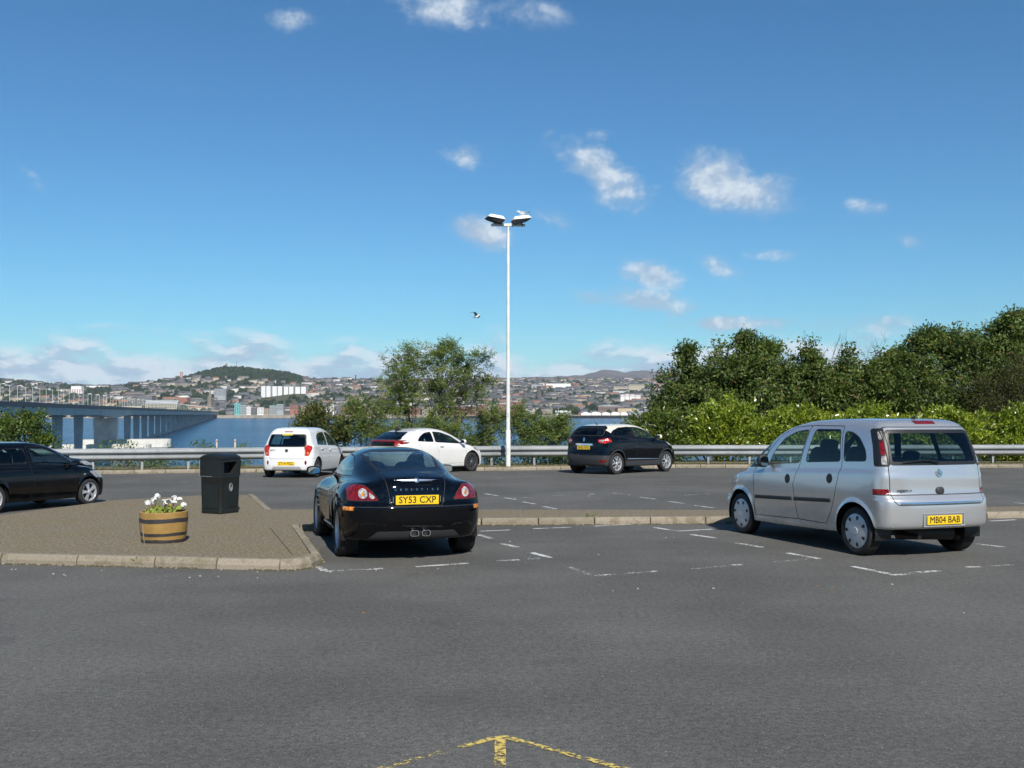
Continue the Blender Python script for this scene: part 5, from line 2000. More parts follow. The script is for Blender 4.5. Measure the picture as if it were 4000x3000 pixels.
    B.windows([(-.34, 1.15), (-.41, 1.495), (0, 1.47), (.40, 1.35), (.80, 1.14), (.80, 1.105)], G_CLEAR, rim=.012)
    B.window('front', [(-.68, 1.08), (.68, 1.08), (.56, 1.49), (-.56, 1.49)], G_CLEAR, name='windscreen')
    B.pair('front', [(.45, .80), (.86, .86), (.86, 1.0), (.6, .95)], 'headlamp', M_CLEAR)
    car = B.finish('parked_car', 'black crossover with cream roof and lit-looking red tail lamps')
    wheels4(car, S, .232, .205, ('y', 5), M_ALLOY)
    interior(car, .08, -.85, .68, .98, 1.38, .95, True)
    for s in (1, -1):
        strip_on(B.Fn, car, 'side', [(.86, .445), (-.78, .475)], (.015, .04), 'chrome_strip', M_CHROME, s)
    number_plate(car, 'SP63 FXS', -1.93, 0, .835, .02)
    tgo = B.objs[tg]
    bd = MB()
    bd.M = face_rear(-1.89, 0, 1.09, .12)
    for s in (1, -1):
        bd.add([(0, s * .075, .012), (.045 * s, 0, .012), (.02 * s, 0, .012), (0, s * .035, .012), (0, s * .075, 0), (.045 * s, 0, 0)], [(0, 1, 2, 3), (0, 4, 5, 1)])
        bd.add([(0, s * .075, .012), (-.045 * s, 0, .012), (-.02 * s, 0, .012), (0, s * .035, .012), (0, s * .075, 0), (-.045 * s, 0, 0)], [(3, 2, 1, 0), (1, 5, 4, 0)])
    bd.build('diamond_badge', M_CHROME, tgo)
    ae = MB()
    ae.tube([(-1.25, 0, 1.55), (-1.30, 0, 1.60)], [.03, .012], 8)
    ae.tube([(-1.30, 0, 1.60), (-1.42, 0, 1.76)], [.007, .004], 6)
    ae.build('aerial', M_TRIM, car)
    for s in (1, -1):
        wing_mirror(car, .74, s * .82, 1.16, s, P_CREAM, (.11, .20, .14), .05)
        for k, xx, zz in ((d1, -.16, .95), (d2, -.98, 1.0)):
            hb = MB()
            soft_box(hb, (xx, s * .865, zz), (.18, .035, .03), .6)
            hb.build('door_handle', P_BLUEBLACK, B.objs.get(k[0 if s > 0 else 1], car), True, 60)
    sb_ = MB()
    sb_.M = face_rear(-1.903, -.44, .74, 0)
    sb_.cbox((0, 0, 0), (.055, .022, .008), .003)
    sb_.build('small_badge', M_CHROME, tgo)
    return car


def white_wedge_hatch():
    S = dict(x0=-2.02, x1=2.24, w=.90, H=1.49, paint=P_PEARL, axles=(-1.3, 1.3), rw=.318, Ra=.36, Rf=.41, flare=.012, inner=.58, trk=.865,
             top=([-2.05, -1.9, -1.5, -.8, 0, .6, 1.0, 1.4, 1.8, 2.05, 2.22], [.98, 1.03, 1.045, 1.0, .96, .945, .93, .88, .79, .69, .52]), crown=.05,
             plan=([-2.05, -1.7, -1.3, -.4, .3, 1.2, 1.6, 1.95, 2.22], [.78, .85, .88, .865, .86, .875, .85, .78, .68]),
             sect=([.12, .3, .5, .7, .9, 1.05, 1.2], [-.055, -.02, -.004, 0, -.02, -.045, -.08]),
             rear=([.15, .3, .5, .65, .8, .95, 1.05, 1.15, 1.3, 1.45], [-1.88, -1.95, -1.99, -1.98, -1.95, -1.96, -1.95, -1.80, -1.50, -1.2]),
             kr=.30, pr=2.6, front=([.12, .3, .5, .65, .85], [2.12, 2.2, 2.2, 2.15, 2.0]), kf=.60, pf=2.1, bot=([-2, -1.5, 1.6, 2.2], [.25, .2, .17, .16]),
             roof=([-2.05, -1.85, -1.6, -1.2, -.7, -.3, .1, .5, .9, 1.2, 1.5], [1.09, 1.16, 1.255, 1.365, 1.435, 1.45, 1.41, 1.285, 1.10, .96, .8]), gcrown=.08,
             gplan=([-2.05, -1.7, -1.2, -.5, .2, .7, 1.1], [.62, .70, .755, .785, .775, .75, .71]), gtum=([.85, 1.0, 1.15, 1.3, 1.45], [.02, -.01, -.06, -.13, -.22]),
             k_st=.10, k_sr=.16, k_sf=.30, k_g=.14, k_fil=.05, k_gr=.10, k_tr=.05)
    B = CarBuild(S, .03)
    sm = .0032
    B.part('rear', [(-1, .05), (1, .05), (1, .62), (-1, .62)], 'bumper', P_PEARL, rnd=0, seam=sm, over=[0])
    tg = B.part('rear', [(-.60, .62), (.60, .62), (.63, .85), (.60, 1.05), (.56, 1.36), (-.56, 1.36), (-.60, 1.05), (-.63, .85)], 'tailgate', P_PEARL, rnd=1, seam=sm)
    B.window('rear', [(-.66, 1.075), (.66, 1.075), (.60, 1.16), (.50, 1.33), (-.50, 1.33), (-.60, 1.16)], G_PRIV, rim=.02, name='rear_window')
    B.part('rear', [(-.62, .875), (.62, .875), (.60, 1.03), (-.60, 1.03)], 'lower_rear_window', G_PRIV, rnd=1)
    lamps = B.pair('rear', [(.54, 1.05), (.80, 1.045), (.92, 1.0), (.75, .93), (.58, .855), (.56, .93)], 'tail_lamp', M_REDB, rnd=1)
    for k, s in enumerate((1, -1)):
        B.part('rear', [(s * a, b) for a, b in ((.60, .865), (.70, .92), (.74, .935), (.61, .935))], 'lamp_lens', M_CLEAR, rnd=1, parent=lamps[k])
        B.part('side', [(-1.86, .99), (-1.55, 1.02), (-1.45, 1.0), (-1.60, .965), (-1.86, .93)], 'tail_lamp', M_RED, s, rnd=1)
    d1 = B.both([(.98, .30), (1.02, .60), (.95, .93), (.50, 1.18), (.05, 1.37), (-.35, 1.40), (-.36, .97), (-.24, .7), (-.28, .30)], 'door', P_PEARL, seam=sm, rnd=1)
    d2 = B.both([(-.28, .30), (-.24, .7), (-.36, .97), (-.35, 1.40), (-.78, 1.36), (-1.05, 1.20), (-1.14, 1.0), (-.98, .72), (-.85, .45), (-.80, .30)], 'door', P_PEARL, seam=sm, rnd=1)
    tr_ = pmat('burgundy_seal', (.05, .008, .010), .5)
    B.windows([(-1.10, 1.03), (-.98, 1.17), (-.74, 1.295), (-.44, 1.335), (-.40, .995)], G_DARK, rim=.008, trim=tr_)
    B.windows([(-.34, .99), (-.36, 1.34), (.02, 1.31), (.45, 1.175), (.86, .95), (.86, .925)], G_DARK, rim=.008, trim=tr_)
    B.window('front', [(-.66, .98), (.66, .98), (.54, 1.38), (-.54, 1.38)], G_CLEAR, name='windscreen')
    for xw in S['axles']:
        B.both([(xw + .392 * math.cos(t), .318 + .392 * math.sin(t)) for t in np.linspace(0.0, math.pi, 20)], 'arch_trim', M_PLASTIC, rnd=0)
    B.pair('front', [(.45, .58), (.84, .70), (.84, .80), (.6, .72)], 'headlamp', M_CLEAR)
    car = B.finish('parked_car', 'white wedge-shaped hatchback with red light bar across its split rear window')
    wheels4(car, S, .222, .205, ('multi', 10), M_ALLOY_D)
    strip_on(B.Fn, car, 'rear', [(-.70, 1.035), (.70, 1.035)], .05, 'light_bar', M_RED, proud=.03)
    interior(car, .06, -.80, .66, .86, 1.27, .92, True)
    tgo = B.objs[tg]
    em = MB()
    em.M = face_rear(-1.965, 0, .80, 0)
    for s in (1, -1):
        em.tube([(s * .018, -.045, .006), (s * .014, 0, .008), (s * .034, .045, .006)], .009, 5)
    em.tube([(-.016, 0, .008), (.016, 0, .008)], .008, 5)
    em.build('badge', M_CHROME, tgo, True, 60)
    fn = MB()
    fn.add([(-1.10, -.02, 1.40), (-1.10, .02, 1.40), (-1.36, .03, 1.345), (-1.36, -.03, 1.345), (-1.36, 0, 1.46), (-1.26, 0, 1.455)], [(0, 1, 2, 3), (0, 5, 1), (0, 3, 4, 5), (1, 5, 4, 2), (3, 2, 4)])
    fn.build('aerial_fin', P_PEARL, car)
    for s in (1, -1):
        wing_mirror(car, .80, s * .80, 1.0, s, P_PEARL, (.11, .20, .13), .05)
        hb = MB()
        soft_box(hb, (-.12, s * .868, .86), (.18, .04, .04), .6)
        hb.build('door_handle', P_PEARL, B.objs.get(d1[0 if s > 0 else 1], car), True, 60)
    return car


def black_hatch():
    S = dict(x0=-1.84, x1=2.0, w=.84, H=1.44, paint=P_BLACK2, axles=(-1.235, 1.235), rw=.29, Ra=.33, Rf=.38, flare=.012, inner=.55, trk=.80,
             top=([-1.84, -1.6, -1.0, 0, .7, 1.0, 1.3, 1.6, 1.85, 1.98], [.93, .955, .94, .92, .905, .895, .87, .82, .72, .55]), crown=.07,
             plan=([-1.84, -1.5, -1.2, 0, 1.2, 1.5, 1.8, 2.0], [.74, .79, .81, .815, .81, .785, .72, .62]),
             sect=([.12, .3, .5, .7, .85, 1.0], [-.06, -.02, 0, -.006, -.03, -.06]),
             rear=([.2, .35, .5, .62, .75, .9, 1.1, 1.3, 1.42], [-1.74, -1.80, -1.82, -1.81, -1.77, -1.75, -1.66, -1.53, -1.40]), kr=.28, pr=2.8,
             front=([.12, .3, .5, .65, .85], [1.90, 1.97, 1.98, 1.94, 1.82]), kf=.55, pf=2.1, bot=([-1.8, -1.4, 1.4, 1.98], [.26, .2, .18, .2]),
             roof=([-1.84, -1.6, -1.3, -.8, -.2, .2, .6, .95, 1.2, 1.45], [1.24, 1.33, 1.385, 1.42, 1.415, 1.36, 1.17, .97, .82, .68]), gcrown=.08,
             gplan=([-1.84, -1.3, -.5, .2, .7, 1.1], [.70, .74, .755, .745, .72, .68]), gtum=([.8, .95, 1.1, 1.25, 1.4], [.02, 0, -.05, -.11, -.19]),
             k_st=.09, k_sr=.16, k_sf=.30, k_g=.13, k_fil=.04, k_gr=.12, k_tr=.05)
    B = CarBuild(S, .03)
    sm = .004
    B.part('rear', [(-1, .05), (1, .05), (1, .62), (-1, .62)], 'bumper', P_BLACK2, rnd=0, seam=sm, over=[0])
    B.part('front', [(-1, .05), (1, .05), (1, .58), (-1, .58)], 'bumper', P_BLACK2, rnd=0, seam=sm, over=[0])
    d1 = B.both([(.78, .27), (.84, .60), (.84, .885), (.48, 1.15), (.10, 1.31), (-.36, 1.325), (-.35, .95), (-.28, .6), (-.34, .27)], 'door', P_BLACK2, seam=sm, rnd=1)
    B.windows([(-.28, .955), (-.30, 1.295), (.08, 1.28), (.44, 1.14), (.80, .925), (.80, .895)], G_CLEAR, rim=.014)
    B.windows([(-1.28, 1.03), (-1.12, 1.20), (-.92, 1.285), (-.42, 1.30), (-.40, .965), (-1.2, .975)], G_CLEAR, rim=.014)
    B.window('rear', [(-.58, .98), (.58, .98), (.50, 1.27), (-.50, 1.27)], G_DARK, rim=.03, name='rear_window')
    B.pair('rear', [(.58, .66), (.80, .66), (.80, .92), (.62, .95)], 'tail_lamp', M_RED)
    B.window('front', [(-.64, .925), (.64, .925), (.53, 1.31), (-.53, 1.31)], G_CLEAR, name='windscreen')
    B.pair('front', [(.38, .56), (.78, .60), (.80, .76), (.55, .72)], 'headlamp', M_CLEAR)
    B.both([(1.03, .68), (1.12, .68), (1.12, .70), (1.03, .70)], 'indicator', M_CLEAR, rnd=0)
    car = B.finish('parked_car', 'dusty black three-door hatchback with silver alloys beside the paved island')
    wheels4(car, S, .205, .185, ('twin', 5), M_ALLOY)
    interior(car, .0, -.78, .62, .80, 1.24, .85, True)
    for s in (1, -1):
        wing_mirror(car, .72, s * .77, .95, s, P_BLACK2, (.10, .18, .12), .05)
        hb = MB()
        soft_box(hb, (-.22, s * .818, .80), (.16, .035, .03), .6)
        hb.build('door_handle', P_BLACK2, B.objs.get(d1[0 if s > 0 else 1], car), True, 60)
    return car


def copy_tree(o, parent=None, swap=None):
    c = o.copy()
    COL.objects.link(c)
    c.parent = parent
    if swap and c.data is not None and any(m in swap for m in c.data.materials):
        c.data = c.data.copy()
        for i, m in enumerate(c.data.materials):
            if m in swap:
                c.data.materials[i] = swap[m]
    for ch in o.children:
        copy_tree(ch, c, swap)
    return c


mpv = silver_mpv()
put_car(mpv, 4.60, 14.25, R(19.2))
coupe = black_coupe()
put_car(coupe, -1.70, 14.07, R(16.8))
city = white_city_car()
put_car(city, -6.38, 31.7, R(-7.6))
cross = black_crossover()
put_car(cross, 3.60, 33.6, R(-44.5))
wedge = white_wedge_hatch()
put_car(wedge, -2.83, 33.7, R(-41))
hatch = black_hatch()
fw_ = GP(343, 1972)
put_car(hatch, fw_[0] - .90 * (1.235 * math.sin(R(23)) + .74 * math.cos(R(23))), fw_[1] - .90 * (1.235 * math.cos(R(23)) - .74 * math.sin(R(23))), R(-23), .90)
grey_car = copy_tree(hatch, None, {P_BLACK2: P_GREYBLUE})
tag(grey_car, 'dark grey car half hidden behind the black hatchback at the guardrail', 'car', 'cars parked in the car park')
put_car(grey_car, -13.15, 27.6, R(-32), .95)
grey_car.matrix_world = grey_car.matrix_world @ Matrix.Diagonal((1, 1, .80, 1))

# ------------------------------------------------------------------ street furniture
# twin-headed lamp post
lb = GP(1985, 1822, .1)
LZ = gz(lb[1]) + .1
lamp = empty('lamp_post', (lb[0], lb[1], LZ))
tag(lamp, 'tall white lamp post with two floodlight heads beside the guardrail', 'lamp post')
M_LAMPW = pmat('white_column', (.66, .67, .63), .5, var=.14, vscale=2.5)
M_LAMPD = pmat('floodlight_black', (.025, .027, .03), .5)
M_HEADW = pmat('floodlight_white', (.72, .72, .68), .5, var=.2, vscale=6.0)
lp = MB()
lp.tube([(0, 0, -.3), (0, 0, 1.25), (0, 0, 1.27)], [.083, .083, .068], 20)
lp.tube([(0, 0, 1.26), (0, 0, 8.12), (0, 0, 8.15), (0, 0, 8.15)], [.068, .052, .050, .036], 20)
lp.tube([(0, 0, 8.15), (0, 0, 8.36)], .036, 14)
o = lp.build('column', M_LAMPW, lamp, True, 40)
dr = MB()
dr.cbox((-.01, -.081, .62), (.085, .012, .40), .004)
dr.build('access_door', M_LAMPW, lamp)
text_obj('A\n6', .085, pmat('grey_lettering', (.22, .22, .22), .6), lamp, Matrix.Translation((.0, -.072, 1.78)) @ Matrix.Rotation(math.pi / 2, 4, 'X'), .001, 0, None, 'lettering')
arm = MB()
arm.M = Matrix.Translation((0, 0, 8.38)) @ Matrix.Rotation(-.03, 4, 'Y') @ Matrix.Rotation(R(14), 4, 'Z') @ Matrix.Translation((0, 0, -8.60))
arm.cbox((0, 0, 8.60), (1.22, .07, .09), .012)
arm.cbox((0, 0, 8.60), (.42, .085, .105), .012)
arm.build('crossarm', M_LAMPW, lamp)
for s in (1, -1):
    hb = MB()
    # wedge shaped flood lantern: flat sloping glass below, pale folded hood above
    base = [(-.32, -.23), (.32, -.30), (.32, .30), (-.32, .23)]
    inn = [(-.24, -.16), (.22, -.20), (.22, .20), (-.24, .16)]
    tilt = Matrix.Translation((s * .45, -.10 + s * .08, 8.565)) @ Matrix.Rotation(R(14) + (0 if s > 0 else math.pi), 4, 'Z') @ Matrix.Rotation(-.12, 4, 'Y')
    hb.M = tilt
    vs = [(x, y, 0) for x, y in base] + [(x, y, .115) for x, y in inn] + [(x * .72, y * .72, -.16 + .10 * (x > 0)) for x, y in base]
    hb.add(vs, [(4, 5, 6, 7), (0, 1, 5, 4), (1, 2, 6, 5), (2, 3, 7, 6), (3, 0, 4, 7)], 0)
    hb.add(vs, [(11, 10, 9, 8), (8, 9, 1, 0), (9, 10, 2, 1), (10, 11, 3, 2), (11, 8, 0, 3)], 1)
    hd_o = hb.build('floodlight', [M_HEADW, M_LAMPD], lamp)
    bk = MB()
    bk.tube([(s * .50, s * .12, 8.38), (s * .46, -.02 + s * .08, 8.46)], .03, 8)
    bk.build('bracket', M_LAMPD, lamp)


# gulls
M_GULLW = pmat('gull_white', (.80, .80, .78), .7)
M_GULLG = pmat('gull_grey', (.34, .36, .39), .7)
M_GULLB = pmat('gull_wingtip', (.02, .02, .02), .7)
M_BEAK = pmat('gull_beak', (.70, .40, .05), .5)


def gull_body(mb):
    """continuous body and head along x (beak forward)"""
    st = [(-.21, .0, .012, .008), (-.15, .0, .035, .022), (-.07, -.005, .062, .055), (.02, -.012, .075, .070), (.09, .0, .062, .060), (.135, .035, .044, .045), (.165, .062, .040, .040), (.195, .070, .034, .034), (.222, .066, .016, .016)]
    n, vs, fs = 12, [], []
    for (x, zc, ry, rz) in st:
        for k in range(n):
            t = 2 * math.pi * k / n
            vs.append((x, ry * math.cos(t), zc + rz * math.sin(t)))
    for i in range(len(st) - 1):
        for k in range(n):
            j = (k + 1) % n
            fs.append((i * n + k, i * n + j, (i + 1) * n + j, (i + 1) * n + k))
    mb.add(vs, fs + [list(range(n))[::-1], [(len(st) - 1) * n + k for k in range(n)]])
    mb.add([(-.14, -.03, .0), (-.14, .03, .0), (-.26, .05, -.006), (-.26, -.05, -.006), (-.14, 0, .014)], [(0, 1, 2, 3), (1, 4, 2), (4, 0, 3), (2, 4, 3)])
    for s in (1, -1):
        mb.tube([(.195, s * .032, .078), (.195, s * .036, .078)], .006, 6, 2)
    mb.tube([(.218, 0, .066), (.245, 0, .062), (.262, 0, .052)], [.012, .009, .003], 6, 1)


def wing_mesh(mb, s, pts):
    """wing with thickness; pts: stations (span point, chord, z)"""
    vs, fs = [], []
    for (x, y, z, ch) in pts:
        vs += [(x + ch * .45, s * y, z), (x + ch * .1, s * y, z + .014), (x - ch * .55, s * y, z - .003), (x + ch * .1, s * y, z - .006)]
    for i in range(len(pts) - 1):
        for k in range(4):
            j = (k + 1) % 4
            f = (i * 4 + k, i * 4 + j, i * 4 + 4 + j, i * 4 + 4 + k)
            fs.append(f if s > 0 else f[::-1])
    nq = len(fs)
    b0 = len(mb.f)
    mb.add(vs, fs, 0)
    for q in range(nq - 4, nq):
        mb.mi[b0 + q] = 1


g1 = empty('gull')
gb = MB()
gull_body(gb)
gb.build('body', [M_GULLW, M_BEAK, M_GULLB], g1, True, 50)
for s in (1, -1):
    wm = MB()
    wing_mesh(wm, s, [(.06, .062, .025, .12), (.0, .078, .02, .16), (-.10, .070, .012, .12), (-.20, .03, .012, .07), (-.29, .012, .016, .02)])
    wm.build('wing', [M_GULLG, M_GULLB], g1, True, 50)
    lg = MB()
    lg.tube([(.0, s * .022, -.07), (.005, s * .024, -.155)], .006, 6)
    lg.tube([(.0, s * .024, -.155), (.04, s * .03, -.158)], [.007, .004], 5)
    lg.build('leg', M_BEAK, g1, True, 50)
g1.location = (lb[0] + .50, lb[1] - .02, LZ + 8.80)
g1.rotation_euler = (0, 0, math.pi - .15)
g1.scale = (.88, .88, .88)
tag(g1, 'white gull with grey wings standing on the lamp head', 'gull')

g2 = empty('gull')
gb = MB()
gull_body(gb)
gb.build('body', [M_GULLW, M_BEAK, M_GULLB], g2, True, 50)
for s in (1, -1):
    wm = MB()
    wing_mesh(wm, s, [(.03, .04, .03, .16), (.06, .20, .12, .17), (.04, .36, .16, .14), (-.03, .50, .13, .09), (-.12, .62, .08, .03)])
    wm.build('wing', [M_GULLG, M_GULLB], g2, True, 50)
g2.location = PD(1860, 1237, 56)
g2.rotation_euler = (R(-10), R(-4), R(-20))
tag(g2, 'gull flying beside the lamp post', 'gull')

# ------------------------------------------------------------------ litter bin
bp_ = GP(842, 2008, .1)
bin_ = empty('litter_bin', (bp_[0], bp_[1] + .27, gz(bp_[1]) + .098), R(-28))
bin_.scale = (.94, .94, 1.0)
tag(bin_, 'black plastic litter bin with domed hood on the paved island', 'litter bin')
M_BIN = pmat('black_bin_plastic', (.008, .011, .011), .45, bump=.10, bscale=160, var=.3, vscale=5)
M_BINS = pmat('bin_scuff', (.30, .30, .28), .7)


def bin_ring(w, d, z, c):
    return [(-w + c, -d, z), (w - c, -d, z), (w, -d + c, z), (w, d - c, z), (w - c, d, z), (-w + c, d, z), (-w, d - c, z), (-w, -d + c, z)]


bb = MB()
rows = [bin_ring(.240, .240, 0, .03), bin_ring(.244, .244, .04, .03), bin_ring(.240, .240, .045, .03), bin_ring(.254, .254, .60, .035), bin_ring(.258, .258, .61, .035), bin_ring(.258, .258, .625, .035), bin_ring(.25, .25, .64, .035)]
vs = sum(rows, [])
fs = [list(range(7, -1, -1))] + [(r * 8 + i, r * 8 + (i + 1) % 8, r * 8 + 8 + (i + 1) % 8, r * 8 + 8 + i) for r in range(len(rows) - 1) for i in range(8)]
bb.add(vs, fs)
bb.build('body', M_BIN, bin_, True, 30)
for s in (1, -1):
    for ax in (0, 1):
        pn = MB()
        if ax == 0:
            pn.cbox((0, s * .2455, .32), (.34, .012, .46), .005)
        else:
            pn.cbox((s * .2455, 0, .30), (.012, .34, .40), .005)
        pn.build('panel', M_BIN, bin_)
# hood: walls with a deep opening on the face towards +x, and an arched lid
hd_ = MB()
o_, zo0, zo1 = .165, .67, .87
for (a, b_) in (((-.25, -.25), (.25, -.25)), ((-.25, .25), (-.25, -.25)), ((.25, .25), (-.25, .25))):
    hd_.add([(*a, .625), (*b_, .625), (*b_, .93), (*a, .93)], [(0, 1, 2, 3)])
ring = [(.25, -.25, .625), (.25, .25, .625), (.25, .25, .93), (.25, -.25, .93)]
hole = [(.25, -o_, zo0), (.25, o_, zo0), (.25, o_, zo1), (.25, -o_, zo1)]
hd_.add(ring + hole, [(0, 1, 5, 4), (1, 2, 6, 5), (2, 3, 7, 6), (3, 0, 4, 7)])
deep = [(.08, p[1] * .9, p[2]) for p in hole]
hd_.add(hole + deep, [(0, 1, 5, 4), (1, 2, 6, 5), (2, 3, 7, 6), (3, 0, 4, 7), (4, 5, 6, 7)], 1)
arc = [(.262 * math.cos(t), .93 + .075 * math.sin(t)) for t in np.linspace(math.pi, 0, 13)]
vs, n = [], 13
for y in (-.262, -.23, .23, .262):
    for (a, z) in arc:
        k = 1.0 if abs(y) < .25 else .975
        vs.append((a * k, y, .93 + (z - .93) * (1 if abs(y) < .25 else .7)))
fs = [(r * n + i, r * n + i + 1, r * n + n + i + 1, r * n + n + i) for r in range(3) for i in range(n - 1)]
fs += [list(range(n)), [3 * n + i for i in range(n)][::-1]]
hd_.add(vs, fs)
hood = hd_.build('hood', [M_BIN, M_SEAM], bin_, True, 35)
lg = MB()
lg.M = Matrix.Translation((.257, 0, .44)) @ Matrix(((0, 0, 1), (1, 0, 0), (0, 1, 0))).to_4x4()
lg.tube([(.040 * math.cos(t), .066 * math.sin(t), 0) for t in np.linspace(0, 2 * math.pi, 20)], .006, 5, cap=False)
lg.tube([(.0, -.045, 0), (.0, .01, 0)], .010, 5)
lg.tube([(-.012, .01, 0), (.022, -.01, 0)], .006, 5)
lg.tube([(.0, .032, 0), (.0, .040, 0)], .012, 6)
lg.tube([(.026, -.02, 0), (.026, -.045, 0)], .009, 5)
lg.build('litter_symbol', pmat('symbol_white', (.26, .26, .25), .7), bin_)
sc_ = MB()
sc_.tube([(-.256, -.255, .63), (-.259, -.258, .80), (-.254, -.254, .9)], .004, 5)
sc_.tube([(-.24, -.262, .628), (.05, -.264, .628)], .003, 5)
sc_.build('scuff', M_BINS, bin_)

# ------------------------------------------------------------------ half barrel planter with geraniums
pp = GP(610, 2124, .1)
PZ = gz(pp[1]) + .098
plt = empty('barrel_planter', (pp[0], pp[1] + .28, PZ))
tag(plt, 'ochre half barrel planter with dark painted hoops on the island', 'planter')
M_OCHRE = pmat('ochre_paint', (.31, .19, .055), .55, var=.14, vscale=7, bump=.1, bscale=40)
M_HOOP = pmat('hoop_paint', (.035, .033, .036), .6, var=.4, vscale=20)
M_RIM = pmat('planter_rim', (.36, .28, .19), .8)


def brl(z):
    return .272 + .032 * (z / .385) + .010 * math.sin(math.pi * z / .385)


bodyp = MB()
bodyp.lathe([(brl(z), z) for z in np.linspace(0, .385, 10)] + [(brl(.385) - .006, .392), (brl(.385) - .028, .392), (brl(.385) - .035, .385), (brl(.3) - .035, .30)], 40)
bodyp.build('tub', [M_OCHRE], plt, True, 40)
for (z0, z1, wob) in ((.0, .042, .006), (.088, .128, .005), (.258, .312, .007)):
    hp = MB()
    n = 48
    vs = []
    for k in range(n):
        t = 2 * math.pi * k / n
        w_ = wob * math.sin(t * 3 + z0 * 40) * .6
        for z in (z0 + w_, z1 + w_ + wob * .4 * math.sin(t * 7)):
            z = max(z, .001)
            vs.append(((brl(z) + .0016) * math.cos(t), (brl(z) + .0016) * math.sin(t), z))
    hp.add(vs, [(2 * k, 2 * ((k + 1) % n), 2 * ((k + 1) % n) + 1, 2 * k + 1) for k in range(n)])
    hp.build('hoop', M_HOOP, plt, True, 60)
stv = MB()
for t in (R(-118), R(-113)):
    pass
a0 = R(-128)
stv.add([((brl(z) + .003) * math.cos(a0 + d + .12 * (z - .2)), (brl(z) + .003) * math.sin(a0 + d + .12 * (z - .2)), z) for z in np.linspace(.002, .24, 8) for d in (-.03, .03)], [(2 * i, 2 * i + 1, 2 * i + 3, 2 * i + 2) for i in range(7)])
stv.build('pale_streak', pmat('pale_streak', (.42, .40, .36), .7), plt)
so = MB()
so.lathe([(0, .33), (.15, .335), (.272, .325)], 24)
so.build('soil', pmat('potting_soil', (.035, .024, .016), .95, bump=.5, bscale=50), plt, True)

gr = random.Random(5)
M_PETAL = pmat('white_petal', (.82, .82, .80), .7)
M_GLEAF = pmat('geranium_leaf', (.16, .20, .022), .6, var=.3, vscale=30)
M_GBROWN = pmat('dry_flower', (.32, .17, .06), .8)
M_STEM = pmat('geranium_stem', (.16, .17, .05), .7)
ger = empty('geranium', (pp[0], pp[1] + .28, PZ + .33))
tag(ger, 'white flowering geranium with yellowing leaves growing in the barrel', 'flowers')
heads = [(-.19, -.06, .17), (-.15, .05, .20), (-.06, -.08, .26), (-.02, .07, .17), (.08, -.05, .19), (.11, .08, .22), (.16, -.08, .17), (.20, .02, .20), (.24, .06, .13), (-.10, -.04, .18), (.03, .0, .16)]
stm = MB()
for (x, y, z) in heads:
    stm.tube([(x * .45, y * .5, 0), (x * .8, y * .8, z * .55), (x, y, z)], [.007, .005, .004], 5)
    hdm = MB()
    for k in range(11):
        th, ph = gr.uniform(0, 6.28), gr.uniform(-.3, 1.5)
        c = Vector((x, y, z)) + Vector((math.cos(th) * math.cos(ph), math.sin(th) * math.cos(ph), math.sin(ph) * .8)) * .030
        nrm = (c - Vector((x, y, z))).normalized()
        t1 = nrm.orthogonal().normalized()
        t2 = nrm.cross(t1)
        for q in range(5):
            a = q * 1.2566 + th
            e = (t1 * math.cos(a) + t2 * math.sin(a)) * .021
            f_ = (t1 * math.cos(a + .6) + t2 * math.sin(a + .6)) * .019
            hdm.add([c, c + f_ * .9, c + e * 1.25 + nrm * .004, c + (t1 * math.cos(a - .6) + t2 * math.sin(a - .6)) * .017], [(0, 3, 2, 1)])
    hdm.build('flower_head', M_PETAL, ger)
stm.build('stems', M_STEM, ger, True, 60)
for k in range(60):
    a, r_ = gr.uniform(0, 6.28), gr.uniform(.03, .24)
    c = Vector((r_ * math.cos(a), r_ * math.sin(a), gr.uniform(.02, .12)))
    nrm = Vector((gr.uniform(-.6, .6), gr.uniform(-1.0, .1), gr.uniform(.5, 1))).normalized()
    t1 = nrm.orthogonal().normalized()
    t2 = nrm.cross(t1)
    rad = gr.uniform(.022, .042)
    ring = []
    for q in range(12):
        w_ = 1 + .10 * math.sin(q * 2.6)
        an = q / 12 * 6.283
        ring.append(c + (t1 * math.cos(an) + t2 * math.sin(an)) * rad * w_ + nrm * (.008 * math.sin(q * 1.9)))
    lm_ = MB().add(ring + [c - nrm * .007], [(q, (q + 1) % 12, 12) for q in range(12)])
    lm_.build('leaf', M_GLEAF if gr.random() < .68 else M_GBROWN, ger, True, 80)

# small weeds in the kerb joints
wr = random.Random(3)
M_WEED = pmat('weed_leaf', (.10, .14, .03), .7, var=.4, vscale=40)
for (px, py, sc_w, lab) in ((2305, 2046, 1.0, 'bushy green weed growing from the strip kerb joint'), (2425, 2043, .8, 'smaller weed in the strip kerb, nearer the silver car'), (530, 2214, .7, 'weed at the foot of the island kerb below the planter')):
    g_ = GP(px, py)
    wd = MB()
    for k in range(int(46 * sc_w)):
        a, rr_ = wr.uniform(0, 6.28), wr.uniform(0, .10) * sc_w
        b0 = Vector((rr_ * math.cos(a), rr_ * math.sin(a) * .4, wr.uniform(0, .15) * sc_w))
        d_ = Vector((math.cos(a), math.sin(a), wr.uniform(.2, 1))) * wr.uniform(.03, .06) * sc_w
        sd = d_.orthogonal().normalized() * .011
        wd.add([b0, b0 + d_ * .5 + sd, b0 + d_, b0 + d_ * .5 - sd], [(0, 1, 2, 3)])
    wo_ = wd.build('weed', M_WEED)
    wo_.location = (g_[0], g_[1] + .02, gz(g_[1]))
    tag(wo_, lab, 'weed', 'weeds along the kerbs')
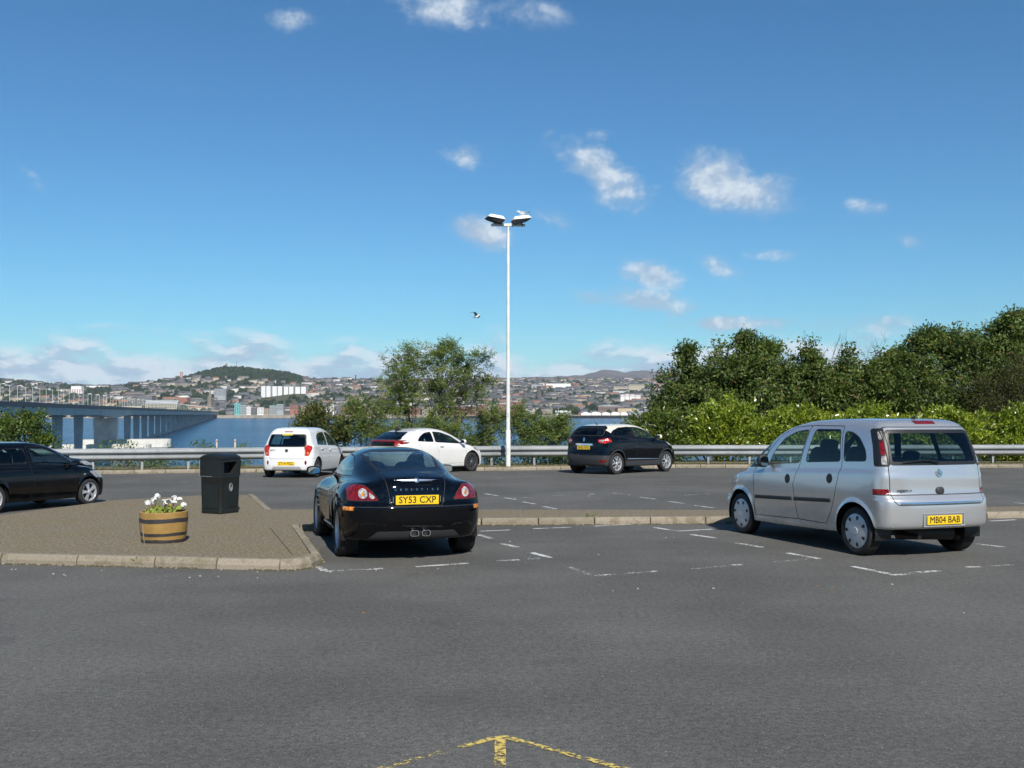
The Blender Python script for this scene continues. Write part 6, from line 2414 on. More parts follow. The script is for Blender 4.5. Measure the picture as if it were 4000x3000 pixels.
# ------------------------------------------------------------------ trees, shrubs and hedge beyond the rail
def leaf_mat(name, dark, light, odd, rough=.5, trans=.35, gloss=.35):
    m = bpy.data.materials.new(name)
    m.use_nodes = True
    N = NT(m.node_tree)
    at = N.n('ShaderNodeAttribute', attribute_name='var')
    v = at.outputs['Fac']
    c = N.mix(N.ss(v, 0.0, .9), dark, light)
    c = N.mix(N.ss(v, .93, .97), c, odd)
    b = N.n('ShaderNodeBsdfPrincipled')
    N.link(c, b.inputs['Base Color'])
    b.inputs['Roughness'].default_value = rough
    b.inputs['Specular IOR Level'].default_value = gloss
    t = N.n('ShaderNodeBsdfTranslucent', inp={0: N.mix(1.0, c, (1.25, 1.4, .5), 'MULTIPLY')})
    mx = N.n('ShaderNodeMixShader', inp={0: trans, 1: b.outputs[0], 2: t.outputs[0]})
    N.n('ShaderNodeOutputMaterial', inp={0: mx.outputs[0]})
    return m


L_ASH = leaf_mat('ash_leaf', (.058, .092, .024), (.215, .27, .07), (.20, .17, .03))
L_CHERRY = leaf_mat('cherry_leaf', (.034, .062, .015), (.155, .21, .048), (.22, .12, .045))
L_LAUREL = leaf_mat('laurel_leaf', (.075, .12, .012), (.32, .39, .038), (.44, .42, .06), .28, .30, .6)
L_BROWN = leaf_mat('browning_leaf', (.042, .062, .017), (.145, .16, .042), (.20, .085, .03))
L_MAPLE = leaf_mat('maple_leaf', (.04, .07, .015), (.13, .19, .035), (.22, .20, .04))
L_DULL = leaf_mat('dull_leaf', (.035, .04, .014), (.10, .105, .03), (.12, .08, .03))
M_BARK = pmat('bark', (.085, .072, .05), .9, var=.4, vscale=6, bump=.5, bscale=30)


def unit(v):
    return v / np.maximum(np.linalg.norm(v, axis=-1, keepdims=True), 1e-9)


def leaf_mesh(name, C, D, L, Wd, var, mat, rg, up=.5):
    """folded four-cornered leaves: base C, axis D"""
    n = len(C)
    nr = unit(rg.normal(size=(n, 3)) + np.array([0, -.25, up]))
    S_ = unit(np.cross(D, nr))
    nr = np.cross(S_, D)
    L = L[:, None]
    Wd = Wd[:, None]
    v0 = C
    v1 = C + D * L * .45 + S_ * Wd * .5 + nr * Wd * .12
    v2 = C + D * L - nr * L * .10
    v3 = C + D * L * .45 - S_ * Wd * .5 + nr * Wd * .12
    V = np.stack([v0, v1, v2, v3], 1).reshape(-1, 3)
    Fc = np.arange(4 * n).reshape(n, 4)
    return np_mesh(name, V, Fc, 4, mat, True, attr=np.repeat(var, 4))


def bank_z(x, y):
    d = max(0.0, y - (fk_y(max(-60, min(60, x))) + 3.3))
    z0 = gz(fk_y(0) + 3.3) + .1
    return z0 + (WATER - 2 - z0) * (min(d, 100) / 100) ** .8


def plant(name, label, cat, base, blobs, n_clump, per, leaf, mat, seed, limbs=5, trunk_r=.08, group=None, pinnate=False, spread=.16, droop=-.25, trunk_h=None, crown_name='crown', shell=.55):
    """base: world point; blobs: crown ellipsoids (x, y, z, rx, ry, rz, weight) in world coordinates"""
    rg = np.random.default_rng(seed)
    root = empty(name, base)
    tag(root, label, cat, group)
    base = np.array(base, float)
    wts = np.array([b[6] for b in blobs], float)
    pick = rg.choice(len(blobs), n_clump, p=wts / wts.sum())
    B = np.array([b[:6] for b in blobs], float)[pick]
    dirs = unit(rg.normal(size=(n_clump, 3)))
    rad = shell + (1 - shell) * rg.random(n_clump) ** .6
    rad = np.where(rg.random(n_clump) < .28, rg.random(n_clump) * shell, rad)
    CC = B[:, :3] + dirs * B[:, 3:6] * rad[:, None]
    stray = rg.random(n_clump) < .12
    rad2 = np.where(stray, rg.uniform(1.0, 1.36, n_clump), rad)
    CC = B[:, :3] + dirs * B[:, 3:6] * rad2[:, None]
    CC += rg.normal(size=CC.shape) * spread * .5
    # leaves
    idx = np.repeat(np.arange(n_clump), per)
    n = len(idx)
    outd = unit(CC - (B[:, :3] + np.array([0, 0, -.3])))
    if pinnate:
        # compound leaves: a stalk with pairs of leaflets
        P0 = CC[idx] + rg.normal(size=(n, 3)) * spread * .45
        ax = unit(outd[idx] * .7 + rg.normal(size=(n, 3)) * .75 + np.array([0, 0, droop]))
        side = unit(np.cross(ax, rg.normal(size=(n, 3)) * .3 + np.array([0, -.3, 1.0])))
        k = 7
        rl = leaf[0] * rg.uniform(2.2, 3.2, n)
        Cs, Ds = [], []
        for j in range(k):
            t = .25 + .75 * (j // 2) / 3.0
            sg = 1 if j % 2 else -1
            Cs.append(P0 + ax * (rl * t)[:, None])
            Ds.append(unit(ax * .55 + side * sg * 1.0 + np.array([0, 0, -.15])) if j < 6 else ax)
        C = np.concatenate(Cs)
        D = np.concatenate(Ds)
        cl = np.tile(idx, k)
    else:
        C = CC[idx] + rg.normal(size=(n, 3)) * spread * np.array([1, 1, .8])
        D = unit(outd[idx] * .6 + rg.normal(size=(n, 3)) * .8 + np.array([0, 0, droop]))
        cl = idx
    m = len(C)
    L = leaf[0] * rg.uniform(.5, 1.35, m)
    Wd = leaf[1] * rg.uniform(.7, 1.2, m)
    cv = rg.random(n_clump)
    var = np.clip(cv[cl] * .45 + rg.random(m) * .45 + .02, 0, .92)
    var = np.where(rg.random(m) < .035, .98, var)
    link(crown_name, leaf_mesh(crown_name, C - base, D, L, Wd, var, mat, rg), root)
    # trunk, limbs and twigs
    tb = MB()
    top = CC.mean(0)
    th = trunk_h if trunk_h is not None else .35
    fork = base + (top - base) * th + rg.normal(size=3) * .05
    tb.tube([(0, 0, -.3), tuple((fork - base) * .5 + rg.normal(size=3) * .04), tuple(fork - base)], [trunk_r * 1.25, trunk_r, trunk_r * .85], 9)
    ends = CC[rg.choice(n_clump, min(limbs, n_clump), replace=False)]
    ends = fork + (ends - fork) * .72
    for e in ends:
        mid = fork + (e - fork) * .5 + rg.normal(size=3) * .10 + np.array([0, 0, .08])
        tb.tube([tuple(fork - base), tuple(mid - base), tuple(e - base)], [trunk_r * .62, trunk_r * .4, trunk_r * .22], 6, cap=False)
    step = max(1, n_clump // 70)
    for c in CC[::step]:
        e = ends[np.argmin(((ends - c) ** 2).sum(1))]
        t0 = fork + (e - fork) * rg.uniform(.55, 1.0)
        mid = t0 + (c - t0) * .5 + rg.normal(size=3) * .07
        tb.tube([tuple(t0 - base), tuple(mid - base), tuple(c - base)], [trunk_r * .18, trunk_r * .12, .006], 4, cap=False)
    tb.build('trunk' if cat == 'tree' else 'stem', M_BARK, root, True, 60)
    return root


def W3(px, py, dist):
    p = PD(px, py, dist)
    return (p.x, p.y, p.z)


def blob(px, py, dist, rx, rz, wt=1.0, ry=None):
    """crown lobe given by where it shows and its half size in photo pixels"""
    p = PD(px, py, dist)
    k = dist / 4000
    return (p.x, p.y, p.z, rx * k, (ry or rx) * k, rz * k, wt)


# open ash tree in the middle
d = 41.0
b0 = PD(1690, 1700, d)
plant('ash_tree', 'open crowned young ash tree behind the white wedge-shaped hatchback', 'tree', (b0.x, b0.y, bank_z(b0.x, b0.y)),
      [blob(1690, 1520, d, 175, 130, 2.6, 130), blob(1570, 1460, d, 75, 75, 1), blob(1720, 1390, d, 80, 45, .9), blob(1830, 1440, d, 70, 70, .9), blob(1800, 1540, d, 100, 90, 1), blob(1540, 1530, d, 80, 90, 1),
       blob(1490, 1600, d, 60, 40, .45), blob(1885, 1390, d, 40, 22, .3), blob(1905, 1490, d, 40, 26, .3), blob(1600, 1385, d, 35, 30, .3), blob(1740, 1352, d, 30, 18, .3), blob(1700, 1640, d, 120, 50, .7)],
      440, 9, (.10, .040), L_ASH, 11, 9, .11, None, True, .15, -.25, .30)
# shrubs in front of and beside it
sh = [('bushy_shrub', 'rounded shrub with browning leaves between the two white hatchbacks', (1250, 1720), [blob(1250, 1680, 40.5, 110, 60, 1), blob(1235, 1630, 40.5, 55, 40, .6), blob(1320, 1700, 40.5, 60, 40, .5), blob(1180, 1690, 40.5, 40, 30, .3)], 150, 46, (.13, .06), L_BROWN, 21, False),
      ('ash_sapling', 'sparse ash sapling spray left of the ash trunk above the rail', (1430, 1740), [blob(1430, 1660, 40.2, 80, 70, 1), blob(1400, 1600, 40.2, 60, 45, .6), blob(1500, 1700, 40.2, 80, 45, .7)], 156, 9, (.088, .038), L_ASH, 22, True),
      ('ash_sapling', 'low leafy ash sapling at the foot of the ash trunk', (1640, 1730), [blob(1620, 1690, 40.0, 110, 45, 1), blob(1750, 1690, 40.0, 80, 50, .8)], 143, 9, (.088, .038), L_ASH, 23, True),
      ('elder_shrub', 'thin elder shrub just left of the lamp post', (1900, 1760), [blob(1900, 1690, 40.0, 75, 60, 1), blob(1920, 1620, 40.0, 50, 45, .6), blob(1860, 1735, 40, 60, 26, .5)], 130, 9, (.088, .038), L_ASH, 24, True),
      ('elder_shrub', 'leafy elder shrub right of the lamp post', (2060, 1760), [blob(2050, 1690, 39.8, 75, 65, 1), blob(2020, 1630, 39.8, 40, 40, .5), blob(2120, 1670, 39.8, 50, 45, .7)], 156, 9, (.088, .038), L_ASH, 25, True),
      ('elder_shrub', 'elder shrub with red tinged shoots beside the black crossover', (2180, 1765), [blob(2175, 1700, 39.8, 55, 55, 1), blob(2200, 1650, 39.8, 28, 36, .4)], 104, 9, (.088, .038), L_ASH, 26, True),
      ('maple_shrub', 'light green maple shrub in front of the bridge piers', (60, 1760), [blob(70, 1690, 44, 120, 60, 1), blob(110, 1650, 44, 60, 40, .6), blob(0, 1670, 44, 60, 45, .6), blob(170, 1720, 44, 40, 25, .3)], 140, 34, (.13, .10), L_MAPLE, 27, False),
      ('young_sprig', 'small leafy sprig in front of the pale bridge fender', (480, 1790), [blob(470, 1750, 38.5, 18, 34, 1), blob(505, 1765, 38.5, 18, 20, .6)], 16, 10, (.075, .045), L_MAPLE, 28, False)]
for (nm, lab, bs, bl, nc, per, lf, mt, sd, pin) in sh:
    p = PD(bs[0], bs[1], bl[0][1])
    plant(nm, lab, 'shrub', (p.x, p.y, bank_z(p.x, p.y)), bl, nc, per, lf, mt, sd, 6, .03, 'shrubs on the bank', pin, .15, -.15, .45)

# laurel hedge
hx = [(2560, 1690, 150, 75, 1), (2840, 1660, 150, 90, 2), (3120, 1670, 150, 80, 3), (3400, 1675, 160, 75, 4), (3680, 1680, 150, 80, 5), (3950, 1690, 150, 85, 6), (4230, 1690, 150, 85, 7)]
HL = ['dense laurel bush right behind the black crossover', 'tallest bright laurel bush, left of the silver people carrier', 'laurel bush above the bonnet of the silver people carrier', 'laurel bush directly behind the silver people carrier roof', 'laurel bush beyond the rear of the silver people carrier',
      'laurel bush rising at the picture edge beside the dull tree', 'laurel bush at the far end of the hedge']
for (px, py, rx, rz, k) in hx:
    dd = 40.2 + .15 * k
    p = PD(px, 1780, dd)
    plant('laurel_bush', HL[k - 1], 'hedge', (p.x, p.y, bank_z(p.x, p.y) + .3),
          [blob(px, py + 10, dd, rx, rz, 2, 70), blob(px - 70, py + 30, dd, 90, 60, 1, 70), blob(px + 70, py + 25, dd, 90, 62, 1, 70), blob(px, py + 70, dd - .35, rx, 50, .8, 50), blob(px + 20, py - rz * .55, dd, 90, 40, .7, 50)],
          360, 38, (.165, .068), L_LAUREL if k != 1 else leaf_mat('deep_laurel', (.04, .07, .012), (.16, .21, .035), (.30, .28, .05), .3, .28, .6), 40 + k, 8, .04, 'laurel hedge along the guardrail', False, .13, .35, .4)

# row of cherry trees behind the hedge
tr = [('cherry_tree', 'dense dark cherry tree nearest the black crossover', 2840, [blob(2840, 1500, 44.5, 230, 130, 3, 170), blob(2900, 1390, 44.5, 140, 90, 1.6), blob(2680, 1450, 44.5, 90, 80, .8), blob(2620, 1560, 44.5, 80, 70, .7), blob(2690, 1340, 44.5, 30, 50, .25), blob(2905, 1290, 44.5, 22, 40, .2), blob(2990, 1330, 44.5, 60, 40, .4), blob(2800, 1590, 44.2, 200, 60, 1)], 760, 44, L_CHERRY, 61),
      ('cherry_tree', 'cherry tree with thin top shoots, second in the row', 3220, [blob(3220, 1540, 44.8, 190, 110, 2.4, 160), blob(3170, 1430, 44.8, 90, 70, .9), blob(3155, 1345, 44.8, 26, 50, .3), blob(3310, 1400, 44.8, 36, 80, .5), blob(3310, 1480, 44.8, 100, 70, .8), blob(3100, 1500, 44.8, 90, 80, .8), blob(3075, 1430, 44.8, 60, 60, .5), blob(3390, 1450, 44.8, 70, 70, .6)], 600, 44, L_CHERRY, 62),
      ('cherry_tree', 'cherry tree standing behind the roof of the silver people carrier', 3520, [blob(3510, 1500, 45, 190, 130, 2.5, 170), blob(3480, 1400, 45, 60, 70, .7), blob(3560, 1390, 45, 90, 80, .9), blob(3640, 1300, 45, 80, 50, .7), blob(3400, 1540, 45, 100, 70, .8)], 660, 44, L_CHERRY, 63),
      ('cherry_tree', 'tallest cherry tree at the end of the row', 3870, [blob(3850, 1420, 45.5, 190, 150, 2.4, 170), blob(3760, 1330, 45.5, 90, 80, .9), blob(3930, 1290, 45.5, 100, 80, 1.1), blob(3960, 1220, 45.5, 40, 36, .4), blob(4080, 1340, 45.5, 140, 130, 1.2), blob(3800, 1560, 45.5, 150, 80, 1)], 760, 44, L_CHERRY, 64)]
for (nm, lab, px, bl, nc, per, mt, sd) in tr:
    bl = [(q[0], q[1], q[2] - .42, q[3], q[4], q[5] * .93, q[6]) for q in bl]
    p = PD(px, 1790, bl[0][1])
    plant(nm, lab, 'tree', (p.x, p.y, bank_z(p.x, p.y)), bl, nc, per + 4, (.165, .082), mt, sd, 9, .10, 'cherry trees behind the hedge', False, .17, -.45, .30, shell=.5)
p = PD(3960, 1790, 42.5)
plant('olive_brown_tree', 'dull olive brown tree at the picture edge in front of the cherry row', 'tree', (p.x, p.y, bank_z(p.x, p.y)),
      [blob(3960, 1530, 42.5, 150, 110, 2, 110), blob(4050, 1470, 42.5, 130, 110, 1.5), blob(3870, 1600, 42.5, 90, 60, .8)], 420, 44, (.085, .04), L_DULL, 70, 8, .09, None, False, .15, -.3, .35)
# bare twigs that stick out above the row
tw = MB()
rg_ = random.Random(9)
for k in range(26):
    x0 = rg_.uniform(3150, 3660)
    a = Vector(W3(x0, rg_.uniform(1450, 1480), 45))
    t = a + Vector((rg_.uniform(-.2, .9), rg_.uniform(-.3, .3), rg_.uniform(1.0, 2.0)))
    mid = (a + t) / 2 + Vector((rg_.uniform(-.1, .1), 0, .1))
    tw.tube([a, mid, t], [.012, .008, .004], 4)
    for q in range(3):
        s = a + (t - a) * rg_.uniform(.4, .9)
        tw.tube([s, s + Vector((rg_.uniform(-.3, .3), rg_.uniform(-.2, .2), rg_.uniform(.15, .5)))], [.006, .003], 4)
tag(tw.build('bare_twigs', M_BARK), 'bare twigs sticking out above the cherry row', 'twigs', kind='stuff')

# rough growth at the foot of the rail, and grass on the verge
rg = np.random.default_rng(77)


def strip_growth(name, label, segs, n, leaf, mat, h, back):
    P, D = [], []
    k = 0
    while k < n:
        a, b_, dens = segs[rg.integers(len(segs))]
        if rg.random() > dens:
            continue
        px = rg.uniform(a, b_)
        x = (px - 2000) / 4000 * 38.5
        y = fk_y(x) + back[0] + rg.random() * (back[1] - back[0])
        hh = h * rg.random() * (.6 + .8 * abs(math.sin(px * .013)))
        P.append((x, y, gz(min(y, fk_y(x) + 3.3)) + .1 + hh * .9 - .5 * max(0, y - fk_y(x) - 3.2)))
        k += 1
    P = np.array(P)
    D = unit(rg.normal(size=(n, 3)) * .7 + np.array([0, -.2, .55]))
    L = leaf[0] * rg.uniform(.6, 1.3, n)
    o = link(name, leaf_mesh(name, P, D, L, leaf[1] * rg.uniform(.7, 1.2, n), np.clip(rg.random(n) * .95, 0, .97), mat, rg))
    return tag(o, label, 'undergrowth', kind='stuff')


strip_growth('undergrowth', 'leafy undergrowth below the guardrail', [(380, 700, 1), (700, 790, .4), (860, 1040, .8), (1900, 2220, 1), (2060, 2220, 1), (2540, 4300, .55)], 5200, (.10, .05), L_MAPLE, .75, (1.7, 3.3))
strip_growth('undergrowth', 'ivy and bramble on the bank edge behind the guardrail', [(330, 1040, .8), (1330, 2230, .7), (2500, 4300, 1)], 4200, (.10, .05), L_BROWN, .55, (2.9, 4.2))
gp_, gd_ = [], []
for k in range(5200):
    x = rg.uniform(-19, 24)
    y = fk_y(x) + .14 + abs(rg.normal()) * .7
    gp_.append((x, y, gz(y) + .09))
gp_ = np.array(gp_)
n = len(gp_)
go = link('grass', leaf_mesh('grass', gp_, unit(rg.normal(size=(n, 3)) * .35 + np.array([0, 0, 1])), rg.uniform(.03, .13, n), rg.uniform(.006, .012, n), rg.random(n) * .97, leaf_mat('dry_grass', (.10, .10, .03), (.30, .26, .12), (.36, .30, .18)), rg))
tag(go, 'dry grass tufts along the verge', 'grass', kind='stuff')

# unseen trees added behind the viewer to darken reflections in the black cars
for k, (x, y) in enumerate([(-26, -34), (-13, -38), (0, -36), (13, -39), (27, -35), (41, -36), (-40, -33)]):
    plant('reflection_tree', 'unseen leafy tree added behind the viewer to darken car reflections', 'tree', (x, y, gz(y)), [(x, y, 6.5, 6.5, 4.5, 4.2, 1), (x, y, 3.0, 6.8, 4, 2.6, .7)], 240, 10, (.8, .55), L_CHERRY, 90 + k, 6, .3, 'added trees behind the viewer', False, .6, -.3, .3)
# ------------------------------------------------------------------ the town across the water
CM = {'cream': pmat('town_cream', (.40, .35, .265), .9, var=.12, vscale=.05), 'white': pmat('town_white', (.78, .78, .76), .8), 'stone': pmat('town_sandstone', (.22, .19, .15), .9, var=.2, vscale=.06),
      'grey': pmat('town_grey', (.15, .15, .15), .9, var=.15, vscale=.05), 'brick': pmat('town_brick', (.30, .135, .095), .9, var=.15, vscale=.08), 'pink': pmat('town_pink', (.52, .28, .24), .9),
      'slate': pmat('town_slate', (.075, .078, .085), .8, var=.2, vscale=.05), 'red_tile': pmat('town_red_tile', (.26, .12, .075), .9), 'glass': pmat('town_glass', (.05, .065, .08), .25), 'teal': pmat('town_teal', (.18, .47, .46), .5),
      'dark': pmat('town_dark', (.10, .085, .08), .9, var=.2, vscale=.05), 'brown': pmat('town_brown_metal', (.20, .14, .12), .6), 'tan': pmat('town_tan', (.50, .38, .24), .8), 'roofgrey': pmat('town_roof_grey', (.33, .35, .36), .7), 'wood': pmat('town_timber', (.06, .05, .045), .9)}


def FX(px, d):
    return (px - 2000) / 4000 * d


def FZ(py, d):
    return EYE + (HZ - py) / 4000 * d + (0)


def far_block(name, label, cat, x0, x1, yt, yb, d, depth, wall, roof='flat', roofm='slate', win=None, group=None, rise=.35, bands=None, winm='glass', sink=14.0, parent=None, wf=.5):
    """building whose front shows between photo columns x0, x1 and rows yt, yb at distance d"""
    X0, X1, Z1, Z0 = FX(x0, d), FX(x1, d), FZ(yt, d), FZ(yb, d)
    cx = (X0 + X1) / 2
    w, h = X1 - X0, Z1 - Z0
    ang = rngc.uniform(-.06, .06)
    if parent is None:
        root = empty(name, (cx, d, Z0), ang)
        tag(root, label, cat, group)
    else:
        root = parent
    off = Vector((0, 0, 0)) if parent is None else Vector((cx, d, Z0)) - Vector(parent.location)
    hw = h if roof == 'flat' else h * (1 - rise)
    mb = MB()
    mb.M = Matrix.Translation(off)
    mb.box((0, depth / 2, hw / 2 - sink / 2), (w, depth, hw + sink))
    if bands:
        for t in bands:
            mb.box(((t - .5) * w, -.15, hw / 2), (w * .03 + 1.2, .3, hw), 1)
    mb.build('wall', [CM[wall], CM['dark']], root)
    rb = MB()
    rb.M = Matrix.Translation(off)
    if roof == 'flat':
        rb.box((0, depth / 2, hw + .35), (w + .6, depth + .6, .7))
    elif roof == 'gable':      # ridge runs along the front
        o = .5
        rb.add([(-w / 2 - o, -o, hw - .1), (w / 2 + o, -o, hw - .1), (w / 2 + o, depth + o, hw - .1), (-w / 2 - o, depth + o, hw - .1), (-w / 2 - o, depth / 2, h), (w / 2 + o, depth / 2, h)],
               [(0, 1, 5, 4), (2, 3, 4, 5), (1, 2, 5), (3, 0, 4), (3, 2, 1, 0)])
    elif roof == 'front':      # gable faces the water
        rb.add([(-w / 2, 0, hw), (w / 2, 0, hw), (0, 0, h), (-w / 2, depth, hw), (w / 2, depth, hw), (0, depth, h)], [(0, 1, 2), (1, 4, 5, 2), (0, 2, 5, 3), (4, 3, 5)])
    elif roof == 'barrel':
        n = 9
        vs = []
        for y in (0, depth):
            for i in range(n):
                t = i / (n - 1)
                vs.append(((t - .5) * w * 1.02, y, hw + (h - hw) * math.sin(math.pi * t)))
        rb.add(vs, [(i, i + 1, n + i + 1, n + i) for i in range(n - 1)] + [list(range(n))[::-1]])
    rb.build('roof', CM[roofm], root)
    if win:
        nc, nr = win
        wb_ = MB()
        wb_.M = Matrix.Translation(off)
        for i in range(nc):
            for j in range(nr):
                wx, wz = (i + .5) / nc * w * .96 - w * .48, hw * (.08 + .88 * (j + .5) / nr)
                ww, wh = w / nc * wf, hw / nr * wf
                wb_.add([(wx - ww / 2, -.12, wz - wh / 2), (wx + ww / 2, -.12, wz - wh / 2), (wx + ww / 2, -.12, wz + wh / 2), (wx - ww / 2, -.12, wz + wh / 2)], [(0, 1, 2, 3)])
        wo_ = wb_.build('window', CM[winm], root)
        wo_['kind'] = 'stuff'
    return root


rngc = random.Random(21)
# white slab tower blocks
for i, (a, b_) in enumerate(((1017, 1060), (1061, 1105), (1106, 1149), (1150, 1198))):
    far_block('tower_block', ['first', 'second', 'third', 'last'][i] + ' from the bridge of the four tall white slab tower blocks', 'tower block', a, b_, 1508 + i, 1556 - (4 if i == 3 else 0), 2900 + 6 * i, 14, 'white', 'flat', 'roofgrey', (14, 15), 'white slab tower blocks', bands=(.04, .5, .97), winm='roofgrey', wf=.36)
far_block('tower_block', 'pink striped tower block standing alone behind the bridge lamps', 'tower block', 277, 318, 1508, 1560, 3000, 18, 'white', 'flat', 'roofgrey', (4, 1), winm='pink')
far_block('office_block', 'grey gridded office block right of the church spire', 'office', 838, 881, 1519, 1548, 2750, 14, 'roofgrey', 'flat', 'roofgrey', (8, 7))
far_block('warehouse', 'long low white warehouse on the skyline left of the wooded hill', 'warehouse', 338, 402, 1507, 1515, 3400, 30, 'white', 'flat', 'roofgrey')
far_block('mill', 'long pale stone mill behind the far end of the bridge', 'mill', 567, 692, 1564, 1606, 2240, 22, 'cream', 'gable', 'roofgrey', (24, 3), rise=.3)
far_block('warehouse', 'dark flat roofed block above the pale mill', 'warehouse', 533, 594, 1546, 1572, 2350, 25, 'grey', 'flat', 'slate')
far_block('theatre', 'dark red brick block with pale capped roof left of the spire', 'building', 697, 732, 1546, 1572, 2450, 20, 'brick', 'barrel', 'white', rise=.22)
# church with spire
ch = far_block('church', 'stone church with a tall spire beside the end of the bridge', 'church', 806, 842, 1570, 1592, 2350, 25, 'stone', 'gable', 'slate', (4, 1), rise=.5)
sp_ = MB()
k = 2350 / 4000
ox = FX(823, 2350) - ch.location.x
sp_.box((ox, -4, (1592 - 1552) * k / 2), (15 * k, 15 * k, (1592 - 1552) * k))
r_ = 7.0 * k
sp_.add([(ox + r_ * math.cos(t), -4 + r_ * math.sin(t), (1592 - 1552) * k) for t in np.linspace(0, 2 * math.pi, 8, endpoint=False)] + [(ox, -4, (1592 - 1516) * k)], [(q, (q + 1) % 8, 8) for q in range(8)])
for q in (-1, 1):
    sp_.tube([(ox + q * 6 * k, -4 - 6 * k, (1592 - 1556) * k), (ox + q * 6 * k, -4 - 6 * k, (1592 - 1543) * k)], [1.3, .1], 5)
sp_.build('spire', CM['stone'], ch)
# waterfront, from the bridge end to the right
WF = [(916, 939, 1577, 1620, 'teal', 'flat', 'teal', (3, 5), 'teal glass fronted waterfront office block'), (940, 962, 1583, 1620, 'roofgrey', 'flat', 'roofgrey', (5, 5), 'grey glazed office beside the teal block'),
      (963, 980, 1590, 1620, 'white', 'flat', 'white', (3, 5), 'narrow white office with square windows'), (981, 1000, 1592, 1620, 'grey', 'flat', 'roofgrey', (5, 5), 'dark glazed office between two white ones'), (1001, 1030, 1592, 1620, 'white', 'flat', 'roofgrey', (5, 5), 'white office with banded windows'),
      (1032, 1052, 1596, 1620, 'cream', 'flat', 'brick', (3, 5), 'cream and brick flats with balconies'), (1053, 1080, 1585, 1620, 'roofgrey', 'flat', 'teal', (6, 5), 'blue grey glazed flats with stepped roof'), (1081, 1107, 1580, 1606, 'roofgrey', 'flat', 'teal', (6, 4), 'taller glazed block behind the stepped flats'),
      (1088, 1130, 1604, 1621, 'stone', 'gable', 'slate', (8, 2), 'low stone range with slate roof on the waterfront'), (1131, 1152, 1602, 1621, 'stone', 'front', 'slate', (3, 2), 'gabled stone pavilion on the waterfront'), (1153, 1200, 1606, 1621, 'stone', 'gable', 'slate', (9, 2), 'long low stone range beside the gabled pavilion'),
      (1132, 1165, 1582, 1600, 'brick', 'flat', 'red_tile', (5, 3), 'orange brick block behind the low stone range'), (1177, 1202, 1572, 1598, 'tan', 'gable', 'slate', (4, 3), 'tan gabled block behind the waterfront'), (1210, 1228, 1562, 1598, 'grey', 'flat', 'slate', (2, 4), 'grey church tower with flat top behind the waterfront'),
      (1271, 1305, 1584, 1604, 'white', 'flat', 'roofgrey', (1, 4), 'white block with dark horizontal bands'), (1205, 1312, 1606, 1621, 'grey', 'gable', 'roofgrey', (14, 1), 'long grey sheds before the white banded block'),
      (1312, 1330, 1586, 1621, 'grey', 'flat', 'slate', (3, 6), 'narrow grey end of the brick flats'), (1331, 1385, 1588, 1621, 'brick', 'flat', 'slate', (10, 5), 'brick flats nearest the browning shrub'), (1386, 1434, 1589, 1621, 'brick', 'flat', 'slate', (8, 5), 'second brick flats along the quay'),
      (1435, 1500, 1588, 1621, 'cream', 'flat', 'roofgrey', (12, 5), 'long cream flats seen through the ash tree'), (1501, 1570, 1588, 1621, 'cream', 'flat', 'roofgrey', (12, 5), 'second long cream flats seen through the ash tree'), (1580, 1640, 1590, 1621, 'brick', 'flat', 'roofgrey', (10, 5), 'brick flats behind the ash trunk'),
      (1650, 1725, 1590, 1621, 'cream', 'flat', 'slate', (12, 5), 'cream flats right of the ash trunk'), (1732, 1775, 1590, 1621, 'brick', 'flat', 'white', (8, 5), 'brick quayside flats with pale top storey'), (1776, 1858, 1587, 1621, 'brick', 'flat', 'white', (14, 5), 'long brick quayside flats left of the lamp post'),
      (1868, 1905, 1580, 1621, 'brick', 'flat', 'white', (6, 5), 'brick flats with white sloping roof by the lamp post'), (1906, 1940, 1582, 1621, 'white', 'flat', 'white', (5, 5), 'white balconied bay in the brick flats'), (1941, 1976, 1577, 1621, 'brick', 'flat', 'white', (6, 5), 'brick flats just left of the lamp post'),
      (1994, 2037, 1568, 1621, 'brick', 'flat', 'white', (7, 5), 'tall brick flats just right of the lamp post'), (2045, 2072, 1602, 1621, 'stone', 'gable', 'roofgrey', (4, 1), 'pale low shed right of the brick flats')]
for (a, b_, yt, yb, wl, rf, rm, wn, lab) in WF:
    far_block('waterfront_building', lab, 'building', a, b_, yt, yb, 2135 + rngc.uniform(0, 18), 16, wl, rf, rm, wn, 'buildings on the far waterfront', rise=.45)
# docks on the right
far_block('mill', 'long dark brick mill with rows of windows above the docks', 'mill', 2115, 2245, 1564, 1590, 2500, 18, 'dark', 'gable', 'slate', (34, 3), rise=.2, winm='stone')
far_block('warehouse', 'bright white factory shed on the hillside with a red chimney', 'warehouse', 2122, 2229, 1499, 1515, 3500, 60, 'white', 'flat', 'white')
far_block('warehouse', 'grey wing of the white hillside factory', 'warehouse', 2076, 2121, 1503, 1512, 3520, 50, 'roofgrey', 'flat', 'roofgrey')
far_block('round_warehouse', 'brown ribbed dockside warehouse with shallow curved roof', 'warehouse', 2337, 2429, 1582, 1609, 2220, 60, 'brown', 'barrel', 'roofgrey', (40, 1), rise=.18, winm='dark')
far_block('shed', 'tan dockside shed right of the brown warehouse', 'shed', 2413, 2485, 1595, 1610, 2190, 40, 'tan', 'flat', 'slate')
far_block('shed', 'pale grey dockside sheds near the laurel hedge', 'shed', 2456, 2540, 1606, 1621, 2150, 40, 'roofgrey', 'gable', 'roofgrey', rise=.4)
far_block('shed', 'large grey shed at the edge of the hedge', 'shed', 2530, 2620, 1600, 1621, 2180, 40, 'roofgrey', 'gable', 'roofgrey', rise=.4)
far_block('quay_house', 'white quay building with a row of dark windows', 'building', 2171, 2216, 1604, 1621, 2125, 12, 'white', 'gable', 'white', (7, 1), rise=.3)
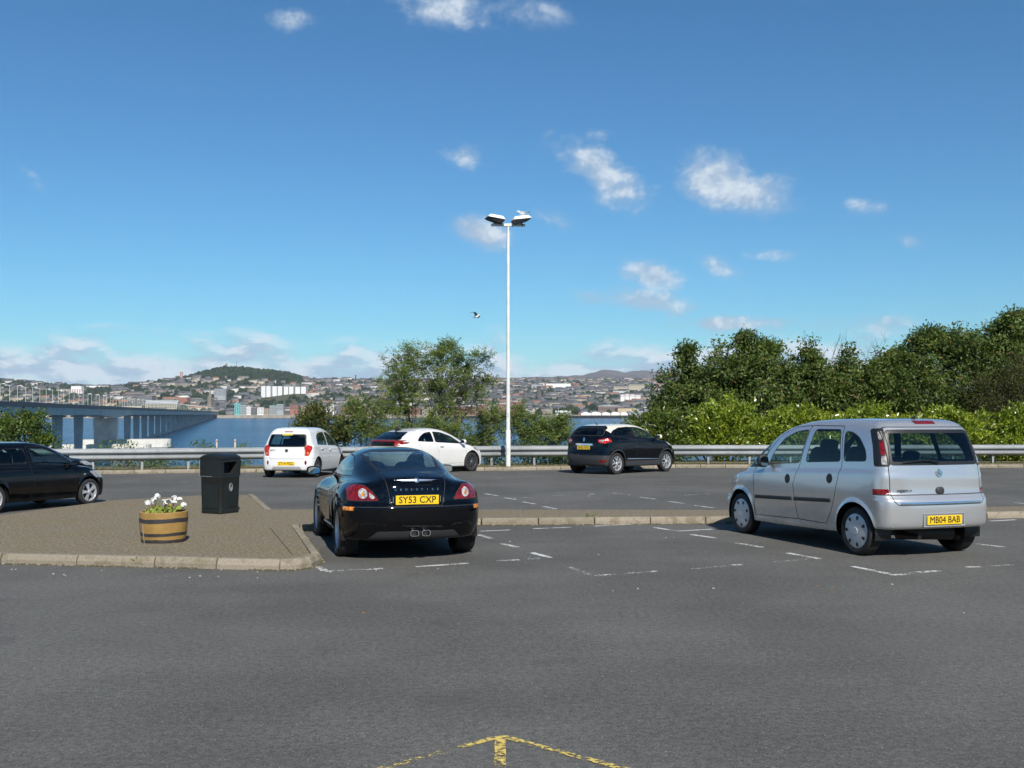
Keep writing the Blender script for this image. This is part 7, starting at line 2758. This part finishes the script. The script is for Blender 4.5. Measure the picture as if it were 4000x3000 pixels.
far_block('quay_house', 'small white gabled quay building', 'building', 2219, 2235, 1604, 1621, 2125, 12, 'white', 'front', 'white', (2, 1), rise=.4)
far_block('quay_house', 'small red brick quay house', 'house', 2260, 2277, 1605, 1622, 2125, 12, 'brick', 'front', 'slate', rise=.4)
for i, (a, b_) in enumerate(((2270, 2308), (2310, 2348), (2352, 2384), (2388, 2420), (2424, 2452))):
    far_block('boat_shed', ['white tent-like quay shed next to the red house', 'second white quay shed along the jetty', 'white quay shed at the middle of the jetty', 'fourth white quay shed along the jetty', 'white quay shed at the end near the hedge'][i], 'shed', a, b_, 1610 - i % 2, 1622, 2122, 14, 'white', 'barrel', 'white', rise=.4, group='white quay sheds')
jt = empty('jetty', (FX(2340, 2090), 2090, WATER))
tag(jt, 'timber jetty on dark piles along the docks', 'jetty')
jb = MB()
jb.box((0, 4, 4.6), (FX(2475, 2090) - FX(2205, 2090), 9, .8))
jb.build('deck', CM['stone'], jt)
pl = MB()
pl.box((0, 0, 2.2), (.9, .9, 4.6))
plm = pl.mesh('pile', CM['wood'])
for i in range(36):
    o = link('pile', plm, jt)
    o.location = (FX(2207 + i * 7.6, 2090) - jt.location.x, 0, 0)
jt2 = empty('jetty', (FX(1940, 2088), 2088, WATER))
tag(jt2, 'lower timber wharf on piles left of the docks', 'jetty')
jb = MB()
jb.box((0, 4, 4.4), (FX(2120, 2088) - FX(1750, 2088), 9, .8))
jb.build('deck', CM['stone'], jt2)
for i in range(38):
    o = link('pile', plm, jt2)
    o.location = (FX(1752 + i * 9.8, 2088) - jt2.location.x, 0, 0)
# hillside landmarks
for (a, b_, yt, yb, d_, lab) in ((2397, 2455, 1504, 1514, 3300, 'lower half of the long pale stepped terrace on the hillside'), (2456, 2518, 1496, 1507, 3320, 'upper half of the long pale stepped terrace on the hillside')):
    far_block('terrace', lab, 'terrace', a, b_, yt, yb, d_, 12, 'cream', 'gable', 'slate', (16, 2), rise=.35)
for i, (a, b_, yt, yb) in enumerate(((2424, 2440, 1534, 1553), (2442, 2458, 1532, 1551), (2460, 2480, 1534, 1552), (2482, 2502, 1536, 1553))):
    far_block('modern_house', ['first', 'second', 'third', 'fourth'][i] + ' of the four white and brick houses near the cherry tree', 'house', a, b_, yt, yb, 2700, 14, 'white', 'gable', 'slate', (4, 3), 'white and brick hillside houses', rise=.3, winm='brick')
for (nm, lab, cat, px, yt, yb, d_, w_, m_) in (('monument', 'stone war memorial on top of the wooded hill', 'monument', 884, 1422, 1444, 3600, 5, 'stone'), ('mast', 'thin radio mast on top of the wooded hill', 'mast', 924, 1410, 1442, 3600, 1.2, 'grey'), ('chimney', 'tall pink striped water tower left of the wooded hill', 'tower', 708, 1455, 1486, 3500, 6, 'pink'),
                                                ('mill_chimney', 'lone dark mill chimney on the skyline right of the hill', 'chimney', 1389, 1465, 1495, 3500, 3.4, 'dark'), ('factory_chimney', 'red brick factory chimney in front of the white shed', 'chimney', 2130, 1492, 1518, 3450, 3.6, 'brick'), ('church_tower', 'dark square church tower above the dock trees', 'tower', 2105, 1510, 1545, 2800, 8, 'dark'), ('church_tower', 'dark stubby church tower left of the square one', 'tower', 2052, 1527, 1545, 2800, 7, 'dark')):
    rt = empty(nm, (FX(px, d_), d_, FZ(yb, d_)))
    tag(rt, lab, cat)
    hh = (yb - yt) / 4000 * d_
    a = MB()
    a.tube([(0, 0, -12), (0, 0, hh * .3), (0, 0, hh)], [w_, w_ * .85, w_ * .6], 10)
    a.build('shaft', CM[m_], rt, True, 40)
    if nm == 'monument':
        q = MB()
        q.box((0, 0, 2), (18, 14, 5))
        q.tube([(0, 0, hh), (0, 0, hh + 4)], [3, .3], 6)
        q.build('base', CM['stone'], rt)
    elif nm in ('church_tower', 'chimney'):
        q = MB()
        q.box((0, 0, hh), (w_ * 1.6, w_ * 1.6, 2.5))
        q.build('parapet', CM[m_], rt)
tb_ = empty('wind_turbine', (FX(2104, 6500), 6500, FZ(1484, 6500)))
tag(tb_, 'single white wind turbine on the skyline', 'wind turbine')
a = MB()
a.tube([(0, 0, -20), (0, 0, 30)], [2.0, 1.2], 8)
a.build('mast', CM['white'], tb_)
for q in range(3):
    bl_ = MB()
    t = q * 2.094 + .4
    bl_.tube([(0, -3, 30), (15 * math.sin(t), -3, 30 + 15 * math.cos(t)), (24 * math.sin(t), -3, 30 + 24 * math.cos(t))], [1.0, 1.1, .2], 5)
    bl_.build('blade', CM['white'], tb_)

# ------------------------------------------------------------------ houses: the biggest as things of their own, the rest as the mass of the town
rc = np.random.default_rng(5)


def wood_frac(px, py):
    """how wooded the hillside is where it shows at this photo position"""
    f = .50
    if 690 < px < 1190 and py < np.interp(px, [690, 760, 870, 1000, 1190], [1482, 1476, 1475, 1490, 1500]):
        f = 1.0
    elif 560 < px < 700 and py < 1500:
        f = .8
    elif px < 560 and py < 1550:
        f = .88 if px > 240 else .62
    elif 640 < px < 800 and 1515 < py < 1560:
        f = .85
    elif 860 < px < 1020 and 1500 < py < 1570:
        f = .62
    elif 1240 < px < 1360 and 1535 < py < 1575:
        f = .5
    elif px > 1990 and 1535 < py < 1600:
        f = .58
    return f


HV, HT, HM = [], [], []
TREES = []
house_list = []
WALLS = ['cream', 'stone', 'white', 'grey', 'stone', 'stone', 'cream', 'grey']
for row_d in np.arange(2230, 4350, 34):
    px = -420.0
    while px < 2760:
        w = rc.uniform(8, 26) if rc.random() < .8 else rc.uniform(26, 48)
        step = (w + rc.uniform(0, 9)) * 4000 / row_d
        d_ = row_d + rc.uniform(-10, 10)
        dmax = np.interp(px, SKY_X, SKY_D)
        if d_ < dmax * 1.01:
            h = float(hill_h(px, d_))
            py = HZ - (h - 40) / d_ * 4000
            f = wood_frac(px, py)
            if 1005 < px < 1215 and 2450 < d_ < 3050:
                if rc.random() < .5 and d_ < 2800:
                    TREES.append((px, d_, h))
            elif rc.random() > f:
                house_list.append((px, d_, w, h, py))
            else:
                for _ in range(3):
                    TREES.append((px + rc.uniform(0, 14), d_ + rc.uniform(-14, 14), h))
        px += step
rows = []
for i, (px, d_, w, h, py) in enumerate(house_list):
    big = w > 19
    hh = rc.uniform(8, 13) if big else rc.uniform(5, 8)
    rows.append((FX(px, d_), d_, WATER + h, w, rc.uniform(8, 12), hh, rc.uniform(2.5, 4.5), rc.uniform(-.35, .35), rc.integers(8), rc.random() < .10, px, py))
size = np.array([r[3] * r[5] / r[1] ** 2 for r in rows])
seen = np.array([0 < r[10] < 2560 and r[11] < 1600 for r in rows])
order = np.argsort(-(size * seen))
single = set(order[:300].tolist())
names_zone = [(-9999, 560, 'houses behind the bridge lamps', 'small far-off house among trees behind the bridge lamps'), (560, 900, 'houses on the wooded hill slope', 'small far-off house on the slope below the wooded hill'), (900, 1450, 'houses round the white tower blocks', 'small far-off house on the hillside round the white tower blocks'),
              (1450, 2000, 'houses behind the ash tree', 'small far-off house on the hillside behind the ash tree'), (2000, 9999, 'houses above the docks', 'small far-off house on the hillside above the docks')]


def house_geo(r):
    x, y, z, w, dp, hh, rs, an, wl, tile, px, py = r
    c, s = math.cos(an), math.sin(an)
    loc = [(-w / 2, -dp / 2, -8), (w / 2, -dp / 2, -8), (w / 2, dp / 2, -8), (-w / 2, dp / 2, -8), (-w / 2, -dp / 2, hh), (w / 2, -dp / 2, hh), (w / 2, dp / 2, hh), (-w / 2, dp / 2, hh), (-w / 2, 0, hh + rs), (w / 2, 0, hh + rs)]
    tri = [(0, 1, 5), (0, 5, 4), (1, 2, 6), (1, 6, 5), (2, 3, 7), (2, 7, 6), (3, 0, 4), (3, 4, 7), (5, 6, 9), (7, 4, 8), (4, 5, 9), (4, 9, 8), (6, 7, 8), (6, 8, 9)]
    return [(a * c - b * s, a * s + b * c, q) for a, b, q in loc], tri


CM['harl'] = pmat('town_harling', (.52, .50, .46), .9)
mats_mass = [CM[k] for k in ('cream', 'stone', 'harl', 'grey', 'brick', 'roofgrey', 'slate', 'red_tile', 'glass')]
widx = {'cream': 0, 'stone': 1, 'white': 2, 'grey': 3, 'brick': 4, 'roofgrey': 5}
for i, r in enumerate(rows):
    vs, tri = house_geo(r)
    wm = widx[WALLS[r[8]]]
    mi = [wm] * 10 + [7 if r[9] else 6] * 4
    if i in single:
        w, dp, hh = r[3], r[4], r[5]
        nwin = max(2, int(w / 4))
        vs2, tri2, mi2 = list(vs), list(tri), list(mi)
        c, s = math.cos(r[7]), math.sin(r[7])
        for st in range(2 if hh < 9 else 3):
            for k in range(nwin):
                wx, wz = (k + .5) / nwin * w - w / 2, hh * (.25 + .3 * st)
                b0 = len(vs2)
                for (a, q) in ((-.6, -.8), (.6, -.8), (.6, .8), (-.6, .8)):
                    X, Y = wx + a, -dp / 2 - .08
                    vs2.append((X * c - Y * s, X * s + Y * c, wz + q))
                tri2 += [(b0, b0 + 1, b0 + 2), (b0, b0 + 2, b0 + 3)]
                mi2 += [8, 8]
        o = link('house', np_mesh('house', vs2, tri2, 3, mats_mass, mat_idx=mi2))
        o.location = (r[0], r[1], r[2])
        for (a, b_, grp, lab) in names_zone:
            if a <= r[10] < b_:
                nm_w = {'cream': 'cream', 'stone': 'brown stone', 'white': 'white', 'grey': 'grey'}[WALLS[r[8]]]
                tag(o, '%s %s far-off house with %s roof %s' % ('long' if r[3] > 26 else 'small', nm_w, 'red' if r[9] else 'slate', lab.split('house ', 1)[1]), 'house', grp)
    else:
        b0 = len(HV)
        HV += [(a + r[0], b_ + r[1], q + r[2]) for a, b_, q in vs]
        HT += [(b0 + p, b0 + q, b0 + t) for p, q, t in tri]
        HM += mi
town = link('far_houses', np_mesh('far_houses', HV, HT, 3, mats_mass, mat_idx=HM))
tag(town, 'mass of far-off houses covering the hillside across the water', 'houses', kind='stuff')

# trees of the town and the wooded hill, too far to tell apart
for k in range(2600):
    px = rc.uniform(690, 1200)
    d_ = rc.uniform(3050, 3620)
    h = float(hill_h(px, d_))
    if wood_frac(px, HZ - (h - 40) / d_ * 4000) >= 1:
        TREES.append((px, d_, h))
for k in range(500):
    px = rc.uniform(-400, 700)
    d_ = rc.uniform(3350, 3560)
    TREES.append((px, d_, float(hill_h(px, d_))))
for k in range(60):
    px = rc.uniform(1180, 1470)
    d_ = rc.uniform(3430, 3560)
    TREES.append((px, d_, float(hill_h(px, d_)) - 1))
import bmesh
bm = bmesh.new()
bmesh.ops.create_icosphere(bm, subdivisions=1, radius=1)
iv = np.array([v.co[:] for v in bm.verts])
it = np.array([[v.index for v in f.verts] for f in bm.faces])
bm.free()
n = len(TREES)
T_ = np.array(TREES)
sc = rc.uniform(4.0, 8.5, (n, 1, 1)) * np.stack([rc.uniform(.8, 1.3, n), rc.uniform(.8, 1.3, n), rc.uniform(.75, 1.25, n)], 1)[:, None, :]
VV = iv[None] * (1 + rc.normal(size=(n, len(iv), 1)) * .20) * sc
VV[:, :, 0] += FX(T_[:, 0], T_[:, 1])[:, None]
VV[:, :, 1] += T_[:, 1][:, None]
VV[:, :, 2] += (WATER + T_[:, 2] + rc.uniform(2, 5, n))[:, None]
TT = (it[None] + np.arange(n)[:, None, None] * len(iv)).reshape(-1, 3)
m_ft = leaf_mat('far_foliage', (.008, .018, .009), (.028, .046, .015), (.055, .065, .018), .9, .0, .1)
ft = link('far_trees', np_mesh('far_trees', VV.reshape(-1, 3), TT, 3, m_ft, False, attr=np.repeat(np.clip(rc.random(n) * .95, 0, .96), len(iv))))
tag(ft, 'far-off woods and garden trees across the town and hill', 'trees', kind='stuff')
# ------------------------------------------------------------------ thin sea haze over the firth
hz = MB()
hz.box((0, 5650, (WATER - 30 + 330) / 2), (17000, 11500, 330 - WATER + 30))
mh = bpy.data.materials.new('haze')
mh.use_nodes = True
NH = NT(mh.node_tree)
pv_ = NH.n('ShaderNodeVolumePrincipled')
pv_.inputs['Color'].default_value = (.80, .89, 1.0, 1)
pv_.inputs['Density'].default_value = 4.4e-5
pv_.inputs['Anisotropy'].default_value = 0.0
ho = NH.n('ShaderNodeOutputMaterial')
NH.link(pv_.outputs[0], ho.inputs['Volume'])
haze = hz.build('haze', mh)
tag(haze, 'thin bluish haze over the firth and the town', 'haze', kind='stuff')
